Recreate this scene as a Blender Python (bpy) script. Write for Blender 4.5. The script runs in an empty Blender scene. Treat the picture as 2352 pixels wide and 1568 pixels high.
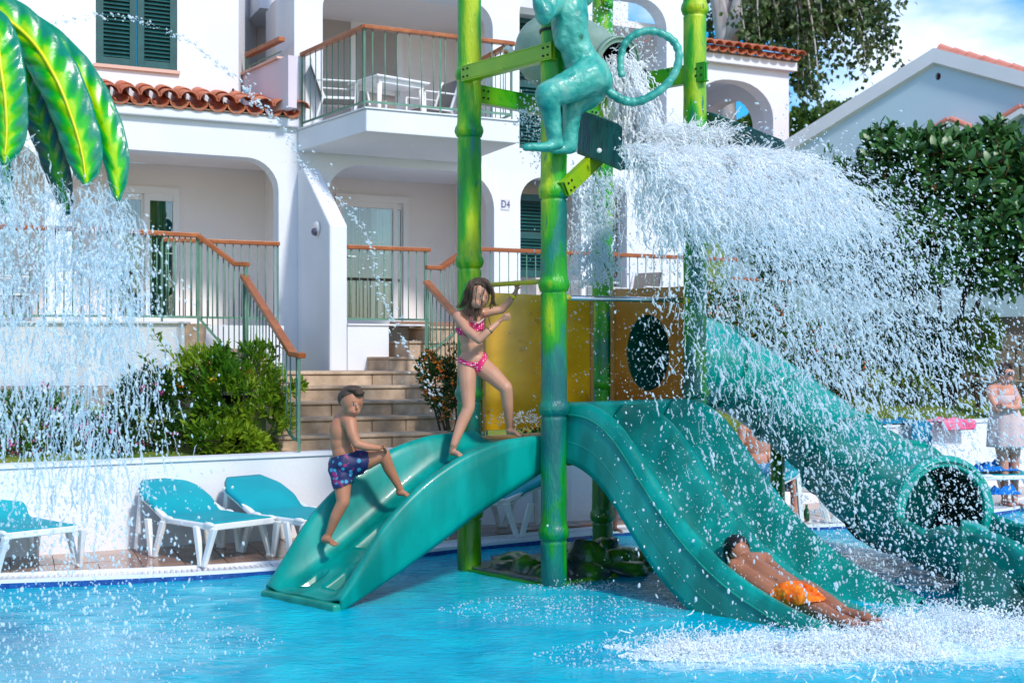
import bpy, bmesh, math, random
import numpy as np
from mathutils import Vector, Matrix, noise
from mathutils.geometry import tessellate_polygon
R = math.radians
rng = random.Random(7)
nr = np.random.RandomState(11)
S = bpy.context.scene
C = S.collection
# ------------------------------------------------------------------ camera
F = 2850.0; H = 1.75; CX = 1176.0; HY = 820.0      # focal length in px of a 2352 px wide picture, eye height, horizon row
cam_d = bpy.data.cameras.new('camera'); cam = bpy.data.objects.new('camera', cam_d); C.objects.link(cam)
cam.location = (0, 0, H); cam.rotation_euler = (R(90), 0, 0)
cam_d.sensor_width = 36; cam_d.lens = 36 * F / 2352; cam_d.shift_y = (HY - 784) / 2352
cam_d.clip_start = 0.1; cam_d.clip_end = 2000
cam_d.dof.use_dof = True; cam_d.dof.focus_distance = 9.7; cam_d.dof.aperture_fstop = 3.2
S.camera = cam
# ------------------------------------------------------------------ sky, sun, exposure
SUN = Vector((.60, -.80, 0)).normalized(); SEL = R(42)
SAZ = math.atan2(SUN.x, SUN.y)
w = bpy.data.worlds.new('World'); S.world = w; w.use_nodes = True
nt = w.node_tree; N = nt.nodes; Lk = nt.links; N.clear()
out = N.new('ShaderNodeOutputWorld'); bg = N.new('ShaderNodeBackground'); bg.inputs[1].default_value = .15
sky = N.new('ShaderNodeTexSky'); sky.sky_type = 'NISHITA'; sky.sun_disc = False
sky.sun_elevation = SEL; sky.sun_rotation = SAZ; sky.altitude = 0; sky.air_density = 1.0; sky.dust_density = .6; sky.ozone_density = 1.6
tc = N.new('ShaderNodeTexCoord'); mp = N.new('ShaderNodeMapping'); mp.inputs['Scale'].default_value = (1, 1, 2.6); mp.inputs['Location'].default_value = (.35, 0.1, .12)
nz = N.new('ShaderNodeTexNoise'); nz.inputs['Scale'].default_value = 2.6; nz.inputs['Detail'].default_value = 7; nz.inputs['Roughness'].default_value = .52
cr = N.new('ShaderNodeValToRGB'); cr.color_ramp.elements[0].position = .50; cr.color_ramp.elements[1].position = .68
mx = N.new('ShaderNodeMixRGB'); mx.inputs[2].default_value = (6.6, 6.8, 7.1, 1)
hs_ = N.new('ShaderNodeHueSaturation'); hs_.inputs['Saturation'].default_value = 1.75; hs_.inputs['Value'].default_value = .84
Lk.new(tc.outputs['Generated'], mp.inputs[0]); Lk.new(mp.outputs[0], nz.inputs[0]); Lk.new(nz.outputs[0], cr.inputs[0])
Lk.new(sky.outputs[0], hs_.inputs['Color']); Lk.new(hs_.outputs[0], mx.inputs[1]); Lk.new(cr.outputs[0], mx.inputs[0]); Lk.new(mx.outputs[0], bg.inputs[0]); Lk.new(bg.outputs[0], out.inputs[0])
sl = bpy.data.lights.new('sun', 'SUN'); sl.energy = 2.0; sl.angle = R(6.0); sl.color = (1, .95, .88)
so = bpy.data.objects.new('sun', sl); C.objects.link(so)
sdir = Vector((SUN.x * math.cos(SEL), SUN.y * math.cos(SEL), math.sin(SEL)))
so.rotation_euler = sdir.to_track_quat('Z', 'Y').to_euler(); so.location = (8, -6, 12)
S.view_settings.view_transform = 'Standard'; S.view_settings.look = 'None'; S.view_settings.gamma = 1
S.view_settings.use_curve_mapping = False; S.view_settings.exposure = .76
S.render.engine = 'CYCLES'; S.cycles.max_bounces = 12; S.cycles.diffuse_bounces = 10; S.cycles.glossy_bounces = 3; S.cycles.transparent_max_bounces = 48; S.cycles.transmission_bounces = 8
S.cycles.caustics_reflective = False; S.cycles.caustics_refractive = False
S.cycles.use_denoising = True
# ------------------------------------------------------------------ materials
MATS = {}
def M(name, c1, c2=None, rough=.5, scale=4., bump=0., bscale=60., metal=0., trans=0., ior=1.45, rnd=0., coat=0., detail=6., stretch=(1,1,1), ramp=(.35,.65), spec=.5, sub=0., coord='Object', transl=0.):
    m = bpy.data.materials.new(name); m.use_nodes = True; t = m.node_tree; n = t.nodes; l = t.links
    p = n['Principled BSDF']; o = n['Material Output']
    p.inputs['Roughness'].default_value = rough; p.inputs['Metallic'].default_value = metal
    p.inputs['Transmission Weight'].default_value = trans; p.inputs['IOR'].default_value = ior
    p.inputs['Coat Weight'].default_value = coat; p.inputs['Specular IOR Level'].default_value = spec
    if sub: p.inputs['Subsurface Weight'].default_value = sub; p.inputs['Subsurface Radius'].default_value = (.02,.008,.005)
    c1 = tuple(c1) + (1,); p.inputs['Base Color'].default_value = c1
    tc = n.new('ShaderNodeTexCoord'); mp = n.new('ShaderNodeMapping'); mp.inputs['Scale'].default_value = stretch
    l.new(tc.outputs[coord], mp.inputs[0]); col = None
    if c2 is not None:
        z = n.new('ShaderNodeTexNoise'); z.inputs['Scale'].default_value = scale; z.inputs['Detail'].default_value = detail
        l.new(mp.outputs[0], z.inputs[0])
        if rnd:
            oi = n.new('ShaderNodeObjectInfo'); ad = n.new('ShaderNodeMath'); ad.operation = 'MULTIPLY_ADD'
            ad.inputs[1].default_value = rnd; l.new(oi.outputs['Random'], ad.inputs[0]); l.new(z.outputs[0], ad.inputs[2]); src = ad.outputs[0]
        else: src = z.outputs[0]
        rp = n.new('ShaderNodeValToRGB'); rp.color_ramp.elements[0].position = ramp[0]; rp.color_ramp.elements[1].position = ramp[1]
        rp.color_ramp.elements[0].color = c1; rp.color_ramp.elements[1].color = tuple(c2) + (1,)
        l.new(src, rp.inputs[0]); col = rp.outputs[0]; l.new(col, p.inputs['Base Color'])
    if bump:
        b = n.new('ShaderNodeTexNoise'); b.inputs['Scale'].default_value = bscale; b.inputs['Detail'].default_value = 5
        l.new(mp.outputs[0], b.inputs[0]); bp = n.new('ShaderNodeBump'); bp.inputs['Strength'].default_value = bump; bp.inputs['Distance'].default_value = .02
        l.new(b.outputs[0], bp.inputs['Height']); l.new(bp.outputs[0], p.inputs['Normal'])
    if transl:
        tr = n.new('ShaderNodeBsdfTranslucent'); ms = n.new('ShaderNodeMixShader'); ms.inputs[0].default_value = transl
        tr.inputs[0].default_value = c1
        if col: l.new(col, tr.inputs[0])
        l.new(p.outputs[0], ms.inputs[1]); l.new(tr.outputs[0], ms.inputs[2]); l.new(ms.outputs[0], o.inputs[0])
    MATS[name] = m; return m
def ramp_mat(name, stops, scale=3, rough=.3, coat=.3, bump=.1, bscale=30, stretch=(1,1,1), zmix=None, dist=.6, wear=None):
    """painted surface: several paint colours blended by noise; zmix=(z0,z1,k) shifts the paint with height as the painter did"""
    m = bpy.data.materials.new(name); m.use_nodes = True; t = m.node_tree; n = t.nodes; l = t.links; p = n['Principled BSDF']
    tc = n.new('ShaderNodeTexCoord'); mp = n.new('ShaderNodeMapping'); mp.inputs['Scale'].default_value = stretch; l.new(tc.outputs['Object'], mp.inputs[0])
    z = n.new('ShaderNodeTexNoise'); z.inputs['Scale'].default_value = scale; z.inputs['Detail'].default_value = 5; z.inputs['Distortion'].default_value = dist
    l.new(mp.outputs[0], z.inputs[0]); src = z.outputs[0]
    if zmix:
        sp = n.new('ShaderNodeSeparateXYZ'); l.new(tc.outputs['Object'], sp.inputs[0])
        mr = n.new('ShaderNodeMapRange'); mr.inputs[1].default_value = zmix[0]; mr.inputs[2].default_value = zmix[1]; mr.inputs[3].default_value = -zmix[2]; mr.inputs[4].default_value = zmix[2]
        l.new(sp.outputs[2], mr.inputs[0]); ad = n.new('ShaderNodeMath'); l.new(mr.outputs[0], ad.inputs[0]); l.new(src, ad.inputs[1]); src = ad.outputs[0]
    rp = n.new('ShaderNodeValToRGB'); e = rp.color_ramp.elements
    while len(e) < len(stops): e.new(.5)
    for k, (pos, c) in enumerate(stops): e[k].position = pos; e[k].color = tuple(c) + (1,)
    l.new(src, rp.inputs[0]); last = rp.outputs[0]
    if wear:
        z2 = n.new('ShaderNodeTexNoise'); z2.inputs['Scale'].default_value = wear[1]; z2.inputs['Detail'].default_value = 8; l.new(mp.outputs[0], z2.inputs[0])
        r2 = n.new('ShaderNodeValToRGB'); r2.color_ramp.elements[0].position = wear[2]; r2.color_ramp.elements[1].position = wear[2] + .08; l.new(z2.outputs[0], r2.inputs[0])
        mm = n.new('ShaderNodeMixRGB'); mm.inputs[2].default_value = tuple(wear[0]) + (1,); l.new(r2.outputs[0], mm.inputs[0]); l.new(last, mm.inputs[1]); last = mm.outputs[0]
    l.new(last, p.inputs['Base Color']); p.inputs['Roughness'].default_value = rough; p.inputs['Coat Weight'].default_value = coat; p.inputs['Coat Roughness'].default_value = .15
    if bump:
        b = n.new('ShaderNodeTexNoise'); b.inputs['Scale'].default_value = bscale; b.inputs['Detail'].default_value = 4; l.new(mp.outputs[0], b.inputs[0])
        bp = n.new('ShaderNodeBump'); bp.inputs['Strength'].default_value = bump; bp.inputs['Distance'].default_value = .02; l.new(b.outputs[0], bp.inputs['Height']); l.new(bp.outputs[0], p.inputs['Normal'])
    MATS[name] = m; return m
M('plaster', (.755,.765,.80), (.70,.715,.76), rough=.85, scale=1.1, bump=.12, bscale=35)
M('plaster_in', (.78,.72,.70), (.72,.67,.65), rough=.9, scale=.8, bump=.1, bscale=30)
M('plaster_pink', (.70,.62,.68), (.62,.55,.62), rough=.9, scale=.8)
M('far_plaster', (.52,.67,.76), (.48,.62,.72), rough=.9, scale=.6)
M('white_frame', (.74,.72,.72), rough=.35)
M('white_plastic', (.80,.80,.80), (.70,.71,.70), rough=.32, scale=6)
M('rail_wood', (.42,.13,.035), (.30,.08,.02), rough=.35, scale=10, stretch=(1,1,1), bump=.05, rnd=.2)
M('rail_metal', (.10,.22,.15), (.14,.28,.20), rough=.4, scale=9)
M('shutter', (.006,.085,.085), (.004,.06,.062), rough=.45, scale=8)
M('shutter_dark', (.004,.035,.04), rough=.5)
M('sill', (.65,.42,.34), rough=.7)
M('terracotta', (.46,.11,.05), (.62,.22,.11), rough=.65, scale=9, bump=.3, bscale=50, rnd=.45, ramp=(.4,.95))
M('mortar', (.26,.17,.12), rough=.9)
M('step_stone', (.66,.49,.34), (.44,.31,.21), rough=.9, scale=7, bump=.5, bscale=90, rnd=.15, detail=9)
M('wall_stone', (.50,.38,.29), (.33,.27,.23), rough=.9, scale=9, bump=.5, bscale=80, rnd=.4, ramp=(.3,.9))
M('stone_joint', (.16,.14,.12), rough=.95)
M('deck_tile', (.30,.155,.105), (.42,.25,.17), rough=.16, scale=5, bump=.06, bscale=40, rnd=.5, ramp=(.35,1.0), detail=8)
M('deck_grout', (.17,.10,.075), rough=.4)
M('gutter_white', (.78,.78,.80), rough=.3)
M('blue_tile', (.01,.05,.22), (.02,.10,.36), rough=.15, scale=30)
M('glass_dark', (.03,.05,.06), rough=.02, spec=.9)
M('fabric_teal', (.0,.40,.47), (.0,.34,.42), rough=.6, scale=3, bump=.15, bscale=160, transl=.15)
M('chair_fabric', (.22,.19,.18), rough=.8)
M('soil', (.05,.035,.02), (.02,.015,.01), rough=1, scale=6)
M('steel', (.55,.57,.6), rough=.22, metal=1.)
M('copper', (.5,.25,.13), rough=.35, metal=.8)
M('black', (.008,.009,.01), rough=.5)
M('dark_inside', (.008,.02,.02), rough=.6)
M('bark_pale', (.52,.50,.50), (.36,.27,.23), rough=.9, scale=3.5, stretch=(3,3,.6), bump=.5, bscale=14, ramp=(.45,.8))
M('bark', (.10,.07,.05), (.05,.035,.03), rough=.95, scale=5)
def leafm(n_, a, b, sc=1.2, tr=.3, ro=.45, ramp=(.38,.62), rnd=0): return M(n_, a, b, rough=ro, scale=sc, transl=tr, ramp=ramp, detail=8, rnd=rnd)
leafm('leaf_bright', (.06,.18,.008), (.26,.38,.015), 1.6)
leafm('leaf_dark', (.012,.055,.010), (.035,.11,.015), 2.)
leafm('leaf_mid', (.02,.09,.012), (.075,.20,.018), 1.8)
leafm('leaf_poplar', (.03,.085,.016), (.11,.15,.05), 2.5, .25)
leafm('leaf_rubber', (.008,.06,.028), (.045,.14,.028), 1.5, .12, .38, (.3,.7), rnd=.35)
leafm('leaf_rubber_new', (.30,.20,.06), (.42,.13,.07), 4, .2, .6)
leafm('leaf_hill', (.03,.09,.012), (.11,.19,.02), .35, .2, .7)
leafm('grass', (.10,.20,.012), (.26,.30,.035), .7, .3, .6)
M('lawn', (.09,.17,.012), (.20,.24,.03), rough=.95, scale=1.2, bump=.5, bscale=60)
M('flower_pink', (.62,.03,.28), (.75,.25,.45), rough=.6, scale=20)
M('flower_orange', (.85,.13,.01), (.80,.30,.02), rough=.6, scale=20)
M('flower_yellow', (.75,.62,.02), rough=.6)
M('flower_red', (.7,.04,.01), (.8,.16,.01), rough=.6, scale=20)
# painted play structure
M('tube', (.0,.31,.26), (.0,.24,.20), rough=.3, scale=3, coat=.12)
M('slide', (.0,.165,.135), (.0,.29,.245), rough=.33, scale=4, coat=.1, spec=.3, bump=.05, bscale=14, stretch=(1,1,.35), detail=10, ramp=(.38,.62))
M('slide_worn', (.0,.17,.12), (.01,.32,.24), rough=.3, scale=3, coat=.15, bump=.06, bscale=18, stretch=(2,2,.5), detail=9)
M('tube_light', (.0,.33,.28), (.0,.26,.22), rough=.3, scale=3, coat=.15)
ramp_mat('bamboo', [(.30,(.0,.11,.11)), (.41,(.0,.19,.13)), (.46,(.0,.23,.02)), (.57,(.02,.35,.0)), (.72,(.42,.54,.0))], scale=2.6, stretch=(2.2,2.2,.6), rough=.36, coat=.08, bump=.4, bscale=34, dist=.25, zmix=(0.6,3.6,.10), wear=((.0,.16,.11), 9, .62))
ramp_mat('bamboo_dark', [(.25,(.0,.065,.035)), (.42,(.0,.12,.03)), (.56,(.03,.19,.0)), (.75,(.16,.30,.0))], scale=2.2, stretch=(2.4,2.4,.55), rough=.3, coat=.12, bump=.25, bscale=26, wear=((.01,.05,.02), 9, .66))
ramp_mat('beam_green', [(.3,(.0,.18,.0)), (.5,(.02,.29,.0)), (.72,(.22,.44,.0))], scale=1.6, rough=.35, coat=.2, bump=.08, wear=((.01,.05,.02), 14, .68))
ramp_mat('beam_yellow', [(.3,(.12,.36,.0)), (.6,(.34,.48,.0)), (.8,(.38,.54,.01))], scale=1.6, rough=.35, coat=.2, bump=.08, wear=((.02,.09,.02), 16, .69))
ramp_mat('monkey', [(.28,(.0,.16,.16)), (.42,(.015,.28,.23)), (.52,(.05,.38,.31)), (.66,(.13,.44,.36)), (.82,(.35,.42,.30))], scale=4.5, rough=.42, coat=.15, bump=.45, bscale=26, dist=.9, wear=((.0,.09,.05), 7, .66))
ramp_mat('plate_dark', [(.3,(.004,.05,.07)), (.5,(.006,.10,.10)), (.75,(.02,.17,.17))], scale=6, stretch=(5,5,.5), rough=.3, coat=.3, bump=.3, bscale=20)
ramp_mat('panel_gold', [(.3,(.50,.24,.003)), (.5,(.64,.35,.004)), (.75,(.75,.45,.008))], scale=1.8, stretch=(1,1,1.6), rough=.22, coat=.4, bump=.06, bscale=10, wear=((.42,.20,.01), 5, .64))
ramp_mat('panel_orange', [(.3,(.36,.12,.015)), (.55,(.48,.19,.02)), (.8,(.55,.25,.03))], scale=2.2, rough=.3, coat=.3, bump=.05)
M('panel_edge', (.50,.28,.08), (.40,.22,.07), rough=.5, scale=8)
M('bucket', (.36,.50,.42), (.26,.42,.33), rough=.35, scale=5, bump=.3, bscale=30, transl=.25)
M('yellow_paint', (.62,.50,.01), (.35,.30,.10), rough=.35, scale=18, bump=.3, bscale=60, ramp=(.5,.7))
ramp_mat('rock', [(.34,(.012,.03,.03)), (.46,(.05,.07,.06)), (.54,(.02,.12,.01)), (.64,(.05,.22,.005)), (.76,(.38,.26,.09))], scale=3.6, rough=.35, coat=.4, bump=.6, bscale=18)
ramp_mat('leaf_paint', [(.30,(.0,.13,.09)), (.42,(.0,.26,.03)), (.54,(.03,.40,.005)), (.68,(.35,.55,.0)), (.8,(.6,.62,.01))], scale=3.2, stretch=(1,1,1), rough=.18, coat=.6, bump=.2, bscale=12, dist=1.2)
M('leaf_rib', (.72,.66,.01), rough=.25, coat=.5)
ramp_mat('leaf_paint_dark', [(.32,(.0,.06,.05)), (.5,(.0,.12,.03)), (.66,(.02,.24,.01)), (.8,(.15,.35,.0))], scale=3, rough=.2, coat=.6, bump=.2, bscale=12)
# people
M('skin_tan', (.46,.195,.108), (.38,.155,.082), rough=.46, scale=5, sub=.15, coat=.04, bump=.12, bscale=140)
M('skin_girl', (.56,.285,.185), (.48,.235,.15), rough=.46, scale=5, sub=.15, coat=.04, bump=.12, bscale=140)
M('skin_dark', (.42,.16,.08), (.34,.12,.06), rough=.35, scale=6, sub=.1, coat=.2)
M('skin_woman', (.62,.28,.20), (.55,.23,.15), rough=.45, scale=6, sub=.1)
M('hair_brown', (.035,.018,.011), (.075,.038,.022), rough=.4, scale=30, stretch=(3,3,.5), bump=.5, bscale=60)
M('hair_wet', (.03,.016,.010), (.10,.055,.03), rough=.3, scale=22, stretch=(4,4,.4), bump=.5, bscale=60)
M('hair_black', (.008,.006,.006), rough=.3, bump=.5, bscale=80)
M('lips', (.42,.13,.11), rough=.35)
M('eye_white', (.7,.7,.7), rough=.15)
M('swim_orange', (.90,.10,.0), (.95,.24,.0), rough=.6, scale=14, bump=.6, bscale=30)
M('yellow_band', (.85,.65,.0), rough=.4)
M('gold', (.7,.45,.15), metal=1., rough=.3)
M('dress', (.62,.48,.47), (.52,.40,.40), rough=.85, scale=10, bump=.3, bscale=25)
M('blue_towel', (.0,.22,.35), (.0,.10,.22), rough=.95, scale=12, bump=.6, bscale=60)
M('blue_cloth', (.0,.16,.55), rough=.9, bump=.6, bscale=50)
M('pink_cloth', (.85,.25,.35), (.8,.10,.25), rough=.9, scale=7, bump=.5, bscale=50)
M('white_cloth', (.7,.72,.78), (.35,.5,.62), rough=.9, scale=16, bump=.6, bscale=40)
M('magenta_cloth', (.75,.02,.22), rough=.8)
M('bottle', (.01,.09,.03), rough=.1)
M('lamp_warm', (.8,.4,.05), rough=.4)
def pattern_mat(name, base, col, scale, size, kind='dots', col2=None):
    m = bpy.data.materials.new(name); m.use_nodes = True; t = m.node_tree; n = t.nodes; l = t.links; p = n['Principled BSDF']; p.inputs['Roughness'].default_value = .6
    tc = n.new('ShaderNodeTexCoord'); v = n.new('ShaderNodeTexVoronoi'); v.inputs['Scale'].default_value = scale
    v.inputs['Randomness'].default_value = .25 if kind == 'dots' else 1.
    l.new(tc.outputs['Object'], v.inputs[0])
    r = n.new('ShaderNodeValToRGB'); r.color_ramp.interpolation = 'LINEAR'
    r.color_ramp.elements[0].position = size; r.color_ramp.elements[1].position = size + .08
    r.color_ramp.elements[0].color = tuple(col) + (1,); r.color_ramp.elements[1].color = tuple(base) + (1,)
    l.new(v.outputs['Distance'], r.inputs[0]); last = r.outputs[0]
    if col2:
        z = n.new('ShaderNodeTexNoise'); z.inputs['Scale'].default_value = scale * .7; l.new(tc.outputs['Object'], z.inputs[0])
        r2 = n.new('ShaderNodeValToRGB'); r2.color_ramp.elements[0].position = .60; r2.color_ramp.elements[1].position = .64; l.new(z.outputs[0], r2.inputs[0])
        mm = n.new('ShaderNodeMixRGB'); mm.inputs[2].default_value = tuple(col2) + (1,); l.new(r2.outputs[0], mm.inputs[0]); l.new(last, mm.inputs[1]); last = mm.outputs[0]
    l.new(last, p.inputs['Base Color']); MATS[name] = m; return m
pattern_mat('polka', (.62,.008,.12), (.9,.85,.88), 62, .24)
pattern_mat('palm_trunks', (.006,.012,.08), (.03,.25,.42), 21, .30, 'leaf', (.22,.01,.11))
pattern_mat('comic_trunks', (.0,.32,.52), (.6,.02,.04), 16, .28, 'leaf', (.5,.35,.02))
pattern_mat('check_shorts', (.04,.22,.42), (.45,.62,.75), 24, .30, 'leaf')
def curtain_mat():
    m = bpy.data.materials.new('curtain'); m.use_nodes = True; t = m.node_tree; n = t.nodes; l = t.links; p = n['Principled BSDF']; p.inputs['Roughness'].default_value = .8
    tc = n.new('ShaderNodeTexCoord'); mp = n.new('ShaderNodeMapping'); mp.inputs['Scale'].default_value = (1,.46,0)
    z = n.new('ShaderNodeTexNoise'); z.inputs['Scale'].default_value = 13; z.inputs['Detail'].default_value = 4
    l.new(tc.outputs['Object'], mp.inputs[0]); l.new(mp.outputs[0], z.inputs[0])
    r = n.new('ShaderNodeValToRGB'); e = r.color_ramp.elements; e[0].position = .35; e[0].color = (.03,.13,.14,1); e[1].position = .7; e[1].color = (.22,.20,.17,1)
    q = e.new(.5); q.color = (.42,.42,.38,1); q = e.new(.56); q.color = (.01,.08,.10,1); q = e.new(.60); q.color = (.34,.34,.31,1)
    l.new(z.outputs[0], r.inputs[0]); l.new(r.outputs[0], p.inputs['Base Color']); MATS['curtain'] = m
curtain_mat()
def glass_mat():
    m = bpy.data.materials.new('pane_glass'); m.use_nodes = True; t = m.node_tree; n = t.nodes; l = t.links; n.remove(n['Principled BSDF'])
    g = n.new('ShaderNodeBsdfGlossy'); g.inputs['Roughness'].default_value = .01; g.inputs[0].default_value = (.9,.95,1,1)
    tr = n.new('ShaderNodeBsdfTransparent'); tr.inputs[0].default_value = (.72,.80,.80,1)
    fr = n.new('ShaderNodeFresnel'); fr.inputs[0].default_value = 1.55
    ms = n.new('ShaderNodeMixShader'); mm = n.new('ShaderNodeMath'); mm.operation = 'MULTIPLY_ADD'; mm.inputs[1].default_value = 1.2; mm.inputs[2].default_value = .05
    l.new(fr.outputs[0], mm.inputs[0]); l.new(mm.outputs[0], ms.inputs[0]); l.new(tr.outputs[0], ms.inputs[1]); l.new(g.outputs[0], ms.inputs[2]); l.new(ms.outputs[0], n['Material Output'].inputs[0])
    MATS['pane_glass'] = m
glass_mat()
def drop_mat(name, col, alpha, rough=.06, tr=.5):
    """airy water: mostly clear, partly scattering the daylight as broken water does"""
    m = bpy.data.materials.new(name); m.use_nodes = True; t = m.node_tree; n = t.nodes; l = t.links; p = n['Principled BSDF']; c = tuple(col) + (1,)
    p.inputs['Base Color'].default_value = c; p.inputs['Roughness'].default_value = rough; p.inputs['IOR'].default_value = 1.33; p.inputs['Specular IOR Level'].default_value = .7
    tl = n.new('ShaderNodeBsdfTranslucent'); tl.inputs[0].default_value = c
    m1 = n.new('ShaderNodeMixShader'); m1.inputs[0].default_value = tr; l.new(p.outputs[0], m1.inputs[1]); l.new(tl.outputs[0], m1.inputs[2])
    ts = n.new('ShaderNodeBsdfTransparent'); ts.inputs[0].default_value = (.97,.99,1,1); ms = n.new('ShaderNodeMixShader'); ms.inputs[0].default_value = alpha
    l.new(ts.outputs[0], ms.inputs[1]); l.new(m1.outputs[0], ms.inputs[2]); l.new(ms.outputs[0], n['Material Output'].inputs[0]); MATS[name] = m
drop_mat('drop', (.90,.96,1.), .62, .05, .45)
drop_mat('drop_dense', (.97,.99,1.), .80, .15, .35)
drop_mat('drop_near', (.88,.96,1.), .50, .05, .5)
drop_mat('foam', (.97,.99,1.), .9, .3, .3)
def water_mat():
    m = bpy.data.materials.new('pool_water'); m.use_nodes = True; t = m.node_tree; n = t.nodes; l = t.links; p = n['Principled BSDF']
    p.inputs['Roughness'].default_value = .06; p.inputs['IOR'].default_value = 1.33; p.inputs['Specular IOR Level'].default_value = .4
    tc = n.new('ShaderNodeTexCoord')
    def nz(sc, st, det=4, dis=.4):
        mp = n.new('ShaderNodeMapping'); mp.inputs['Scale'].default_value = st; l.new(tc.outputs['Object'], mp.inputs[0])
        z = n.new('ShaderNodeTexNoise'); z.inputs['Scale'].default_value = sc; z.inputs['Detail'].default_value = det; z.inputs['Distortion'].default_value = dis; l.new(mp.outputs[0], z.inputs[0]); return z
    a = nz(2.4, (1,1,1)); r = n.new('ShaderNodeValToRGB'); r.color_ramp.elements[0].position = .3; r.color_ramp.elements[1].position = .7
    r.color_ramp.elements[0].color = (.0,.34,.50,1); r.color_ramp.elements[1].color = (.0,.50,.62,1); l.new(a.outputs[0], r.inputs[0])
    fo = nz(9, (.55,1.5,1), 8, 1.6); col = r.outputs[0]
    for (cx, cy, rx, ry, st) in ((2.45,7.45,1.9,.62,1.),(1.35,7.1,1.0,.35,.8),(3.3,8.0,1.3,.7,.9),(-2.6,7.2,1.6,1.6,.22)):
        mp = n.new('ShaderNodeMapping'); mp.vector_type = 'POINT'; mp.inputs['Location'].default_value = (-cx/rx,-cy/ry,0); mp.inputs['Scale'].default_value = (1/rx,1/ry,0); l.new(tc.outputs['Object'], mp.inputs[0])
        ln = n.new('ShaderNodeVectorMath'); ln.operation = 'LENGTH'; l.new(mp.outputs[0], ln.inputs[0])
        mr = n.new('ShaderNodeMapRange'); mr.inputs[1].default_value = 1.15; mr.inputs[2].default_value = .1; mr.inputs[3].default_value = -.35; mr.inputs[4].default_value = .30; l.new(ln.outputs['Value'], mr.inputs[0])
        ad = n.new('ShaderNodeMath'); l.new(mr.outputs[0], ad.inputs[0]); l.new(fo.outputs[0], ad.inputs[1])
        m2 = n.new('ShaderNodeMapRange'); m2.inputs[1].default_value = .44; m2.inputs[2].default_value = .66; m2.inputs[4].default_value = st; l.new(ad.outputs[0], m2.inputs[0])
        mm = n.new('ShaderNodeMixRGB'); mm.inputs[2].default_value = (.62,.84,.92,1); l.new(m2.outputs[0], mm.inputs[0]); l.new(col, mm.inputs[1]); col = mm.outputs[0]
    l.new(col, p.inputs['Base Color'])
    b = nz(7, (1,2.2,1), 5, 1.0); c = nz(26, (1,1.6,1), 3, .6)
    b1 = n.new('ShaderNodeBump'); b1.inputs['Strength'].default_value = .5; b1.inputs['Distance'].default_value = .045; l.new(b.outputs[0], b1.inputs['Height'])
    b2 = n.new('ShaderNodeBump'); b2.inputs['Strength'].default_value = .35; b2.inputs['Distance'].default_value = .012; l.new(c.outputs[0], b2.inputs['Height']); l.new(b1.outputs[0], b2.inputs['Normal'])
    l.new(b2.outputs[0], p.inputs['Normal']); MATS['pool_water'] = m
water_mat()
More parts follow.
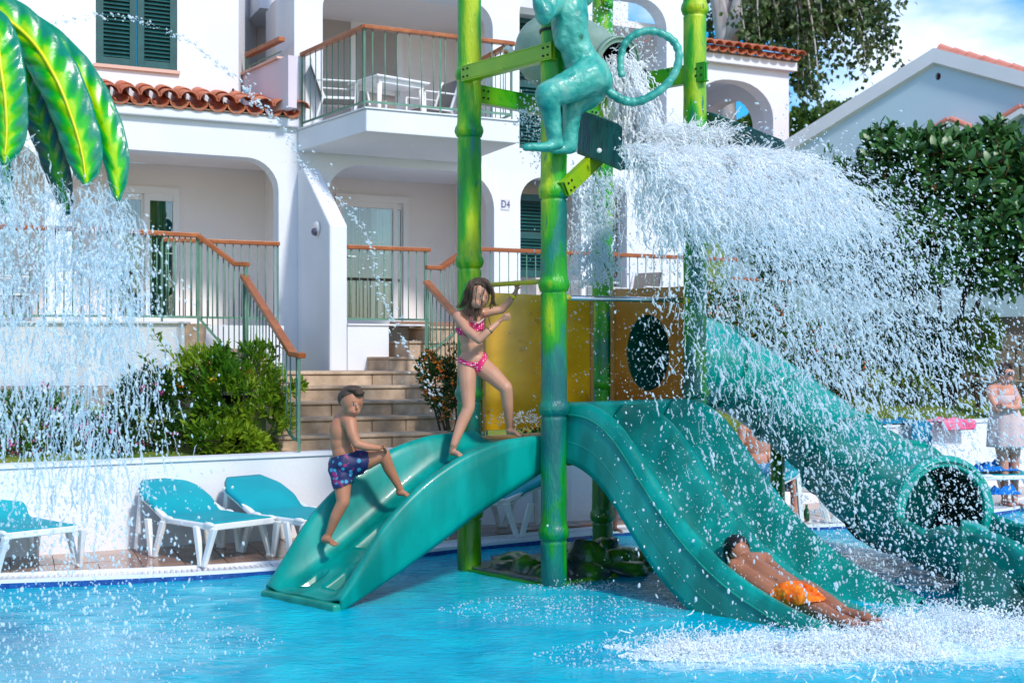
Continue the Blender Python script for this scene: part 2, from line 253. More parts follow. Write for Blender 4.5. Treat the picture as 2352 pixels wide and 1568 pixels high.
# ------------------------------------------------------------------ mesh helpers
def V(*a): return Vector(a)
def at(x, y, d): return Vector(((x - CX) / F * d, d, H + (HY - y) / F * d))    # point at distance d seen at pixel x, y
def wloc(o):
    v = Vector((0,0,0))
    while o is not None: v += o.location; o = o.parent
    return v
def tag(o, label=None, cat=None, group=None, kind=None):
    if label: o['label'] = label
    if cat: o['category'] = cat
    if group: o['group'] = group
    if kind: o['kind'] = kind
    return o
def thing(name, label, cat, loc=(0,0,0), rz=0., group=None):
    o = bpy.data.objects.new(name, None); C.objects.link(o); o.location = loc; o.rotation_euler = (0,0,rz); o.empty_display_size = .2
    return tag(o, label, cat, group)
def copy_tree(o, parent=None):
    c = o.copy(); C.objects.link(c); c.parent = parent
    for ch in list(o.children): copy_tree(ch, c)
    return c
class MB:
    def __init__(s, tf=None): s.V = []; s.F = []; s.tf = tf
    def add(s, vs, fs):
        n = len(s.V)
        s.V += [tuple(s.tf(v)) if s.tf else tuple(v) for v in vs]; s.F += [tuple(i + n for i in f) for f in fs]; return s
    def box(s, x0, x1, y0, y1, z0, z1):
        return s.add([(x,y,z) for x in (x0,x1) for y in (y0,y1) for z in (z0,z1)], [(0,1,3,2),(4,6,7,5),(0,4,5,1),(2,3,7,6),(0,2,6,4),(1,5,7,3)])
    def obox(s, c, X, Y, Z):
        c, X, Y, Z = map(Vector, (c, X, Y, Z))
        return s.add([c + a*X + b*Y + d*Z for a in (-1,1) for b in (-1,1) for d in (-1,1)], [(0,1,3,2),(4,6,7,5),(0,4,5,1),(2,3,7,6),(0,2,6,4),(1,5,7,3)])
    def bar(s, p, q, w_, h_, up=(0,0,1)):
        p, q = Vector(p), Vector(q); d = q - p; X = d.normalized(); Y = Vector(up).cross(X)
        if Y.length < 1e-4: Y = Vector((1,0,0)).cross(X)
        Y.normalize(); Z = X.cross(Y)
        return s.obox((p + q) / 2, d / 2, Y * w_ / 2, Z * h_ / 2)
    def tube(s, pts, r, n=10, caps=True, flat=1.):
        pts = [Vector(p) for p in pts]; k = len(pts); rs = r if isinstance(r, (list, tuple)) else [r] * k
        prev = None; vs = []; fs = []
        for i, p in enumerate(pts):
            t = (pts[min(i+1,k-1)] - pts[max(i-1,0)])
            t = t.normalized() if t.length > 1e-9 else Vector((0,0,1))
            if prev is None: a = Vector((0,0,1)) if abs(t.z) < .9 else Vector((1,0,0)); x = t.cross(a).normalized()
            else: x = (prev - t * prev.dot(t)).normalized()
            prev = x; y = t.cross(x)
            for j in range(n):
                a = 2*math.pi*j/n; vs.append(p + (x*math.cos(a) + y*math.sin(a)*flat) * rs[i])
        for i in range(k-1):
            for j in range(n): fs.append((i*n+j, i*n+(j+1)%n, (i+1)*n+(j+1)%n, (i+1)*n+j))
        if caps: fs.append(tuple(range(n-1,-1,-1))); fs.append(tuple((k-1)*n+j for j in range(n)))
        return s.add(vs, fs)
    def ell(s, c, r, nu=14, nv=8, rot=None):
        c = Vector(c); r = (r,r,r) if isinstance(r, (int,float)) else r; vs = []; fs = []
        for i in range(nv+1):
            th = math.pi*i/nv
            for j in range(nu):
                ph = 2*math.pi*j/nu; v = Vector((r[0]*math.sin(th)*math.cos(ph), r[1]*math.sin(th)*math.sin(ph), r[2]*math.cos(th)))
                if rot is not None: v = rot @ v
                vs.append(c + v)
        for i in range(nv):
            for j in range(nu): fs.append((i*nu+j, (i+1)*nu+j, (i+1)*nu+(j+1)%nu, i*nu+(j+1)%nu))
        return s.add(vs, fs)
    def grid(s, f, nu, nv, wrap=False):
        m = nu if wrap else nu + 1
        vs = [f(i/nu, j/nv) for j in range(nv+1) for i in range(m)]
        fs = [(j*m+i, j*m+(i+1)%m, (j+1)*m+(i+1)%m, (j+1)*m+i) for j in range(nv) for i in range(nu)]
        return s.add(vs, fs)
    def plate(s, outer, holes, a, b, mk):
        """flat plate with holes; 2D loops; mk(u, v, t) gives the point, t = a front, b back"""
        loops = [outer] + list(holes); flat = [p for L in loops for p in L]
        tri = tessellate_polygon([[Vector((p[0], p[1], 0)) for p in L] for L in loops])
        nn = len(flat); vs = [mk(p[0],p[1],a) for p in flat] + [mk(p[0],p[1],b) for p in flat]
        fs = [tuple(t) for t in tri] + [tuple(i+nn for i in reversed(t)) for t in tri]
        k = 0
        for L in loops:
            m = len(L)
            for i in range(m): fs.append((k+i, k+(i+1)%m, nn+k+(i+1)%m, nn+k+i))
            k += m
        return s.add(vs, fs)
    def build(s, name, mat, parent=None, smooth=False, bevel=0, solid=0, label=None, weld=True):
        me = bpy.data.meshes.new(name); off = wloc(parent) if parent is not None else Vector((0,0,0))
        me.from_pydata([(v[0]-off.x, v[1]-off.y, v[2]-off.z) for v in s.V], [], s.F)
        if weld:
            bm = bmesh.new(); bm.from_mesh(me); bmesh.ops.remove_doubles(bm, verts=bm.verts, dist=1e-5); bmesh.ops.recalc_face_normals(bm, faces=bm.faces); bm.to_mesh(me); bm.free()
        if smooth: me.polygons.foreach_set('use_smooth', [True] * len(me.polygons))
        me.materials.append(MATS[mat] if isinstance(mat, str) else mat)
        o = bpy.data.objects.new(name, me); C.objects.link(o); o.parent = parent
        if solid: md = o.modifiers.new('thick', 'SOLIDIFY'); md.thickness = solid; md.offset = 0
        if bevel: md = o.modifiers.new('bevel', 'BEVEL'); md.width = bevel; md.segments = 2; md.limit_method = 'ANGLE'; md.angle_limit = R(40)
        if label: o['label'] = label
        return o
def struct(o): o['kind'] = 'structure'; return o
def lerp(a, b, t): return a + (b - a) * t
def interp(x, xs, ys): return float(np.interp(x, xs, ys))
def sm(pts, n=6):
    """smooth curve through points"""
    P = [Vector(p) for p in pts]; P = [P[0]*2 - P[1]] + P + [P[-1]*2 - P[-2]]; o = []
    for i in range(1, len(P)-2):
        for k in range(n):
            t = k/n; a,b,c,d = P[i-1],P[i],P[i+1],P[i+2]
            o.append(.5*((2*b) + (c-a)*t + (2*a-5*b+4*c-d)*t*t + (3*b-a-3*c+d)*t**3))
    o.append(P[-2]); return o
def rloop(s0, s1, z0, z1, r, n=8, rz=None, both=True):
    """opening with rounded top corners"""
    rz = rz or r; L = [(s0,z0),(s1,z0)]
    L += [(s1 - r + r*math.cos(a), z1 - rz + rz*math.sin(a)) for a in [math.pi/2*k/n for k in range(n+1)]]
    L += [(s0 + r + r*math.cos(a), z1 - rz + rz*math.sin(a)) for a in [math.pi/2 + math.pi/2*k/n for k in range(n+1)]]
    return L
class Frame:
    def __init__(s, ox, oy, ux=.909, uy=.418): s.O = (ox, oy); s.u = (ux, uy); s.n = (uy, -ux)
    def P(s, a, w_, z): return Vector((s.O[0] + a*s.u[0] + w_*s.n[0], s.O[1] + a*s.u[1] + w_*s.n[1], z))
    def tf(s, v): return s.P(v[0], v[1], v[2])
    def s_(s, x, w_=0):
        k = (x - CX) / F
        return (k*(s.O[1] + w_*s.n[1]) - (s.O[0] + w_*s.n[0])) / (s.u[0] - k*s.u[1])
    def z_(s, y, a, w_=0): return H + (HY - y) / F * (s.O[1] + a*s.u[1] + w_*s.n[1])
    def p(s, x, y, w_=0): a = s.s_(x, w_); return a, s.z_(y, a, w_)

def frond_mat(name, edge, mid, hot, dark):
    m = bpy.data.materials.new(name); m.use_nodes = True; t = m.node_tree; n = t.nodes; l = t.links; p = n['Principled BSDF']; p.inputs['Roughness'].default_value = .3; p.inputs['Coat Weight'].default_value = .1
    au = n.new('ShaderNodeAttribute'); au.attribute_name = 'fu'; av = n.new('ShaderNodeAttribute'); av.attribute_name = 'fv'
    def mth(op, a, b=None, c=None):
        q = n.new('ShaderNodeMath'); q.operation = op
        for i, v in enumerate((a, b, c)):
            if v is None: continue
            if isinstance(v, (int, float)): q.inputs[i].default_value = v
            else: l.new(v, q.inputs[i])
        return q.outputs[0]
    tc = n.new('ShaderNodeTexCoord'); z = n.new('ShaderNodeTexNoise'); z.inputs['Scale'].default_value = 14; z.inputs['Detail'].default_value = 4; l.new(tc.outputs['Object'], z.inputs[0])
    c = mth('ABSOLUTE', mth('MULTIPLY_ADD', av.outputs['Fac'], 2, -1)); zz = mth('MULTIPLY_ADD', z.outputs[0], 1.3, -.65)
    ph = mth('ADD', mth('MULTIPLY', au.outputs['Fac'], 62), mth('MULTIPLY', c, 5.5)); sn = mth('SINE', mth('ADD', ph, mth('MULTIPLY', zz, 3)))
    k = mth('ADD', mth('ADD', mth('MULTIPLY', c, -1.15), mth('MULTIPLY', sn, .11)), mth('MULTIPLY_ADD', zz, .55, .82))
    r = n.new('ShaderNodeValToRGB'); e = r.color_ramp.elements
    while len(e) < 5: e.new(.5)
    for i, (pos, col) in enumerate(((.0,dark),(.20,edge),(.46,mid),(.70,hot),(.95,hot))): e[i].position = pos; e[i].color = tuple(col)+(1,)
    l.new(k, r.inputs[0]); l.new(r.outputs[0], p.inputs['Base Color']); bp = n.new('ShaderNodeBump'); bp.inputs['Strength'].default_value = .3; bp.inputs['Distance'].default_value = .006; l.new(sn, bp.inputs['Height']); l.new(bp.outputs[0], p.inputs['Normal']); MATS[name] = m
frond_mat('leaf_paint', (.0,.30,.03), (.02,.46,.0), (.36,.64,.0), (.0,.20,.12))
frond_mat('leaf_paint_dark', (.0,.10,.05), (.0,.17,.02), (.03,.30,.0), (.0,.05,.05))
# ================================================================== SETTING
EDGE = [(-12,8.3),(-8,8.75),(-3.88,9.41),(-1.88,10.0),(-.84,10.84),(.26,11.62),(1.4,12.25),(3.56,12.65),(5.3,13.7),(6.2,14.6),(8,17),(9,22)]
WALL = [(-12,6.4),(-4.27,10.37),(-.28,12.4),(.87,12.8),(2.6,13.75),(4.7,15),(8,16.9),(14,20.4)]
EC = [Vector((p.x, p.y)) for p in sm([(a,b,0) for a,b in EDGE], 5)]
def lowest(x, L): return float(np.interp(x, [p[0] for p in L], [p[1] for p in L]))
# pool water with real ripples
nx, ny = 150, 190
def wz(u, v):
    x = -9 + 19*u; y = 2.2 + 14*v**1.0
    z = .012*noise.noise((x*1.7, y*2.6, .3)) + .007*noise.noise((x*5, y*7, 1.3))
    if x > .5 and y < 11: z += .02*noise.noise((x*6, y*6, 5.)) * min(1, (x-.5)/1.5)
    return (x, y, z)
struct(MB().grid(wz, nx, ny).build('pool_water', 'pool_water', smooth=True, weld=False))
# ground: one sheet out to the horizon, garden rising behind the low wall
def gz(x, y):
    wl = lowest(min(max(x,-12),14), WALL); d = y - wl
    if d < .1: return -.6
    if d < .25: return .76
    z = .76 + min(d, 7.)*.105
    if d > 40: z += min((d-40)*.02, 3)
    return z
xs = [-400,-150,-60,-25,-16]+[-12+.4*i for i in range(61)]+[13,16,22,30,60,150,400]
vs, fs = [], []
ds = [-20,.0,.12,.26,.6]+[1+.5*i for i in range(16)]+[10,14,20,30,45,80,150,300,700]
for x in xs:
    wl = lowest(min(max(x,-12),14), WALL)
    for d in ds: vs.append((x, wl+d, gz(x, wl+d)))
for i in range(len(xs)-1):
    for j in range(len(ds)-1): n_ = len(ds); fs.append((i*n_+j, (i+1)*n_+j, (i+1)*n_+j+1, i*n_+j+1))
struct(MB().add(vs, fs).build('lawn', 'lawn', weld=False))
# deck sheet (grout) and tiles on it
def offs(poly, d):
    o = []
    for i, p in enumerate(poly):
        a = poly[max(i-1,0)]; b = poly[min(i+1,len(poly)-1)]; t = (b-a).normalized(); o.append(p + Vector((-t.y, t.x))*d)
    return o
DZ = .075
deck = MB(); E1 = offs(EC, .24)
vs = [(p.x,p.y,DZ-.012) for p in E1] + [(p.x-.6,p.y+9,DZ-.012) for p in E1]; k = len(E1)
deck.add(vs, [(i,i+1,k+i+1,k+i) for i in range(k-1)])
deck_o = struct(deck.build('pool_deck', 'deck_grout', weld=False))
def inside_deck(p, m=0.):
    return p.y > lowest(p.x, [(q.x,q.y) for q in E1]) + m
def clip(poly, a, b):
    o = []; nrm = Vector((-(b-a).y, (b-a).x))
    for i in range(len(poly)):
        p, q = poly[i], poly[(i+1)%len(poly)]; dp, dq = (p-a).dot(nrm), (q-a).dot(nrm)
        if dp >= 0: o.append(p)
        if (dp >= 0) != (dq >= 0): o.append(p.lerp(q, dp/(dp-dq)))
    return o
ts = .33; th = R(22); tx, ty = Vector((math.cos(th), math.sin(th))), Vector((-math.sin(th), math.cos(th)))
cand = []; wallpts = [Vector(p) for p in WALL]
for i in range(-45, 45):
    for j in range(-20, 60):
        c = Vector((0, 11)) + tx*(i*ts) + ty*(j*ts)
        if not (-6 < c.x < 7.5): continue
        if c.y > lowest(c.x, WALL) + .1: continue
        if c.y < lowest(c.x, EDGE) - .2: continue
        if abs(c.x/c.y) > .47: continue
        cand.append((c.length, c))
cand.sort(key=lambda t: t[0])
tile_me = {}
rest = MB(); nt_ = 0
for _, c in cand:
    h_ = ts/2 - .004; poly = [c - tx*h_ - ty*h_, c + tx*h_ - ty*h_, c + tx*h_ + ty*h_, c - tx*h_ + ty*h_]; full = True
    for a, b in zip(E1[:-1], E1[1:]):
        if (a-c).length < .9 or (b-c).length < .9:
            q = clip(poly, a, b)
            if len(q) != 4 or any((q[i]-poly[i]).length > 1e-6 for i in range(4)): full = False
            poly = q
            if len(poly) < 3: break
    if len(poly) < 3: continue
    zt = DZ + rng.uniform(-.0015,.0015)
    mb = MB() if nt_ < 300 else rest; k = len(poly)
    mb.add([(p.x,p.y,zt) for p in poly] + [(p.x,p.y,zt-.012) for p in poly], [tuple(range(k))] + [(i,(i+1)%k,k+(i+1)%k,k+i) for i in range(k)])
    if nt_ < 300: mb.build('deck_tile', 'deck_tile', deck_o, weld=False)
    nt_ += 1
if rest.V: tag(rest.build('deck_tiles', 'deck_tile', deck_o, weld=False), kind='stuff')
# overflow gutter with its white slats, and the blue waterline tiles
gut = thing('overflow_gutter', 'white slatted overflow gutter curving along the edge of the pool', 'gutter', (0,10,0))
g = MB(); k = len(EC); lo = offs(EC, -.004)
g.add([(p.x,p.y,.035) for p in EC] + [(p.x,p.y,.035) for p in E1], [(i,i+1,k+i+1,k+i) for i in range(k-1)])
for L_, z0, z1, w_ in ((EC,.035,.062,.035),(E1,.035,.079,-.03)):
    L2 = offs(L_, w_); g.add([(p.x,p.y,z) for z in (z0,z1) for L in (L_,L2) for p in L], [(i,i+1,2*k+i+1,2*k+i) for i in range(k-1)] + [(2*k+i,2*k+i+1,3*k+i+1,3*k+i) for i in range(k-1)] + [(k+i,k+i+1,3*k+i+1,3*k+i) for i in range(k-1)])
g.build('channel', 'gutter_white', gut)
bt = MB(); bt.add([(p.x,p.y,z) for z in (-.3,.034) for p in offs(EC,-.0)], [(i,i+1,k+i+1,k+i) for i in range(k-1)]); bt.build('waterline_tile', 'blue_tile', gut)
sm_me = None; dist = 0.; nsl = 0; restg = MB()
for i in range(k-1):
    a, b = EC[i], EC[i+1]; L = (b-a).length; t = (b-a).normalized(); nn = Vector((-t.y,t.x))
    while dist < L:
        p = a + t*dist + nn*.122; dist += .043
        if not (-4.6 < p.x < 6.4): continue
        if nsl < 295:
            if sm_me is None: o = MB().box(-.011,.011,-.09,.09,0,.02).build('slat', 'gutter_white', None, weld=False); o.parent = gut; sm_me = o.data
            else: o = bpy.data.objects.new('slat', sm_me); C.objects.link(o); o.parent = gut
            o.location = Vector((p.x,p.y,.042)) - wloc(gut); o.rotation_euler = (0,0,math.atan2(t.y,t.x)); nsl += 1
    dist -= L
# low white planter wall
wal = thing('planter_wall', 'long low white rendered wall behind the sun loungers', 'wall', (-1,12,DZ))
wp = sm([(a,b,0) for a,b in WALL], 4); wp2 = [Vector((p.x,p.y)) for p in wp]; wb = offs(wp2, .2)
def zt(x): return interp(x, [-12,-4,0,5,14], [.80,.815,.835,.91,1.05])
m_ = MB(); k = len(wp2)
m_.add([(p.x,p.y,DZ-.3) for p in wp2] + [(p.x,p.y,zt(p.x)) for p in wp2] + [(p.x,p.y,zt(p.x)) for p in wb] + [(p.x,p.y,DZ-.3) for p in wb],
       [(r*k+i, r*k+i+1, (r+1)*k+i+1, (r+1)*k+i) for r in range(3) for i in range(k-1)])
m_.build('wall', 'plaster', wal)
m_ = MB(); f2 = offs(wp2, -.02); b2 = offs(wp2, .22)
m_.add([(p.x,p.y,zt(p.x)+.003) for p in f2] + [(p.x,p.y,zt(p.x)+.033) for p in f2] + [(p.x,p.y,zt(p.x)+.033) for p in b2] + [(p.x,p.y,zt(p.x)+.003) for p in b2],
       [(r*k+i, r*k+i+1, ((r+1)%4)*k+i+1, ((r+1)%4)*k+i) for r in range(4) for i in range(k-1)])
m_.build('coping', 'plaster', wal)
# ================================================================== APARTMENT BUILDING
A = Frame(-2.857, 16.4)
TZ = 2.14; UZ = 4.74; CORN = 4.87
bld = thing('apartment_building', 'white two storey apartment building with arches, balconies and terracotta eaves behind the pool', 'building', A.P(0,0,1.4))
wl_ = lambda mb, outer, holes, w0, w1: mb.plate(outer, holes, w0, w1, lambda u, v, t: (u, t, v))
sE = A.s_(1590)
# lower left front with two arches
za = A.z_(350, A.s_(400)); m_ = MB(A.tf)
wl_(m_, [(-9,1.3),(A.s_(690),1.3),(A.s_(690),CORN+.02),(-9,CORN+.02)],
    [rloop(A.s_(165),A.s_(640),TZ,za,.42), rloop(-8.6,A.s_(103),TZ,za,.42)], 0, -.28)
m_.build('wall', 'plaster', bld)
m_ = MB(A.tf); m_.box(-9,A.s_(683),.002,.09,CORN-.1,CORN+.02); m_.build('cornice', 'plaster', bld, bevel=.015)
# main front
m_ = MB(A.tf); zl = A.z_(384, A.s_(900)); s0 = A.s_(690)+.002
def hole(x0, x1, ytop, z0, r, rz=None):
    a, b = A.s_(x0), A.s_(x1); return rloop(a, b, z0, A.z_(ytop, (a+b)/2), r, rz=rz)
holes = [hole(750,1135,386,TZ,.5), hole(741,1132,-14,UZ,.34), hole(1195,1335,409,TZ,.36), hole(1193,1340,-8,UZ,.30), hole(1375,1440,425,TZ,.17), hole(1385,1531,-6,UZ,.45,.42)]
sT = A.s_(676); wl_(m_, [(s0,1.3),(sE,1.3),(sE,8.2),(sT,8.2),(sT,CORN+.03),(s0,CORN+.03)], holes, .001, -.28)
m_.build('wall', 'plaster', bld)
# rooms behind the arches: back walls with door openings
BW = -1.75
def room(sa, sb, z0, z1, holes_, mat='plaster_in', bw=BW, sides=(1,1)):
    m = MB(A.tf); wl_(m, [(sa,z0),(sb,z0),(sb,z1),(sa,z1)], holes_, bw, bw-.12); m.build('back_wall', mat, bld)
    m = MB(A.tf); m.box(sa-.002,sb+.002,bw,-.281,z1+.002,z1+.1); m.build('ceiling', mat, bld)
    for k_, q in ((sides[0], sa),(sides[1], sb)):
        if k_: m = MB(A.tf); m.box(q-.06,q+.06,bw+.002,-.282,z0,z1); m.build('side_wall', mat, bld)
def wrect(x0,x1,y0,y1,w_=BW):
    a, z1 = A.p(x0,y0,w_); b, z0 = A.p(x1,y1,w_); return a, b, z0, z1
def rc(t): return [(t[0],t[2]),(t[1],t[2]),(t[1],t[3]),(t[0],t[3])]
dL = wrect(255,412,424,736); dL = (dL[0],dL[1],TZ+.03,dL[3])
dR = wrect(770,938,444,744); dR = (dR[0],dR[1],TZ+.03,dR[3])
dU = wrect(700,925,22,258); dU = (dU[0],dU[1],UZ+.03,dU[3])
room(-9, A.s_(690), TZ, za+.1, [rc(dL)])
room(A.s_(700), A.s_(1160), TZ, zl+.12, [rc(dR)], sides=(1,1))
room(sT+.1, A.s_(1165), UZ, 6.75, [rc(dU)], sides=(1,1))
room(A.s_(1165)+.12, A.s_(1350), TZ, 4.4, [], bw=-.9, sides=(0,1)); room(A.s_(1165)+.12, A.s_(1350), UZ, 6.75, [], bw=-.9, sides=(0,1))
room(A.s_(1350)+.12, sE-.1, TZ, 4.4, [], sides=(0,1)); room(A.s_(1350)+.12, sE-.3, UZ, 6.75, [], sides=(0,0))
# end wall with its own arch, upper floor
m_ = MB(A.tf); m_.plate([(0,UZ),(-1.9,UZ),(-1.9,6.75),(0,6.75)], [rloop(-1.5,-.42,UZ+.02,6.35,.5,rz=.6)], sE-.28, sE-.05, lambda u, v, t: (t, u-.283, v)); m_.build('end_wall', 'plaster', bld)
m_ = MB(A.tf); m_.box(-9,sE,-1.9,-.283,1.35,TZ); m_.build('floor_slab', 'plaster', bld)
m_ = MB(A.tf); m_.box(s0,sE,-1.9,-.283,4.42,UZ); m_.build('floor_slab', 'plaster', bld)
m_ = MB(A.tf); m_.box(sT,sE,-6,-1.95,6.9,8.2); m_.box(sT,sE,-6,-5.8,1.3,8.2); m_.box(sT,sE-2,-6,-1.95,6.86,6.9); m_.build('wall', 'plaster', bld)
# curtains and sliding doors
def sliding_door(t, panels, name='sliding_door', cur=(0.,1.), w_=BW):
    a, b, z0, z1 = t; d = MB(A.tf)
    d.box(a,b,w_-.1,w_+.03,z1-.10,z1); d.box(a,a+.09,w_-.1,w_+.03,z0,z1-.10); d.box(b-.09,b,w_-.1,w_+.03,z0,z1-.10); d.box(a,b,w_-.1,w_+.05,z0,z0+.05)
    o = d.build(name, 'white_frame', bld, bevel=.008)
    for (p, q, dp) in panels:
        sa, sb = a + (b-a)*p, a + (b-a)*q; e = MB(A.tf); ww = w_-.05+dp
        for bx in ((sa,sa+.075,z0+.05,z1-.10),(sb-.075,sb,z0+.05,z1-.10),(sa+.075,sb-.075,z1-.19,z1-.10),(sa+.075,sb-.075,z0+.05,z0+.15)): e.box(bx[0],bx[1],ww-.02,ww+.02,bx[2],bx[3])
        e.build('door_frame', 'white_frame', o)
        e = MB(A.tf); e.box(sa+.07,sb-.07,ww-.004,ww+.004,z0+.14,z1-.18); e.build('glass_pane', 'pane_glass', o)
    sa, sb = a+(b-a)*cur[0], a+(b-a)*cur[1]
    c = MB(A.tf); c.grid(lambda u, v: (lerp(sa,sb,u), w_-.28+.045*math.sin(u*(sb-sa)*38+1.5*math.sin(u*9)), lerp(z0+.03,z1-.05,v)), 110, 2); c.build('curtain', 'curtain', o, smooth=True, solid=.004)
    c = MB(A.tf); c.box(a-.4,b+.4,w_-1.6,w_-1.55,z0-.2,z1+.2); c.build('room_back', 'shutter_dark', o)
    return o
o = sliding_door(dL, [(.0,.52,.0),(.48,1.,.045)], cur=(0,.86))
h_ = MB(A.tf); hx = A.s_(400,BW); h_.box(hx-.03,hx+.03,BW+.04,BW+.06,A.z_(650,hx,BW),A.z_(566,hx,BW)); h_.bar((hx,BW+.1,A.z_(584,hx,BW)),(hx-.14,BW+.1,A.z_(584,hx,BW)),.02,.02); h_.build('door_handle', 'steel', o)
o = sliding_door(dR, [(.04,.85,.045),(.5,.97,.0)], cur=(.16,.97))
h_ = MB(A.tf); hx = A.s_(812,BW); h_.bar((hx-.12,BW+.1,A.z_(590,hx,BW)),(hx,BW+.1,A.z_(590,hx,BW)),.02,.02); h_.build('door_handle', 'steel', o)
sliding_door(dU, [(.0,.52,.0),(.46,1.,.045)], cur=(0,.93))
# upper left: set-back wall with the green shuttered window
UW = -.55; zs0, zs1 = 4.7, 8.2
wn = wrect(220,407,-60,164,UW); wn2 = (wn[0],wn[1],wn[2],7.5)
m_ = MB(A.tf); wl_(m_, [(-9,zs0),(A.s_(548,UW),zs0),(A.s_(548,UW),zs1),(-9,zs1)], [rc(wn2)], UW, UW-.3); m_.build('wall', 'plaster', bld)
def shutters(t, w_, louvre_top=None, name='window_shutter', leaves=2, mat='shutter', mid=.62, slat=.052):
    a, b, z0, z1 = t; W = (b-a)/leaves
    for i in range(leaves):
        sa, sb = a+W*i+.004, a+W*(i+1)-.004; d = MB(A.tf); fr = .085
        zm = lerp(z0, z1, mid)
        for bx in ((sa,sa+fr,z0,z1),(sb-fr,sb,z0,z1),(sa+fr,sb-fr,z0,z0+fr*1.2),(sa+fr,sb-fr,z1-fr*1.2,z1),(sa+fr,sb-fr,zm-.05,zm+.05)): d.box(bx[0],bx[1],w_-.03,w_+.02,bx[2],bx[3])
        o = d.build(name, mat, bld, bevel=.005); me = None
        b0 = MB(A.tf); b0.box(sa+fr,sb-fr,w_-.045,w_-.035,z0,z1); b0.build('shutter_back', 'shutter_dark', o)
        z = z0+fr*1.2+.02
        while z < z1-fr*1.2-.02:
            if abs(z-zm) > .07:
                if me is None:
                    q = MB(A.tf); q.add([(sa+fr,w_-.03,z+.036),(sb-fr,w_-.03,z+.036),(sb-fr,w_+.012,z),(sa+fr,w_+.012,z),(sa+fr,w_-.03,z+.028),(sb-fr,w_-.03,z+.028),(sb-fr,w_+.012,z-.008),(sa+fr,w_+.012,z-.008)], [(0,1,2,3),(7,6,5,4),(0,3,7,4),(1,5,6,2),(3,2,6,7),(0,4,5,1)])
                    so_ = q.build('louvre', mat, o); me = so_.data; zb = z
                else: so_ = bpy.data.objects.new('louvre', me); C.objects.link(so_); so_.parent = o; so_.location = (0,0,z-zb)
            z += slat
shutters((wn2[0],wn2[1],wn2[2],wn2[3]), UW-.03)
m_ = MB(A.tf); m_.box(wn[0]-.03,wn[1]+.03,UW-.1,UW+.05,wn[2]-.045,wn[2]-.002); m_.build('window_sill', 'sill', bld)
for x in (231, 534):
    a, z = A.p(x,182 if x < 300 else 206,UW); q = MB(A.tf); q.bar((a,UW+.05,z),(a-.02,UW+.06,z-.09),.02,.02); q.bar((a,UW,z-.04),(a,UW+.06,z-.04),.02,.02); q.build('shutter_hook', 'black', bld)
# stairwell recess: knee wall, inner walls, rail
Ap = at(549,180,17.4); Bp = at(650,134,16.25); kz = (Ap.z+Bp.z)/2
def wallseg(name, mat, p, q, z0, z1, t=.12, parent=bld, bev=0):
    p, q = V(p[0],p[1],0), V(q[0],q[1],0); m = MB(); d = (q-p).normalized(); nn = V(-d.y,d.x,0)*t/2
    return m.obox(((p+q)/2)+V(0,0,(z0+z1)/2), (q-p)/2, nn, V(0,0,(z1-z0)/2)).build(name, mat, parent, bevel=bev)
wallseg('knee_wall', 'plaster_pink', Ap, Bp+(Bp-Ap)*.2, 4.97, kz-.02)
wallseg('sill', 'sill', Ap, Bp+(Bp-Ap)*.02, kz-.018, kz+.012, .2)
wallseg('recess_wall', 'plaster', A.P(A.s_(548,UW),UW-.3,0), Ap+V(.0,.1,0), 4.97, 8.2)
wallseg('recess_wall', 'plaster', Ap+V(-.3,.1,0), at(590,0,19.5), 4.5, 8.2)
wallseg('recess_wall', 'plaster_in', at(570,0,19.4), at(690,0,19.0), 4.5, 8.2)
st = thing('stairwell_handrail', 'short wooden handrail on the pinkish knee wall left of the balcony', 'handrail', (Ap.x,Ap.y,kz+.014))
ra, rb = Ap.lerp(Bp,.20), Ap.lerp(Bp,.98); rz_ = kz+.26
m_ = MB(); m_.bar(V(ra.x,ra.y,rz_),V(rb.x,rb.y,rz_),.09,.06); m_.build('handrail', 'rail_wood', st, bevel=.008)
m_ = MB(); m_.bar(V(ra.x,ra.y,kz+.014),V(ra.x,ra.y,rz_-.03),.03,.03,up=(1,0,0)); m_.bar(V(ra.x,ra.y,kz+.1),V(rb.x,rb.y,kz+.1),.015,.015); m_.build('post', 'rail_metal', st)
# upper pier side return
m_ = MB(A.tf); m_.box(sT,A.s_(741)-.002,-1.0,-.283,UZ-.1,8.2); m_.build('pier', 'plaster', bld)
# buttress fin with sloping top
fin = MB(A.tf); fs0 = A.s_(757,1.5); fs1 = fs0+.225
ztop = A.z_(392, A.s_(700,.1), .1); zsh = A.z_(515, fs0, 1.5)
fin.plate([(0.002,1.3),(1.5,1.3),(1.5,zsh),(.30,ztop),(.002,ztop+.0)], [], fs0, fs1, lambda u, v, t: (t, u, v)); fin.build('buttress', 'plaster', bld, bevel=.025)
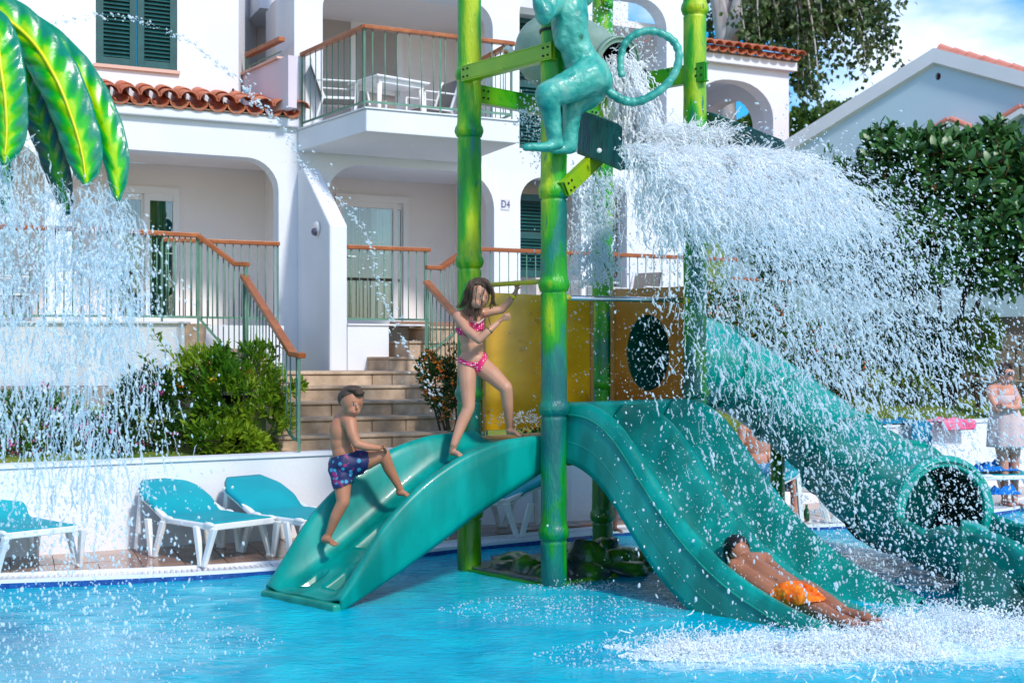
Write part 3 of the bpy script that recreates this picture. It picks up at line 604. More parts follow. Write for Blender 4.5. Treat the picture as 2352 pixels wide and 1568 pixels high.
# ---- tiled eaves, each tile a piece
def tile_mesh(name, convex, L=.42, r0=.105, r1=.082, th=.014, n=8):
    m = MB(); sgn = 1 if convex else -1
    for k_, (y, r) in enumerate(((0,r0),(L,r1))): pass
    vs = []
    for y, r in ((0,r0),(L,r1)):
        for rr in (r, r-th):
            for i in range(n+1):
                a = math.pi*i/n; vs.append((rr*math.cos(a), y, sgn*rr*math.sin(a)*.85))
    q = n+1; fs = []
    for i in range(n):
        fs += [(i,i+1,2*q+i+1,2*q+i),(q+i+1,q+i,3*q+i,3*q+i+1),(i+1,i,q+i,q+i+1),(2*q+i,2*q+i+1,3*q+i+1,3*q+i)]
    fs += [(0,2*q,3*q,q),(n,q+n,3*q+n,2*q+n)]
    return m.add(vs, fs)
def tile_roof(root, fr, s_a, s_b, w_eave, z_eave, pitch, rows, slope, sc=1.):
    """cover and pan tiles, eave row first, running back and up from the eave"""
    mes = {}
    base = math.atan2(fr.u[1], fr.u[0]); n_ = int(round((s_b-s_a)/pitch))
    for r_ in range(rows):
        for i in range(n_+1):
            for conv in (0,1):
                if conv == 0 and i == n_: continue
                s__ = s_a + pitch*(i + (0 if conv else .5)); w__ = w_eave - r_*.36*sc*math.cos(slope); z__ = z_eave + r_*(.36*sc*math.sin(slope)) + r_*.006 + (.035*sc if conv else .0)
                if conv == 0: w__ -= .02
                if conv not in mes:
                    o = tile_mesh('roof_tile', conv == 1, L=.42*sc, r0=.108*sc*pitch/.22/sc, r1=.085*pitch/.22).build('roof_tile', 'terracotta', None, smooth=False, weld=False); o.parent = root; mes[conv] = o.data
                else: o = bpy.data.objects.new('roof_tile', mes[conv]); C.objects.link(o); o.parent = root
                o.location = fr.P(s__, w__, z__) - wloc(root)
                o.rotation_euler = (Matrix.Rotation(base, 4, 'Z') @ Matrix.Rotation(slope + rng.uniform(-.02,.02), 4, 'X') @ Matrix.Rotation(rng.uniform(-.03,.03), 4, 'Z')).to_euler()
lr = thing('tiled_eave', 'terracotta barrel tile eave above the left terrace arch', 'roof', A.P(-2,0,CORN+.02))
tile_roof(lr, A, A.s_(681)-.24*15+.02, A.s_(681)+.02, .17, CORN+.10, .24, 2, R(17))
m_ = MB(A.tf); m_.plate([(.12,CORN+.022),(-.54,CORN+.022),(-.54,CORN+.20),(.12,CORN+.035)], [], -9, A.s_(680), lambda u, v, t: (t, u, v)); m_.build('mortar_bed', 'mortar', lr)
# ---- balcony slab (chamfered left end) and balustrades
bal = thing('balcony', 'white projecting balcony with wooden handrail and thin green balusters on the upper floor', 'balcony', A.P(1,0,4.48))
P0 = A.P(A.s_(684),.002,0); P1 = at(841,250,14.95); sP1 = ((P1.x-A.O[0])*A.u[0]+(P1.y-A.O[1])*A.u[1]); wP1 = ((P1.x-A.O[0])*A.n[0]+(P1.y-A.O[1])*A.n[1])
sP2 = A.s_(1190, wP1); out_ = [(A.s_(684),.003),(sP1,wP1),(sP2,wP1),(sP2,.003)]
m_ = MB(A.tf); m_.plate(out_, [], 4.47, UZ+.002, lambda u, v, t: (u, v, t)); m_.build('slab', 'plaster', bal, bevel=.012)
m_ = MB(A.tf); m_.plate([(out_[0][0]-.02,.004),(sP1-.02,wP1+.02),(sP2+.02,wP1+.02),(sP2+.02,.004)], [], UZ+.004, UZ+.022, lambda u, v, t: (u, v, t)); m_.build('slab_edging', 'plaster', bal)
def railing(root, top, bot, n_bal, rail_w=.085, rail_h=.05, posts=(), lead=(0,0), nob=False):
    """top: list of handrail points; bot: heights of the bottom rail at the same points"""
    top = [Vector(p) for p in top]; m = MB()
    for i in range(len(top)-1):
        a, b = top[i], top[i+1]; d = (b-a).normalized()*.02; m.bar(a-(d if i else d*0), b+d, rail_w, rail_h)
    m.build('handrail', 'rail_wood', root, bevel=.008)
    if not nob:
        m = MB()
        for i in range(len(top)-1):
            a, b = top[i], top[i+1]; m.bar(V(a.x,a.y,bot[i]), V(b.x,b.y,bot[i+1]), .02, .025)
        m.build('bottom_rail', 'rail_metal', root)
    L = [0]
    for a, b in zip(top[:-1], top[1:]): L.append(L[-1] + V(b.x-a.x,b.y-a.y).length)
    mes = None
    for k_ in range(n_bal):
        t = L[-1]*(k_+.5)/n_bal; i = max(j for j in range(len(top)-1) if L[j] <= t); f = (t-L[i])/(L[i+1]-L[i])
        p = top[i].lerp(top[i+1], f); z0 = lerp(bot[i], bot[i+1], f)
        if mes is None: o = MB().tube([(0,0,0),(0,0,1)], .0072, 6).build('baluster', 'rail_metal', None, smooth=True, weld=False); o.parent = root; mes = o.data
        else: o = bpy.data.objects.new('baluster', mes); C.objects.link(o); o.parent = root
        o.location = V(p.x,p.y,z0) - wloc(root); o.scale = (1,1,p.z-rail_h/2-z0)
    for (p, z0, w_) in posts:
        MB().bar(V(p[0],p[1],z0), V(p[0],p[1],p[2]-rail_h/2), w_, .02, up=(1,0,0)).build('post', 'rail_metal', root)
zr = A.z_(59, sP1, wP1); i_ = .06
br = [A.P(A.s_(693),.03,zr), A.P(sP1,wP1-i_,zr), A.P(sP2-i_,wP1-i_,zr), A.P(sP2-i_,.02,zr)]
railing(bal, br, [UZ+.1]*4, 34, posts=[(br[1],UZ+.02,.03),(br[2],UZ+.02,.03),(br[1].lerp(br[2],.5),UZ+.02,.03),(br[0],UZ+.02,.03)])
# upper bay shutters (dark green) right of the balcony, and the lower one
sa, sb = A.s_(1193)-.02, A.s_(1340)+.02
shutters((sa+.02,sa+.80,UZ+.05,A.z_(33,sa,-.5)), -.5, leaves=1, mid=.5)
shutters((sa+.02,sa+.80,A.z_(634,sa,-.5),A.z_(443,sa,-.5)), -.5, leaves=1, mid=.5)
# D4 plaque
def plaque(name, label, fr, x, y, w_, sw, sh, txt, root_cat='sign'):
    a, z = fr.p(x, y, w_); t = thing(name, label, root_cat, fr.P(a, w_, z))
    m = MB(fr.tf); m.box(a-sw/2,a+sw/2,w_+.002,w_+.012,z-sh/2,z+sh/2); m.build('plate', 'plaque_tile', t, bevel=.002)
    cu = bpy.data.curves.new('lettering', 'FONT'); cu.body = txt; cu.size = sh*.95; cu.align_x = 'CENTER'; cu.align_y = 'CENTER'; cu.extrude = .002; cu.space_character = 1.12
    o = bpy.data.objects.new('lettering', cu); C.objects.link(o)
    bpy.context.view_layer.update(); me = bpy.data.meshes.new_from_object(o.evaluated_get(bpy.context.evaluated_depsgraph_get())); bpy.data.objects.remove(o)
    o = bpy.data.objects.new('lettering', me); C.objects.link(o); o.parent = t
    o.location = fr.P(a, w_+.015, z) - wloc(t); o.rotation_euler = (R(90), 0, math.atan2(fr.u[1], fr.u[0])); o.scale = (.72,1,1); me.materials.clear(); me.materials.append(MATS['ink_blue'])
M('plaque_tile', (.62,.60,.66), rough=.3); M('ink_blue', (.005,.03,.16), rough=.4)
plaque('house_number_plaque', 'square tile plaque reading D4 on the white pier beside the arch', A, 1160.5, 470, .001, .135, .155, 'D4')
# wall lamp on the buttress
lx = at(714,525,15.45); lamp = thing('wall_lamp', 'small oval white bulkhead lamp on the side of the buttress', 'lamp', (lx.x,lx.y,lx.z))
uu = V(.909,.418,0); nn = V(.418,-.909,0)
rot = Matrix((uu, nn, V(0,0,1))).transposed()
# side face of the buttress lies at s = fs0
wl_d = ((lx.x-A.O[0])*A.n[0]+(lx.y-A.O[1])*A.n[1]); cen = A.P(fs0-.02, max(.3,min(1.2,wl_d)), lx.z); lamp.location = cen
m_ = MB(); m_.ell(cen, (.035,.115,.095), 16, 10, rot); m_.build('housing', 'white_plastic', lamp, smooth=True)
m_ = MB(); m_.ell(cen+uu*-.02+V(0,0,-.035), (.05,.085,.055), 14, 8, rot); m_.build('lens', 'lamp_lens', lamp, smooth=True) if 'lamp_lens' in MATS else (M('lamp_lens', (.10,.09,.16), rough=.15), m_.build('lens', 'lamp_lens', lamp, smooth=True))
for k_ in range(3):
    m_ = MB(); m_.tube([cen+uu*-.045+nn*(.07*math.cos(t))+V(0,0,.012+.022*k_+.0*math.sin(t)) for t in [math.pi*i/6 for i in range(7)]], .006, 6); m_.build('louvre', 'white_plastic', lamp)
# ================================================================== STAIRS
stairs = thing('stone_stairs', 'broad flight of sandstone steps climbing to the terraces', 'stairs', A.P(.8,3.4,.83))
def step(sa, sb, wf, wb_, z0, z1):
    m = MB(A.tf); m.box(sa,sb,wb_,wf,z0,z1-.034); m.box(sa-.01,sb+.01,wb_,wf+.022,z1-.033,z1); m.build('step', 'step_stone', stairs, bevel=.01)
for i in range(1,6):
    wf = 4.62-.385*i; zb = .83+.152*(i-1); zt_ = .83+.152*i
    wbk = wf-.55 if i < 5 else 1.505
    L = A.s_(640, wf); Rr = A.s_(1100, wf); mids = [L, lerp(L,Rr,.25+.1*(i%3)), lerp(L,Rr,.62-.07*(i%2)), Rr]
    for a, b in zip(mids[:-1], mids[1:]): step(a+.003, b-.003, wf, wbk, zb-.3, zt_)
m_ = MB(A.tf); m_.box(A.s_(600,4.6),A.s_(1100,4.6),4.2,4.42,.5,.845); m_.build('bottom_paving', 'step_stone', stairs)
for (x, wf, z) in ((895,2.32,1.755),(940,2.02,1.945),(988,1.78,2.13)): step(A.s_(x,wf), A.s_(x,wf)+1.15, wf, .9, z-.3, z)
# terraces: right and left
ter = thing('right_terrace', 'white walled terrace platform in front of the sliding door', 'terrace', A.P(1.2,1.3,1.5))
m_ = MB(A.tf); m_.box(fs1+.002,A.s_(893,1.5),.003,1.50,1.3,TZ-.002); m_.build('wall', 'plaster', ter)
m_ = MB(A.tf); m_.box(fs1+.002,A.s_(893,1.5)+.45,.003,1.0,1.3,TZ-.003); m_.build('wall', 'plaster', ter)
m_ = MB(A.tf); m_.box(fs1+.003,A.s_(985,1.5),.004,1.52,TZ,TZ+.02); m_.build('floor_edging', 'plaster', ter)
m_ = MB(A.tf); m_.box(A.s_(920,.5),A.s_(1135,.5),.05,.35,TZ+.021,TZ+.09); m_.build('tile_skirting', 'sill_brown', ter) if 'sill_brown' in MATS else (M('sill_brown', (.30,.15,.09), rough=.6), m_.build('tile_skirting', 'sill_brown', ter))
m_ = MB(A.tf); m_.box(A.s_(1060,1.5),sE-.01,.003,1.45,.7,TZ-.002); m_.build('wall', 'plaster', ter)
zR = 3.10; wr = 1.44
rt = thing('terrace_balustrade', 'wood and green metal balustrade in front of the right terrace door', 'balustrade', A.P(.6,wr,TZ))
pa, pb = A.P(fs1+.01,wr,zR), A.P(A.s_(984,wr),wr,zR); railing(rt, [pa,pb], [TZ+.08]*2, 10, posts=[(A.P(A.s_(978,wr),wr,zR),1.55,.045)])
rt = thing('terrace_balustrade', 'long balustrade right of the stairs running behind the bamboo tower', 'balustrade', A.P(3,wr,TZ))
b0 = A.P(A.s_(978,2.1),2.1,A.z_(614,A.s_(978,2.1),2.1)); 
pts = [b0, A.P(A.s_(1012,2.1),2.1,b0.z), A.P(A.s_(1075,1.5),1.5,3.13), A.P(A.s_(1690,1.44),1.44,3.13)]
railing(rt, pts, [1.85,1.9,TZ+.08,TZ+.08], 40, posts=[(V(b0.x,b0.y,b0.z),1.7,.045)])
rt = thing('stair_handrail', 'orange wooden handrail descending on the right side of the stairs, behind the girl', 'handrail', A.P(.5,3,1.2))
q0, q1 = at(980,648,14.25), at(1118,806,11.95); railing(rt, [q0,q1], [1.72,.95], 13, posts=[(q0,1.6,.04),(q1,.8,.04)])
rt = thing('stair_handrail', 'long orange wooden handrail descending beside the yellow-green shrub left of the stairs', 'handrail', (-2.2,12,.83))
q0, q1 = at(560,634,13.9), at(672,812,11.75); q2 = at(692,816,11.65); railing(rt, [q0,q1,q2], [1.75,.99,.95], 16, posts=[(V(q2.x-.02,q2.y,q2.z),.83,.045),(q0,1.4,.045)])
rt = thing('stair_handrail', 'kinked wooden handrail at the top of the steps by the left terrace', 'handrail', (-3.3,13.9,1.5))
pts = [at(300,532,13.6), at(455,541,13.95), at(540,606,13.9), at(566,607,13.85)]; railing(rt, pts, [2.2,2.2,1.72,1.7], 21, posts=[(pts[3],1.4,.045),(pts[1],1.7,.03)])
rt = thing('terrace_balustrade', 'balustrade along the front of the left terrace beside the buttress wall', 'balustrade', (-3.5,14.8,TZ))
pts = [at(372,550,14.5), at(638,560,15.05)]; railing(rt, pts, [TZ+.08]*2, 14, posts=[(pts[0],TZ,.03),(pts[1],TZ,.03)])
rt = thing('terrace_balustrade', 'balustrade half hidden behind the falling water at far left', 'balustrade', (-5.4,14,TZ))
pts = [at(-80,520,13.5), at(255,528,13.55)]; railing(rt, pts, [TZ+.06]*2, 17, posts=[(pts[1],TZ,.03)])
lt = thing('left_terrace', 'white retaining wall of the left terrace with a course of sandstone blocks below', 'terrace', (-4.5,14,1))
e0, e1 = at(-260,737,14.1), at(424,737,14.4); e0.z = e1.z = TZ
m_ = MB(); d_ = (e1-e0).normalized(); bk = V(-d_.y, d_.x, 0)
m_.add([e0+V(0,0,-.72),e1+V(0,0,-.72),e1,e0,e0+bk*1.9+V(0,0,-.72),e1+bk*1.9+V(0,0,-.72),e1+bk*1.9,e0+bk*1.9], [(0,1,2,3),(3,2,6,7),(1,5,6,2),(0,4,7,3),(4,5,6,7)]); m_.build('wall', 'plaster', lt)
m_ = MB(); m_.obox((e0+e1)/2+V(0,0,.012)+bk*.1, (e1-e0)/2+d_*.03, bk*.14, V(0,0,.011)); m_.build('coping', 'plaster', lt)
m_ = MB(); q = e1; m_.add([q+V(.003,0,-1.1), q+d_*.14+V(0,0,-1.1), q+d_*.22+V(0,0,.0), q+V(.003,0,.0), q+bk*1.2+V(0,0,-1.1), q+bk*1.2+d_*.14+V(0,0,-1.1), q+bk*1.2+d_*.22, q+bk*1.2], [(0,1,2,3),(3,2,6,7),(1,5,6,2),(0,4,7,3)]); m_.build('stone_trim', 'step_stone', lt)
x_ = 0; L = (e1-e0).length; r_ = 0
for r_, (z0, z1) in enumerate(((1.02,1.415),(.6,1.01))):
    x_ = 0 - .15*r_
    while x_ < L:
        wd = rng.uniform(.30,.62); wd = min(wd, L-x_); a = e0 + d_*(x_+.006) ; b = e0 + d_*(x_+wd-.006); x_ += wd
        if wd < .08: break
        m_ = MB(); m_.obox(V((a.x+b.x)/2,(a.y+b.y)/2,(z0+z1)/2+.0) - bk*(.0+rng.uniform(.0,.012)), (b-a)/2, bk*.05, V(0,0,(z1-z0)/2-.006)); m_.build('stone', 'wall_stone', lt, bevel=.006)
m_ = MB(); m_.obox((e0+e1)/2+V(0,0,-TZ+1.0)+bk*.045, (e1-e0)/2, bk*.04, V(0,0,.42)); m_.build('mortar', 'mortar', lt)
for k_, (x, w_) in enumerate(((455,.9),(520,.85))):
    pass
# small side steps at the left terrace, half hidden by the shrub
ls = thing('side_steps', 'small stone side steps at the end of the left terrace behind the shrub', 'stairs', (-3.5,14,1.5))
for (x, y, d, wd) in ((590,800,14.0,.7),(585,846,13.6,.7)):
    p = at(x,y,d); m_ = MB(A.tf); 
    a_ = ((p.x-A.O[0])*A.u[0]+(p.y-A.O[1])*A.u[1]); b_ = ((p.x-A.O[0])*A.n[0]+(p.y-A.O[1])*A.n[1])
    m_.box(a_-wd, a_+.1, b_-.6, b_, p.z-.2, p.z); m_.build('step', 'step_stone', ls, bevel=.01)
m_ = MB(A.tf); a_, b_ = A.s_(430,1.3), A.s_(652,1.3); m_.box(a_, b_, .003, 1.3, 1.3, TZ-.01); m_.build('wall', 'plaster', ls)
# ================================================================== SECOND BUILDING (farther, behind the cascade)
B = Frame(4.96, 27)
b2 = thing('apartment_building', 'farther white building with a tiled eave and open arch right of the tower', 'building', B.P(0,0,3))
zc = B.z_(136, B.s_(1700)); m_ = MB(B.tf)
s_r = B.s_(1812)
holes = [rloop(B.s_(1590),B.s_(1776),5.9,B.z_(186,B.s_(1700)),.95,rz=.75), rloop(B.s_(1340),B.s_(1470),3.0,B.z_(420,B.s_(1400)),.6), rloop(B.s_(1560),B.s_(1700),3.0,B.z_(440,B.s_(1650)),.6), rloop(B.s_(1380),B.s_(1530),5.9,B.z_(186,B.s_(1450)),.9,rz=.75)]
m_.plate([(-12,2.0),(s_r,2.0),(s_r,zc+.05),(-12,zc+.05)], holes, 0, -.35, lambda u, v, t: (u, t, v)); m_.build('wall', 'plaster', b2)
m_ = MB(B.tf); m_.box(-12,s_r+.1,.002,.16,zc-.16,zc+.02); m_.build('cornice', 'plaster', b2)
m_ = MB(B.tf); m_.plate([(0,5.9),(-3.2,5.9),(-3.2,zc),(0,zc)], [rloop(-2.9,-.5,5.9,B.z_(196,s_r),1.1,rz=.9)], s_r-.35, s_r-.02, lambda u, v, t: (t, u-.353, v)); m_.build('end_wall', 'plaster', b2)
m_ = MB(B.tf); m_.box(-12,s_r-.36,-3.6,-3.5,2,zc); m_.build('back_wall', 'plaster_in', b2)
m_ = MB(B.tf); m_.box(-12,s_r-.02,-3.6,-.352,5.55,5.88); m_.box(-12,s_r-.02,-3.5,-.352,zc-.1,zc); m_.build('floor_slab', 'plaster', b2)
tile_roof(b2, B, B.s_(1820)-.24*26, B.s_(1820), .34, zc+.12, .24, 3, R(17))
m_ = MB(B.tf); m_.plate([(.18,zc+.02),(-3.4,zc+.02),(-3.4,zc+.75),(.18,zc+.06)], [], -12, s_r, lambda u, v, t: (t, u, v)); m_.build('mortar_bed', 'mortar', b2)
plaque('house_number_plaque', 'small plaque reading D5 on the farther building, seen through the spray', B, 1507, 560, .001, .135, .155, 'D5')
rt = thing('terrace_balustrade', 'balustrade on the farther terrace seen through the falling water', 'balustrade', B.P(-1,1.4,3))
pts = [B.P(B.s_(1660,1.5),1.5,3.1+.15), B.P(B.s_(1880,1.5),1.5,3.1+.15)]; pts = [at(1680,640,21), at(1868,648,22)]; railing(rt, pts, [2.1,2.1], 18)
# ================================================================== GABLE HOUSE AT RIGHT
G = Frame(5.875, 26, .783, -.622)
def Gp(x, y): return G.p(x, y, 0)
gh = thing('gable_house', 'pale blue-white shaded gable wall with tiled ridge at the right', 'house', G.P(3,0,2))
apx = Gp(2148,122); lft = Gp(1818,330); rgt = (apx[0]+3.6, Gp(2352,176)[1] - (apx[0]+3.6-Gp(2352,176)[0])*.42)
win1 = (Gp(2173,0)[0], Gp(2208,0)[0], Gp(0,372)[1], Gp(2190,308)[1]); 
def grect(x0,x1,y0,y1): a, z1 = Gp(x0,y0); b, z0 = Gp(x1,y1); return (a,b,z0,z1)
w1 = grect(2172,2210,306,420); w2 = grect(2332,2380,270,342)
vent = [(Gp(2154.5,176)[0]+.055*math.cos(t), Gp(2154.5,176)[1]+.075*math.sin(t)) for t in [2*math.pi*i/14 for i in range(14)]]
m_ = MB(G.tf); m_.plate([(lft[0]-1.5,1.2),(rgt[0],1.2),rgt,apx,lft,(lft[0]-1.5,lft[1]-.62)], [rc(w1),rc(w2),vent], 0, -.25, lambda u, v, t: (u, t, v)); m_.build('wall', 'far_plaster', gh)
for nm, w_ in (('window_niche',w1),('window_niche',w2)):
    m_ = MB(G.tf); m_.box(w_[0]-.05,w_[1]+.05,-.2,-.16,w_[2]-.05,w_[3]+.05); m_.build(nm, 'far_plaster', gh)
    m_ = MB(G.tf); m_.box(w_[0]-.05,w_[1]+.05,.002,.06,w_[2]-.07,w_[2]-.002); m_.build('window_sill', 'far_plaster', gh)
m_ = MB(G.tf); m_.box(vent[0][0]-.2,vent[0][0]+.1,-.15,-.1,vent[0][1]-.1,vent[0][1]+.1); m_.build('vent', 'vent_red', gh) if 'vent_red' in MATS else (M('vent_red', (.16,.01,.015), rough=.6), m_.build('vent', 'vent_red', gh))
def verge(a, b, name='verge'):
    m = MB(G.tf); m.add([(a[0],.0,a[1]+.02),(b[0],.0,b[1]+.02),(b[0],.0,b[1]-.30),(a[0],.0,a[1]-.30),(a[0],.10,a[1]+.02),(b[0],.10,b[1]+.02),(b[0],.10,b[1]-.26),(a[0],.10,a[1]-.26)], [(4,5,6,7),(0,1,5,4),(3,7,6,2),(0,4,7,3),(1,2,6,5)]); m.build(name, 'plaster', gh)
verge((lft[0]-1.5,lft[1]-.60), (apx[0],apx[1]+.06)); verge((apx[0],apx[1]+.06), (rgt[0],rgt[1]+.06))
M('rosy_tile', (.55,.16,.12), (.65,.24,.18), rough=.7, scale=9, bump=.3, rnd=.3)
def ridge_tiles(a, b, n_, r):
    me = None; pa = G.P(a[0],-.06,a[1]+.03); pb = G.P(b[0],-.06,b[1]+.03); d = (pb-pa)
    for i in range(n_):
        p, q = pa + d*(i/n_), pa + d*((i+1.05)/n_); m = MB()
        m.tube([p, q], [r*1.12, r*.88], 10, flat=1.); m.build('ridge_tile', 'rosy_tile', gh, smooth=False)
ridge_tiles((apx[0]+.05,apx[1]+.04), (rgt[0],rgt[1]+.04), 13, .11)
for sg, p, q in ((1,(lft[0]-1.5,lft[1]-.55),(apx[0],apx[1]+.10)), (1,(apx[0],apx[1]+.10),(rgt[0],rgt[1]+.10))):
    m_ = MB(G.tf); m_.add([(p[0],-.02,p[1]),(q[0],-.02,q[1]),(q[0],-8,q[1]),(p[0],-8,p[1]),(p[0],-.02,p[1]-.06),(q[0],-.02,q[1]-.06),(q[0],-8,q[1]-.06),(p[0],-8,p[1]-.06)], [(0,1,2,3),(7,6,5,4),(0,4,5,1),(0,3,7,4)]); m_.build('roof', 'rosy_tile', gh)
def canopy(cx, cy, wpx):
    a, z = Gp(cx, cy); hw = wpx; m = MB(G.tf)
    m.plate([(a-hw,z-.22),(a,z),(a+hw,z-.22),(a+hw,z-.32),(a,z-.10),(a-hw,z-.32)], [], .0, .30, lambda u, v, t: (u, t, v)); m.build('window_canopy', 'plaster', gh)
    for sg in (-1,1):
        for k_ in range(2):
            p = G.P(a+sg*hw*(.05+.0*k_), .08+.16*k_, z+.045); q = G.P(a+sg*hw*1.1, .08+.16*k_, z-.19); m = MB(); m.tube([p,q], [.06,.07], 8); m.build('canopy_tile', 'rosy_tile', gh)
canopy(2190,283,.40); canopy(2356,254,.42)
# stone retaining wall, path and steps at far right
sw = thing('stone_retaining_wall', 'brown stone block retaining wall at the far right edge', 'wall', (8,20,1.4))
pa, pb = at(2185,845,19.6), at(2420,842,18.6); d_ = (pb-pa); 
m_ = MB(); m_.obox(V((pa.x+pb.x)/2,(pa.y+pb.y)/2+.16,1.75), V(d_.x,d_.y,0)/2, V(0,.1,0), V(0,0,.62)); m_.build('joint', 'stone_joint', sw)
x_ = 0
for c_ in range(3):
    x_ = -.2*c_
    z0 = 1.38 + .24*c_; z1 = z0+.23
    while x_ < 1:
        wd = rng.uniform(.15,.30); a = pa+d_*max(x_,0); b = pa+d_*min(x_+wd-.012,1); x_ += wd
        if (b-a).length < .05: continue
        m_ = MB(); m_.obox(V((a.x+b.x)/2,(a.y+b.y)/2+.04,(z0+z1)/2), V(b.x-a.x,b.y-a.y,0)/2, V(0,.05,0), V(0,0,(z1-z0)/2)); m_.build('stone', 'wall_stone', sw, bevel=.01)
pth = MB(); pq = [at(2195,868,18.6), at(2420,885,16.4)]; pth.obox((pq[0]+pq[1])/2, (pq[1]-pq[0])/2*1.1, V(.1,.22,0), V(0,0,.03)); struct(pth.build('garden_path', 'step_stone'))
# ================================================================== WATER PLAY TOWER
PF, PL_, PB, PR = V(.32,9.5,0), V(-.352,10.24,0), V(.827,11.33,0), V(1.57,10.65,0)
tw = thing('water_play_tower', 'tall water play tower on four green painted bamboo posts with yellow panels', 'play tower', (.6,10.4,0))
def zp(y, d): return H + (HY-y)/F*d
def bamboo(p, z0, z1, rings, r=.1, mat='bamboo'):
    prof = []; z = z0
    zs_ = sorted(set([z0 + (z1-z0)*i/70 for i in range(71)] + [a + e for a in rings for e in (-.09,-.07,-.055,-.045,-.03,-.015,0,.015,.03,.05,.07,.09)]))
    zs_ = [z for z in zs_ if z0 <= z <= z1]; n = 28; vs = []
    for z in zs_:
        b = 0
        for a in rings:
            e = z-a
            b += .020*math.exp(-(e/.045)**2) - (.014 if abs(e+.058) < .009 else 0) + .004*math.exp(-((e-.03)/.012)**2)
        for j in range(n):
            t = 2*math.pi*j/n; rr = r + b + .004*noise.noise((p.x*3+math.cos(t)*1.2, math.sin(t)*1.2, z*4)) + .0022*noise.noise((math.cos(t)*6, math.sin(t)*6+p.y, z*14))*(4 if b > .006 else 1)
            vs.append((p.x+rr*math.cos(t), p.y+rr*math.sin(t), z))
    k = len(zs_); fs = [(i*n+j, i*n+(j+1)%n, (i+1)*n+(j+1)%n, (i+1)*n+j) for i in range(k-1) for j in range(n)]
    return MB().add(vs, fs).build('bamboo_post', mat, tw, smooth=True, weld=False)
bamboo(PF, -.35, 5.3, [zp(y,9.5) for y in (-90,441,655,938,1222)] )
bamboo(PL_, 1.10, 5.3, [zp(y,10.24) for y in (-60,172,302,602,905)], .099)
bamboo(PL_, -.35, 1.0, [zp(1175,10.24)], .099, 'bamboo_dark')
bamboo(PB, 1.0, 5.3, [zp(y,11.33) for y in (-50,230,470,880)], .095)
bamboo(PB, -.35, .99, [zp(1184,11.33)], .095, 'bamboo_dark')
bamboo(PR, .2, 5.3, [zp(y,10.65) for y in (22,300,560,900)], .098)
m_ = MB(); m_.tube([PF+V(0,0,4.23),PF+V(0,0,4.25)], .112, 24); m_.build('post_collar', 'black', tw)
def beam(p, q, w_=.07, h_=.13, mat='beam_green', trim=.09, name='beam'):
    p, q = Vector(p), Vector(q); d = (q-p).normalized(); p = p + d*trim; q = q - d*trim
    X = d; Y = V(0,0,1).cross(X).normalized(); Z = X.cross(Y); c = (p+q)/2; L = (q-p)/2; m = MB()
    m.obox(c, L, Y*.012, Z*(h_/2-.012))
    m.obox(c+Z*(h_/2-.006), L, Y*w_/2, Z*.006); m.obox(c-Z*(h_/2-.006), L, Y*w_/2, Z*.006)
    m.obox(c-Y*(w_/2-.004), L, Y*.004, Z*(h_/2-.0125))
    o = m.build(name, mat, tw, bevel=.003); me = None
    for e, sg in ((p,1),(q,-1)):
        for a in (.035,.085):
            for b in (-.03,.03):
                for side in (-1,):
                    c0 = e + X*a*sg + Z*b + Y*side*(w_/2+.0)
                    t = MB().tube([c0, c0+Y*side*.009], .009, 6); t.build('bolt', 'black', o)
    return o
beam(PL_+V(-.02,-.11,4.06), PF+V(-.02,-.11,4.06), mat='beam_yellow', trim=-.03)
beam(PL_+V(0,0,3.93), PB+V(0,0,3.93), h_=.15)
beam(PB+V(.0,-.10,4.17), PR+V(.06,-.11,4.17), h_=.16, trim=-.03)
beam(PF+V(.07,-.10,3.02), V(.72,9.80,3.37), h_=.12, trim=0, mat='beam_yellow')
beam(PF+V(0,0,.98), PL_+V(0,0,.98)); beam(PF+V(0,0,.98), PR+V(0,0,.98)); beam(PL_+V(0,0,.98), PB+V(0,0,.98)); beam(PB+V(0,0,.98), PR+V(0,0,.98))
m_ = MB(); m_.add([p+V(0,0,z) for z in (1.045,1.095) for p in (PF,PR,PB,PL_)], [(0,3,2,1),(4,5,6,7),(0,1,5,4),(1,2,6,5),(2,3,7,6),(3,0,4,7)]); m_.build('platform', 'panel_edge', tw)
# back panels
def panel(a, b, z0, z1, mat, ta, tb, holes=(), th=.022, name='side_panel'):
    d = (b-a); L = d.length; u_ = d/L; nn_ = V(u_.y,-u_.x,0); m = MB()
    m.plate([(ta,z0),(L-tb,z0),(L-tb,z1(L-tb) if callable(z1) else z1),(ta,z1(ta) if callable(z1) else z1)], holes, 0, th, lambda s_, z, t: a+u_*s_+nn_*t+V(0,0,z)-V(0,0,a.z))
    return m.build(name, mat, tw, bevel=.004), u_, nn_, L
o, u_, nn_, L = panel(PL_, PB, 1.14, 2.29, 'panel_gold', .11, .16)
for s_ in (.125, L-.175): m_ = MB(); c = PL_+u_*s_+nn_*.03; m_.obox(c+V(0,0,1.715), u_*.017, nn_*.012, V(0,0,.58)); m_.build('panel_batten', 'panel_edge', tw, bevel=.003)
Lr_ = (PR-PB).length; hc = .515*Lr_
o, u_, nn_, L = panel(PB, PR, 1.14, 2.36, 'panel_orange', .12, .08, [[(hc+.235*math.cos(t), 1.79+.335*math.sin(t)) for t in [2*math.pi*i/36 for i in range(36)]]])
m_ = MB(); c = PB+u_*.14-nn_*-.03; m_.obox(c+V(0,0,1.75), u_*.017, nn_*.012, V(0,0,.6)); m_.build('panel_batten', 'panel_edge', tw)
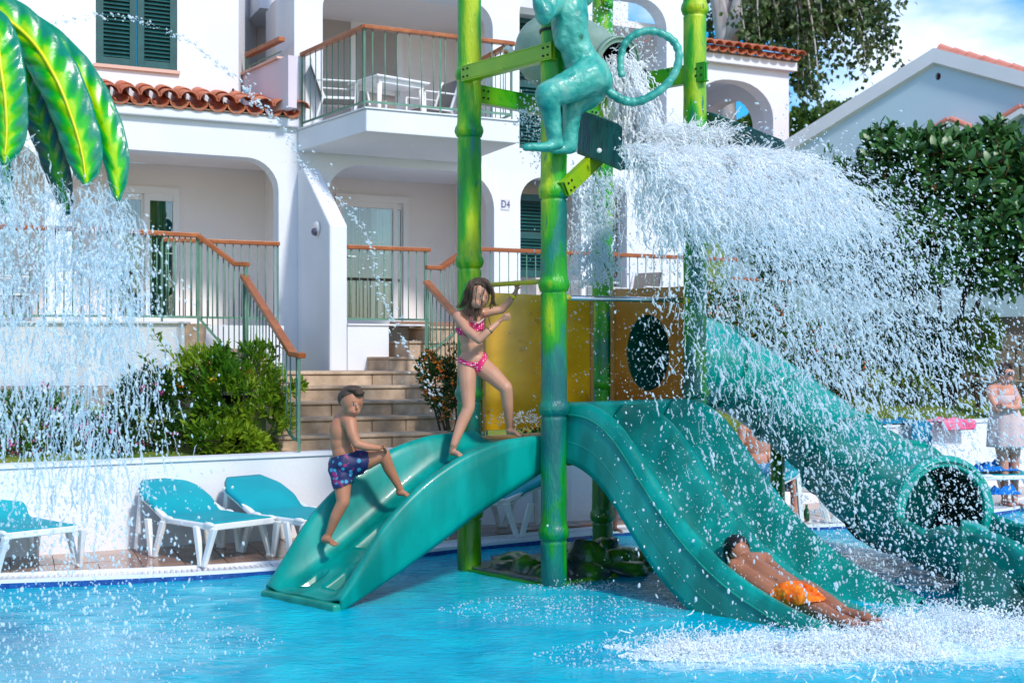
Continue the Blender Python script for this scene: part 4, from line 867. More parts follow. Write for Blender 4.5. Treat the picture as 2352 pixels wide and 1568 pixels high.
# rails
m_ = MB(); a, b = PL_+V(0,0,2.335), PF+V(0,0,2.335); m_.tube([a.lerp(b,i/12) for i in range(13)], .019, 12); m_.build('hand_bar', 'yellow_paint', tw, smooth=True)
m_ = MB(); a, b = PF+V(0,0,2.205), PR+V(0,0,2.235); m_.tube([a.lerp(b,.06), a.lerp(b,.96)], .021, 12); o = m_.build('guard_bar', 'steel', tw, smooth=True)
m_ = MB(); m_.tube([a.lerp(b,.05), a.lerp(b,.10)], .025, 12); m_.build('bar_sleeve', 'yellow_paint', o, smooth=True)
m_ = MB(); m_.tube([a.lerp(b,.90), a.lerp(b,.96)], .027, 12); m_.build('bar_sleeve', 'yellow_paint', o, smooth=True)
m_ = MB(); a = at(1368,-25,11.0); m_.tube([a, at(1392,8,11.2), at(1398,14,11.24)], .035, 12); m_.tube([at(1392,8,11.2), at(1398,14,11.24)], .05, 12); m_.build('pipe_stub', 'bamboo', tw, smooth=True)
# deflector tray with two cheek plates
def slabpoly(pts, th, name, mat, parent, bevel=0):
    pts = [Vector(p) for p in pts]; nn = (pts[1]-pts[0]).cross(pts[2]-pts[0]).normalized()*th/2; k = len(pts)
    return MB().add([p+nn for p in pts]+[p-nn for p in pts], [tuple(range(k)), tuple(range(2*k-1,k-1,-1))]+[(i,(i+1)%k,k+(i+1)%k,k+i) for i in range(k)]).build(name, mat, parent, bevel=bevel)
tray = thing('splash_deflector', 'dark green sloping deflector tray with side cheeks under the tipping bucket', 'deflector', (1.3,10,3.3))
cl = [at(1330,255,9.69), at(1399,278,9.50), at(1421,288,9.40), at(1429,296,9.36), at(1428,391,9.36), at(1326,347,9.70)]
slabpoly(cl, .022, 'cheek_plate', 'plate_dark', tray, .004)
cr_ = [at(1622,258,10.73), at(1640,262,10.68), at(1796,323,10.12), at(1803,332,10.10), at(1803,372,10.10), at(1622,345,10.73)]
slabpoly(cr_, .022, 'cheek_plate', 'plate_dark', tray, .004)
slabpoly([at(1326,349,9.71), at(1428,386,9.37), at(1803,372,10.11), at(1620,345,10.74)], .03, 'tray', 'plate_dark', tray)
m_ = MB(); m_.ell(at(1376,347,9.5)+V(0,-.02,0), (.02,.012,.02), 10, 6); m_.build('bolt', 'white_plastic', tray)
# ---- tipping bucket
bk = thing('tipping_bucket', 'large translucent grey-green tipping bucket with dark open mouth pouring water', 'bucket', at(1330,110,10.4))
c0, c1 = at(1236,112,10.85), at(1418,149,9.98); ax = (c1-c0).normalized(); L = (c1-c0).length
up = V(0,0,1); bx = up.cross(ax).normalized(); by = ax.cross(bx)
prof = [(0,.02),(.0,.20),(.03,.27),(.10,.305),(.30,.325),(.48,.32),(.66,.285),(.82,.225),(.92,.195),(.955,.19),(.96,.215),(1.0,.215),(1.0,.175)]
m_ = MB(); m_.grid(lambda u, v: (lambda k_: c0+ax*L*interp(k_, range(len(prof)), [p[0] for p in prof]) + (bx*math.cos(u*2*math.pi)+by*math.sin(u*2*math.pi))*interp(k_, range(len(prof)), [p[1] for p in prof]))(v*(len(prof)-1)), 40, 36, wrap=True); m_.build('drum', 'bucket', bk, smooth=True)
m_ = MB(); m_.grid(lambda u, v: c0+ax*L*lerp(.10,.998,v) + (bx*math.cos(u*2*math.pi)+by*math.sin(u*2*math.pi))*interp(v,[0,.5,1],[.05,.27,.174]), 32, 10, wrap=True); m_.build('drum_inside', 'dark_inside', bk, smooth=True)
m_ = MB(); m_.tube([c1-ax*.035, c1+ax*.012], .218, 36, caps=False); m_.build('mouth_ring', 'bucket', bk, smooth=True, solid=.012)
ra, rb = at(1160,119,9.85), at(1478,152,11.0)
m_ = MB(); m_.tube([ra, rb], .017, 12); m_.build('axle', 'copper', bk, smooth=True)
for p in (ra+(rb-ra)*.02, rb-(rb-ra)*.03):
    m_ = MB(); dd = (rb-ra).normalized(); m_.tube([p-dd*.018, p+dd*.018], .047, 18); o = m_.build('bearing', 'white_plastic', bk, smooth=False, bevel=.006)
    m_ = MB(); m_.obox(p+V(0,0,-.045), dd*.06, V(-dd.y,dd.x,0)*.03, V(0,0,.01)); m_.build('bearing_base', 'shutter_dark', o)
# ================================================================== body builder: union of tapered capsules, one continuous skin
def body(name, prims, mat, parent, voxel=.006, smooth=6, fac=.5, displace=None):
    m = MB()
    for p in prims:
        if p[0] == 'c':                       # capsule chain: points, radii[, flatten]
            pts, rs = p[1], p[2]; fl = p[3] if len(p) > 3 else 1.
            m.tube(pts, list(rs), 14, flat=fl)
            for q, r in zip(pts, rs):
                if fl == 1.: m.ell(q, r*.995, 12, 8)
        else: m.ell(p[1], p[2], 20, 14, p[3] if len(p) > 3 else None)
    me = bpy.data.meshes.new(name); me.from_pydata(m.V, [], m.F); bm = bmesh.new(); bm.from_mesh(me)
    bmesh.ops.recalc_face_normals(bm, faces=bm.faces); bm.to_mesh(me); bm.free()
    o = bpy.data.objects.new(name, me); C.objects.link(o)
    md = o.modifiers.new('r', 'REMESH'); md.mode = 'VOXEL'; md.voxel_size = voxel; md.use_smooth_shade = True
    if smooth: md = o.modifiers.new('s', 'SMOOTH'); md.iterations = smooth; md.factor = fac
    bpy.context.view_layer.update()
    me2 = bpy.data.meshes.new_from_object(o.evaluated_get(bpy.context.evaluated_depsgraph_get()))
    o.modifiers.clear(); off = wloc(parent) if parent else V(0,0,0)
    n = len(me2.vertices); co = np.empty(n*3, 'f'); me2.vertices.foreach_get('co', co); co = co.reshape(-1,3)
    if displace:
        nr_ = np.empty(n*3, 'f'); me2.vertices.foreach_get('normal', nr_); nr_ = nr_.reshape(-1,3)
        d = np.array([displace(c) for c in co]); co = co + nr_*d[:,None]
    me2.vertices.foreach_set('co', (co - np.array(off)).ravel().astype('f')); me2.update()
    me2.polygons.foreach_set('use_smooth', [True]*len(me2.polygons))
    o.data = me2; me2.name = name; me2.materials.clear(); me2.materials.append(MATS[mat]); o.parent = parent; return o
def garment(name, b, pred, mat, parent, off=.005, flare=0, solid=.003, push=None):
    """cloth that follows the body: the faces whose centre satisfies pred(world point), lifted along the normal"""
    me = b.data; w0 = wloc(b); n = len(me.vertices)
    co = np.empty(n*3, 'f'); me.vertices.foreach_get('co', co); co = co.reshape(-1,3) + np.array(w0)
    no = np.empty(n*3, 'f'); me.vertices.foreach_get('normal', no); no = no.reshape(-1,3)
    keep = np.array([pred(c) for c in co]); idx = {}; vs = []; fs = []
    for p in me.polygons:
        if all(keep[i] for i in p.vertices):
            f = []
            for i in p.vertices:
                if i not in idx:
                    idx[i] = len(vs); q = co[i] + no[i]*off
                    if push: q = q + np.array(push(co[i], no[i]))
                    vs.append(tuple(q))
                f.append(idx[i])
            fs.append(tuple(f))
    m = MB(); m.V = vs; m.F = fs
    return m.build(name, mat, parent, smooth=True, weld=False, solid=solid)
# ---- monkey statue
mk = thing('monkey_statue', 'patchy teal monkey statue squatting by the front post with a long curled tail', 'statue', at(1300,340,9.25))
def mp_(x, y, d=9.25): return at(1176+x*.20834, y*.20834, d)
pr = [('c',[mp_(640,-60,9.3),mp_(625,120,9.28),mp_(640,300,9.28),mp_(690,500,9.3),mp_(760,660,9.32),mp_(850,830,9.34)],[.135,.142,.140,.118,.135,.165]),
      ('e',mp_(560,380,9.26),(.075,.10,.13)), ('e',mp_(870,880,9.36),(.17,.16,.15)),
      ('c',[mp_(840,850,9.20),mp_(640,960,9.13),mp_(480,1010,9.08),mp_(395,1040,9.06)],[.145,.125,.108,.098]),
      ('c',[mp_(395,1050,9.06),mp_(415,1200,9.09),mp_(450,1370,9.12),mp_(470,1560,9.14)],[.098,.078,.070,.058]),
      ('c',[mp_(500,1590,9.14),mp_(400,1620,9.10),mp_(280,1622,9.08),mp_(150,1628,9.06)],[.05,.042,.034,.026]),
      ('c',[mp_(900,1000,9.40),mp_(760,1120,9.36),mp_(660,1180,9.32)],[.11,.09,.08]),
      ('c',[mp_(660,1180,9.32),mp_(650,1400,9.32),mp_(640,1590,9.32)],[.078,.068,.060]),
      ('c',[mp_(650,1625,9.32),mp_(520,1650,9.28),mp_(430,1655,9.25)],[.048,.038,.028]),
      ('c',[mp_(500,-40,9.22),mp_(430,60,9.12),mp_(350,165,9.05)],[.095,.085,.072]), ('c',[mp_(350,165,9.05),mp_(310,60,9.05),mp_(290,-160,9.1),mp_(420,-330,9.15)],[.070,.062,.055,.045]),
      ('c',[mp_(780,-40,9.4),mp_(860,-180,9.45),mp_(800,-330,9.4)],[.085,.065,.05]),
      ('c',[mp_(660,-90,9.28),mp_(640,-170,9.24)],[.075,.07]), ('e',mp_(620,-260,9.2),(.135,.14,.15)), ('e',mp_(560,-215,9.12),(.08,.08,.07)), ('e',mp_(760,-270,9.22),(.03,.03,.05)), ('e',mp_(490,-290,9.22),(.03,.03,.05)),
      ('c',[mp_(660,-40,9.5),mp_(690,30,9.46)],[.05,.02])]
body('body', pr, 'monkey', mk, voxel=.013, smooth=5, displace=lambda c: .012*noise.noise((c[0]*9,c[1]*9,c[2]*9)) + .004*noise.noise((c[0]*30,c[1]*30,c[2]*30)))
tail = [(1000,930),(1060,1000),(1140,1065),(1240,1112),(1350,1128),(1480,1090),(1620,1005),(1740,895),(1815,760),(1842,620),(1815,510),(1750,430),(1640,368),(1520,345),(1400,365),(1290,430),(1230,520),(1200,640),(1196,760),(1215,850)]
tp = sm([mp_(x,y,9.36-.0*x) for x,y in tail], 5); m_ = MB()
m_.tube(tp, [.034 - .008*i/len(tp) + .003*math.sin(i*1.7) + .002*noise.noise((i*.5,0,0)) for i in range(len(tp))], 14); m_.build('tail', 'monkey', mk, smooth=True)
# ================================================================== SLIDES
def chute(fn, nu, nv, name, mat, parent, solid=.022): return MB().grid(fn, nu, nv).build(name, mat, parent, smooth=True, weld=False, solid=solid)
sa_ = thing('climbing_slide', 'curved teal climbing slide with foot holes at the left of the tower', 'slide', (-.8,9.3,0))
qA = [0,.1,.25,.4,.5,.62,.75,.84,.92,1.]; tA = [1.14,1.135,1.115,1.045,.965,.845,.66,.49,.27,.07]; fA = [1.08,1.02,.90,.735,.61,.455,.295,.185,.095,.045]; bA = [.885,.80,.675,.54,.435,.32,.195,.12,.05,-.02]
_q = np.linspace(0,1,60); _a = [np.interp(_q,qA,z) for z in (tA,fA,bA)]
for _ in range(10):
    for z in _a: z[1:-1] = (z[:-2]+2*z[1:-1]+z[2:])/4
qA, tA, fA, bA = list(_q), list(_a[0]), list(_a[1]), list(_a[2])
M0, AX, WA = V(-.016,9.87,0), V(-1.475,-1.04,0), V(.75,-.66,0)
prA = [(.375,0,-1),(.392,0,-.5),(.398,0,0),(.396,1,.55),(.392,1,.9),(.380,1,1.),(.366,1,1.),(.352,1,.93),(.338,1,.8),(.318,1,.5),(.296,1,.22),(.27,1,.07),(.24,1,.0)]
cols = prA + [(c,1,0) for c in np.linspace(.22,-.22,30)] + [(-c,a,b) for c,a,b in reversed(prA)]
pock = [(.90,-.135,.05,.055),(.875,.125,.055,.075),(.66,-.03,.06,.10),(.49,.10,.05,.07),(.34,-.09,.045,.06)]
def fnA(u, v):
    q = 1-u*1.0; i = v*(len(cols)-1); c, a, b = cols[int(round(i))]
    t, f, bo = interp(q,qA,tA), interp(q,qA,fA), interp(q,qA,bA)
    if a == 0: z = lerp(bo, lerp(f,t,.0)*.6+bo*.4, b+1) if b < 0 else f*.6+bo*.4+0.0
    else: z = lerp(f, t, b)
    if a == 1 and b == 0 and abs(c) < .24:
        z += .006*math.cos(c*10)
        for (pq, pc, hq, hc_) in pock:
            d = max(abs(q-pq)/hq, abs(c-pc)/hc_); k = 1/(1+math.exp((d-.85)*16)); z -= .135*k
            z += .012*math.exp(-((d-1.12)/.12)**2)
    p = M0 + AX*q + WA*c*(1.0+.06*b if a else 1.0)
    return V(p.x, p.y, z)
chute(fnA, 110, len(cols)-1, 'chute', 'slide', sa_)
m_ = MB(); e = M0+AX*1.0; d_ = AX.normalized(); m_.obox(e+d_*.02+V(0,0,.0), WA*.41, d_*.035, V(0,0,.05)); m_.build('end_lip', 'slide_worn', sa_, bevel=.02)
sb_ = thing('double_slide', 'wide wavy teal double slide running from the tower into the foaming water', 'slide', (1.5,9,0))
qB = [0,.08,.16,.24,.32,.42,.52,.62,.72,.85,1.]; tB = [1.395,1.395,1.35,1.22,1.01,.75,.53,.365,.24,.125,.04]; fB = [1.12,1.09,1.01,.85,.64,.39,.21,.09,.02,-.03,-.06]
S0, MX, WX = V(.44,9.60,0), V(.676,-.735,0)*2.28, V(.735,.676,0)
WB = 1.27
def fnB(u, v):
    q = u; t, f = interp(q,qB,tB), interp(q,qB,fB)
    if v < .10: k = v/.10; c = -.055+.0*k; z = lerp(f-.16, t-.10, k); c = lerp(-.10,-.062,k)
    elif v > .90: k = (1-v)/.10; c = lerp(WB+.10, WB+.062, k); z = lerp(f-.16, t-.10, k)
    else:
        k = (v-.10)/.80; c = lerp(-.055, WB+.055, k); x = min(max(c/WB,0),1); s = .5+.5*math.cos(4*math.pi*x); s = s**1.25
        tt = t - (.035 if .3 < x < .7 else 0); z = lerp(f, tt, s)
        if c < 0 or c > WB: z = t - .10*((abs(c) if c < 0 else c-WB)/.055)**2
    p = S0 + MX*q + WX*c; return V(p.x, p.y, z)
# smoother arrays via dense sampling
_q = np.linspace(0,1,60); _t = np.interp(_q,qB,tB); _f = np.interp(_q,qB,fB)
for _ in range(6): _t[1:-1] = (_t[:-2]+2*_t[1:-1]+_t[2:])/4; _f[1:-1] = (_f[:-2]+2*_f[1:-1]+_f[2:])/4
qB, tB, fB = list(_q), list(_t), list(_f)
chute(fnB, 80, 80, 'chute', 'slide', sb_)
m_ = MB(); m_.tube([S0+MX*q-WX*.088+V(0,0,lerp(interp(q,qB,fB)-.16,interp(q,qB,tB)-.10,.45)) for q in np.linspace(.0,.97,44)], .008, 6); m_.build('moulded_seam', 'slide_worn', sb_, smooth=True)
m_ = MB(); m_.tube([S0+MX*q-WX*.075+V(0,0,interp(q,qB,tB)-.085) for q in np.linspace(.0,.97,44)], .008, 6); m_.build('moulded_seam', 'slide_worn', sb_, smooth=True)
m_ = MB(); m_.obox(S0+WX*WB/2+V(0,0,1.30)-V(.676,-.735,0)*.03, WX*(WB/2+.08), V(.676,-.735,0)*.03, V(0,0,.10)); m_.build('top_lip', 'slide', sb_, bevel=.03)
# tube slide
ts_ = thing('tube_slide', 'big teal tube slide curving down behind the splash to an open trough at right', 'slide', (3.4,10.5,0))
TC = [(1490,812,11.15,.42),(1600,826,11.7,.40),(1700,866,12.0,.365),(1800,932,11.8,.36),(1900,1012,11.4,.375),(1985,1088,10.95,.44),(2085,1148,10.35,.455),(2168,1180,9.9,.43)]
tc_ = sm([at(x,y,d) for x,y,d,r in TC], 7); rr_ = np.interp(np.linspace(0,len(TC)-1,len(tc_)), range(len(TC)), [t[3] for t in TC])
cuts = [0,10,21,31,41,len(tc_)-1]
for a, b in zip(cuts[:-1], cuts[1:]):
    m_ = MB(); m_.tube(tc_[a:b+1], list(rr_[a:b+1]), 36, caps=False); o = m_.build('tube_section', 'tube', ts_, smooth=True, solid=.02)
for c_ in cuts[1:-1]:
    d_ = (tc_[c_+1]-tc_[c_-1]).normalized(); m_ = MB(); m_.tube([tc_[c_]-d_*.012, tc_[c_]+d_*.012], rr_[c_]+.045, 36); m_.build('flange', 'tube_light', ts_)
    m_ = MB(); X = d_.cross(V(0,0,1)).normalized(); Y = X.cross(d_)
    for k in range(16): a = 2*math.pi*k/16; c0 = tc_[c_]+(X*math.cos(a)+Y*math.sin(a))*(rr_[c_]+.028); m_.tube([c0-d_*.022,c0+d_*.022], .009, 6)
    m_.build('bolts', 'steel', ts_); 
eP = tc_[-1]; eD = (tc_[-1]-tc_[-4]).normalized(); eD.z = 0; eD.normalize()
# opening ring and open trough
rO, rI = .46, .37
X = V(-eD.y, eD.x, 0); vs = []
def ring(u, v):
    a = u*2*math.pi; prof_ = [(rI,-.10),(rI,.0),(rI+.012,.03),(rO,.03),(rO+.01,.0),(rO+.0,-.10)]; r, s = prof_[int(round(v*5))]
    return eP + eD*s + X*math.cos(a)*r + V(0,0,1)*math.sin(a)*r
MB().grid(ring, 44, 5, wrap=True).build('mouth_ring', 'tube_light', ts_, smooth=False, bevel=.008)
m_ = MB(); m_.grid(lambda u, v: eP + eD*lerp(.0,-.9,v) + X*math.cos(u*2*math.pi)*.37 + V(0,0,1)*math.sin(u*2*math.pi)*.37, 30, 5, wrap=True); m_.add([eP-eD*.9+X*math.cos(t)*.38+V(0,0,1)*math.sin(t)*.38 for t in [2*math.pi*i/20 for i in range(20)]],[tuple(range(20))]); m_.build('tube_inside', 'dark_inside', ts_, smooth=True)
TR = sm([eP+eD*.0, eP+eD*.45+V(0,0,-.06), at(2330,1190,8.9)+V(0,0,-.05), at(2440,1235,8.5), at(2540,1330,8.2), at(2610,1420,8.0)], 6)
def trough(u, v):
    i = u*(len(TR)-1); k = int(min(i, len(TR)-2)); p = TR[k].lerp(TR[k+1], i-k); d = (TR[k+1]-TR[k]); d.z = 0; d.normalize(); X = V(-d.y,d.x,0)
    if v < .08: a = math.pi; r = .45; off = V(0,0,-.0)-V(0,0,.07*(1-v/.08)); return p + X*math.cos(a)*r*1.05 + V(0,0,-.02) + off
    if v > .92: return p + X*.45*1.05 + V(0,0,-.02) - V(0,0,.07*((v-.92)/.08))
    a = math.pi + math.pi*(v-.08)/.84; return p + X*math.cos(a)*.445 + V(0,0,1)*math.sin(a)*.44
MB().grid(trough, 50, 36).build('open_trough', 'slide', ts_, smooth=True, weld=False, solid=.024)
# near side run-out wall with its pale rolled lip
wl = [at(2206,1206,8.7), at(2240,1212,8.62), at(2275,1236,8.55), at(2305,1285,8.5), at(2335,1340,8.45), at(2375,1395,8.4), at(2440,1425,8.3)]
wl = sm(wl, 4); m_ = MB()
m_.grid(lambda u, v: (lambda p: V(p.x-.02*v, p.y-.03*v, lerp(p.z, -.15, v)))(wl[int(round(u*(len(wl)-1)))]), len(wl)-1, 8); m_.build('side_wall', 'slide_worn', ts_, smooth=True, weld=False, solid=.02)
m_ = MB(); m_.grid(lambda u, v: (lambda p: p + V(.09*v, .24*v, .015*math.sin(v*math.pi)))(wl[int(round(u*(len(wl)-1)))]), len(wl)-1, 6); m_.build('rolled_lip', 'tube_light', ts_, smooth=True, weld=False, solid=.02)
m_ = MB(); a = tc_[20]; m_.tube([V(a.x,a.y,-.3), V(a.x,a.y,a.z-.3)], .07, 16); a = tc_[36]; m_.build('support_post', 'bamboo_dark', ts_, smooth=True)
# ---- rocky base
rb_ = thing('rock_base', 'low artificial rock base painted green and ochre at the foot of the tower posts', 'rocks', (.6,10.3,0))
cB = (PF+PL_+PB+PR)/4; m_ = MB(); q = [cB+(p-cB)*1.06 for p in (PF,PR,PB,PL_)]
m_.add([p+V(0,0,z) for z in (-.3,.045) for p in q], [(0,3,2,1),(4,5,6,7),(0,1,5,4),(1,2,6,5),(2,3,7,6),(3,0,4,7)]); m_.build('slab', 'rock', rb_, bevel=.015)
m_ = MB(); q2 = [cB+(p-cB)*1.075 for p in (PF,PR)]; m_.bar(q2[0]+V(0,0,.0), q2[1]+V(0,0,.0), .03, .06); q2 = [cB+(p-cB)*1.075 for p in (PF,PL_)]; m_.bar(q2[0]+V(0,0,-.012), q2[1]+V(0,0,-.012), .03, .06); m_.build('edge_strip', 'beam_green', rb_)
for (x, y, d, r) in ((1212,1312,9.95,(.15,.13,.12)),(1345,1298,10.1,(.20,.18,.21)),(1302,1312,9.9,(.16,.14,.12)),(1392,1285,10.6,(.16,.15,.17)),(1425,1300,10.2,(.17,.15,.14)),(1490,1300,10.4,(.19,.16,.10)),(1350,1325,9.85,(.17,.13,.08)),(1250,1322,9.8,(.13,.12,.07)),(1165,1310,10.1,(.16,.12,.06)),(1440,1318,10.0,(.2,.13,.07)),(1180,1300,10.5,(.18,.15,.06)),(1300,1270,10.8,(.2,.2,.09)),(1540,1310,10.5,(.13,.11,.06))):
    p = at(x,y,d); m_ = MB(); sd = rng.random()*9
    def dsp(v, p=p, r=r, sd=sd): return v
    nu_, nv_ = 26, 16
    def rk(u, v):
        th = math.pi*v; ph = 2*math.pi*u; n_ = V(math.sin(th)*math.cos(ph), math.sin(th)*math.sin(ph), math.cos(th)); k = 1+.28*noise.noise((n_.x*1.6+sd, n_.y*1.6, n_.z*1.6))+.10*noise.noise((n_.x*5+sd, n_.y*5, n_.z*5))
        return V(p.x+n_.x*r[0]*k, p.y+n_.y*r[1]*k, max(.0, .035+n_.z*r[2]*k*1.05))
    m_.grid(rk, nu_, nv_, wrap=True); m_.build('rock', 'rock', rb_, smooth=True, weld=False)
# ================================================================== FURNITURE
def lounger(label, grp, x, y, rz):
    root = thing('sun_lounger', label, 'sun lounger', (x,y,DZ), rz, grp); return root
def make_lounger(label, grp):
    r = bpy.data.objects.new('sun_lounger', None); C.objects.link(r); tag(r, label, 'sun lounger', grp)
    W = .29
    # sling: flat part then raised back with cut corners
    def sl(u, v):
        x = u*1.30; c = (v-.5)*2
        z = .345 if x < .70 else .345 + (x-.70)*.36 + .04*min(1,(x-.70)/.2)
        X = x if x < .70 else .70 + (x-.70)*.86
        w_ = W*1.06
        if x > 1.12: w_ *= 1 - .34*((x-1.12)/.18)
        if x > .70 and x < .84: w_ *= 1-.05*math.sin((x-.70)/.14*math.pi)
        z -= .045*max(0, abs(c)-.9)/.1 + .012*(1-c*c)*math.sin(min(1,x/.7)*math.pi)
        return V(X, c*w_, z)
    m = MB(); m.grid(sl, 26, 22); m.build('sling', 'fabric_teal', r, smooth=True, solid=.012)
    for s in (-1,1):
        m = MB(); m.bar((-.02,s*W,.315),(.72,s*W,.315),.045,.05); m.bar((.66,s*W*.99,.32),(1.14,s*W*.9,.515),.05,.045); m.build('side_rail', 'white_plastic', r, bevel=.012)
        for xl in (.06,.78):
            for k, (dx0, dx1) in enumerate(((-.11,-.015),(.13,.03))):
                m = MB(); top = V(xl+dx0, s*W*1.0, .31); bot = V(xl+dx1, s*W*1.13, .0)
                X = V(.032,0,0); m.add([top-X, top+X, bot+X*.8, bot-X*.8, top-X+V(0,s*.045,0), top+X+V(0,s*.045,0), bot+X*.8+V(0,s*.03,0), bot-X*.8+V(0,s*.03,0)], [(0,1,2,3),(7,6,5,4),(0,4,5,1),(1,5,6,2),(2,6,7,3),(3,7,4,0)]); m.build('leg', 'white_plastic', r, bevel=.008)
            m = MB(); m.obox((xl+.008, s*W*1.15, .012), (.045,0,0), (0,.02,0), (0,0,.012)); m.build('foot', 'white_plastic', r, bevel=.006)
        m = MB(); m.ell((.03,s*W*1.05,.335), (.07,.022,.022), 12, 8); m.build('bracket', 'white_plastic', r, smooth=True)
        m = MB(); m.ell((.62,s*W*1.04,.335), (.07,.022,.022), 12, 8); m.build('bracket', 'white_plastic', r, smooth=True)
    m = MB(); m.bar((-.015,-W,.315),(-.015,W,.315),.04,.05); m.bar((.74,-W,.31),(.74,W,.31),.04,.04); m.build('cross_bar', 'white_plastic', r, bevel=.01)
    m = MB(); m.bar((1.10,-W*.9,.50),(1.13,-W*.98,.02),.05,.03,up=(0,1,0)); m.bar((1.10,W*.9,.50),(1.13,W*.98,.02),.05,.03,up=(0,1,0)); m.bar((1.1,-W*.9,.48),(1.1,W*.9,.48),.03,.03); m.build('back_support', 'white_plastic', r, bevel=.006)
    return r
LG = 'sun loungers along the planter wall'
loungers = [((-2.20,10.14),138,'turquoise sun lounger nearest the splash, left of another lounger, fully in view'),
            ((-1.52,10.40),138,'turquoise sun lounger just left of the climbing slide, its foot hidden by the slide'),
            ((-3.66,9.66),138,'turquoise sun lounger cut off by the left edge of the picture behind falling drops'),
            ((-.78,11.72),14,'turquoise sun lounger seen under the climbing slide behind the bamboo posts'),
            ((1.75,12.35),20,'turquoise sun lounger glimpsed between the rear bamboo post and the double slide'),
            ((3.42,12.90),160,'sun lounger right of the double slide with a towel on its seat'),
            ((5.95,14.35),186,'far right sun lounger with a blue towel on it, behind the tube slide mouth')]
proto = make_lounger(loungers[0][2], LG)
for i, ((x,y), a, lab) in enumerate(loungers):
    o = proto if i == 0 else copy_tree(proto); o.location = (x,y,DZ); o.rotation_euler = (0,0,R(a)); o['label'] = lab
# towels, bags
def cloth(name, label, cat, mat, c, size, h, rz=0, hang=None, seed=0, res=26):
    """crumpled cloth: a folded sheet lying on c; hang=(dy, dz) lets the far part fall over an edge"""
    t = Matrix.Rotation(rz, 3, 'Z'); c = Vector(c); m = MB()
    def f(u, v):
        x = (u-.5)*size[0]; y = (v-.5)*size[1]; z = h*abs(noise.noise((u*3+seed, v*3, seed*.7)))*1.6 + h*.5*abs(noise.noise((u*8, v*8+seed, 3)))
        e = min(u,1-u,v,1-v); z *= min(1, e*6)
        if hang and y < -hang[0]: k = -hang[0]-y; y = -hang[0]-.02-.03*z/h; z = -k + z*.2
        x += .05*noise.noise((v*4,seed,u)); return c + t @ V(x,y,z+.012)
    o = m.grid(f, res, res).build(name, mat, None, smooth=True, weld=False, solid=.008)
    return tag(o, label, cat)
wz_ = zt(5.0)+.034
cloth('beach_towel', 'teal and navy towel draped over the white wall above the tube slide', 'towel', 'blue_towel', (4.85,15.02,zt(4.85)+.036), (.34,.95), .05, rz=R(28), hang=(.12,), seed=2)
cloth('beach_towel', 'rolled teal end of a towel lying along the top of the white wall', 'towel', 'blue_towel', (4.55,14.98,zt(4.6)+.036), (.42,.16), .05, rz=R(30), seed=5)
cloth('beach_towel', 'pink swimming things draped over the wall beside the standing woman', 'towel', 'pink_cloth', (5.45,15.35,zt(5.4)+.036), (.55,.42), .04, rz=R(28), hang=(.10,), seed=8)
cloth('beach_towel', 'bright blue crumpled cloth on the far right lounger', 'towel', 'blue_cloth', (5.55,14.30,DZ+.37), (.5,.34), .10, rz=R(8), seed=11)
cloth('beach_towel', 'bright blue cloth hanging low at the front of the far right lounger', 'towel', 'blue_cloth', (5.55,14.05,DZ+.12), (.34,.2), .09, rz=R(8), seed=15)
cloth('beach_towel', 'white and pale blue crumpled towel on the lounger right of the double slide', 'towel', 'white_cloth', (2.78,13.02,DZ+.36), (.42,.36), .17, rz=R(-20), seed=21)
cloth('beach_towel', 'magenta cloth bunched at the foot of the lounger right of the double slide', 'towel', 'magenta_cloth', (3.02,12.92,DZ+.37), (.26,.2), .13, rz=R(-20), seed=24)
b_ = thing('bottle', 'small dark green bottle standing on the deck under the right lounger', 'bottle', (3.02,12.72,DZ)); m_ = MB(); m_.tube([V(3.02,12.72,DZ+z) for z in (0,.10,.13,.16,.17)], [.03,.03,.014,.012,.014], 12); m_.build('body', 'bottle', b_, smooth=True)
# balcony table and chairs
def fr_tf(cx, cy, cz, rz, sc=1.):
    c, s = math.cos(rz)*sc, math.sin(rz)*sc; return lambda v: V(cx+v[0]*c-v[1]*s, cy+v[0]*s+v[1]*c, cz+v[2]*sc)
def table(label, x, y, z, rz, w_=.95, d_=.8, h_=.70):
    t = thing('garden_table', label, 'table', (x,y,z)); T = fr_tf(x,y,z,rz)
    m = MB(T); m.box(-w_/2,w_/2,-d_/2,d_/2,h_-.03,h_); m.build('table_top', 'white_plastic', t, bevel=.012)
    m = MB(T); m.box(-w_/2+.06,w_/2-.06,-d_/2+.06,-d_/2+.09,h_-.09,h_-.032); m.box(-w_/2+.06,w_/2-.06,d_/2-.09,d_/2-.06,h_-.09,h_-.032); m.build('apron', 'white_plastic', t)
    for sx in (-1,1):
        for sy in (-1,1):
            m = MB(T); m.tube([(sx*(w_/2-.10),sy*(d_/2-.10),h_-.03),(sx*(w_/2-.05),sy*(d_/2-.05),0)], [.038,.024], 8); m.build('leg', 'white_plastic', t, smooth=True)
    return t
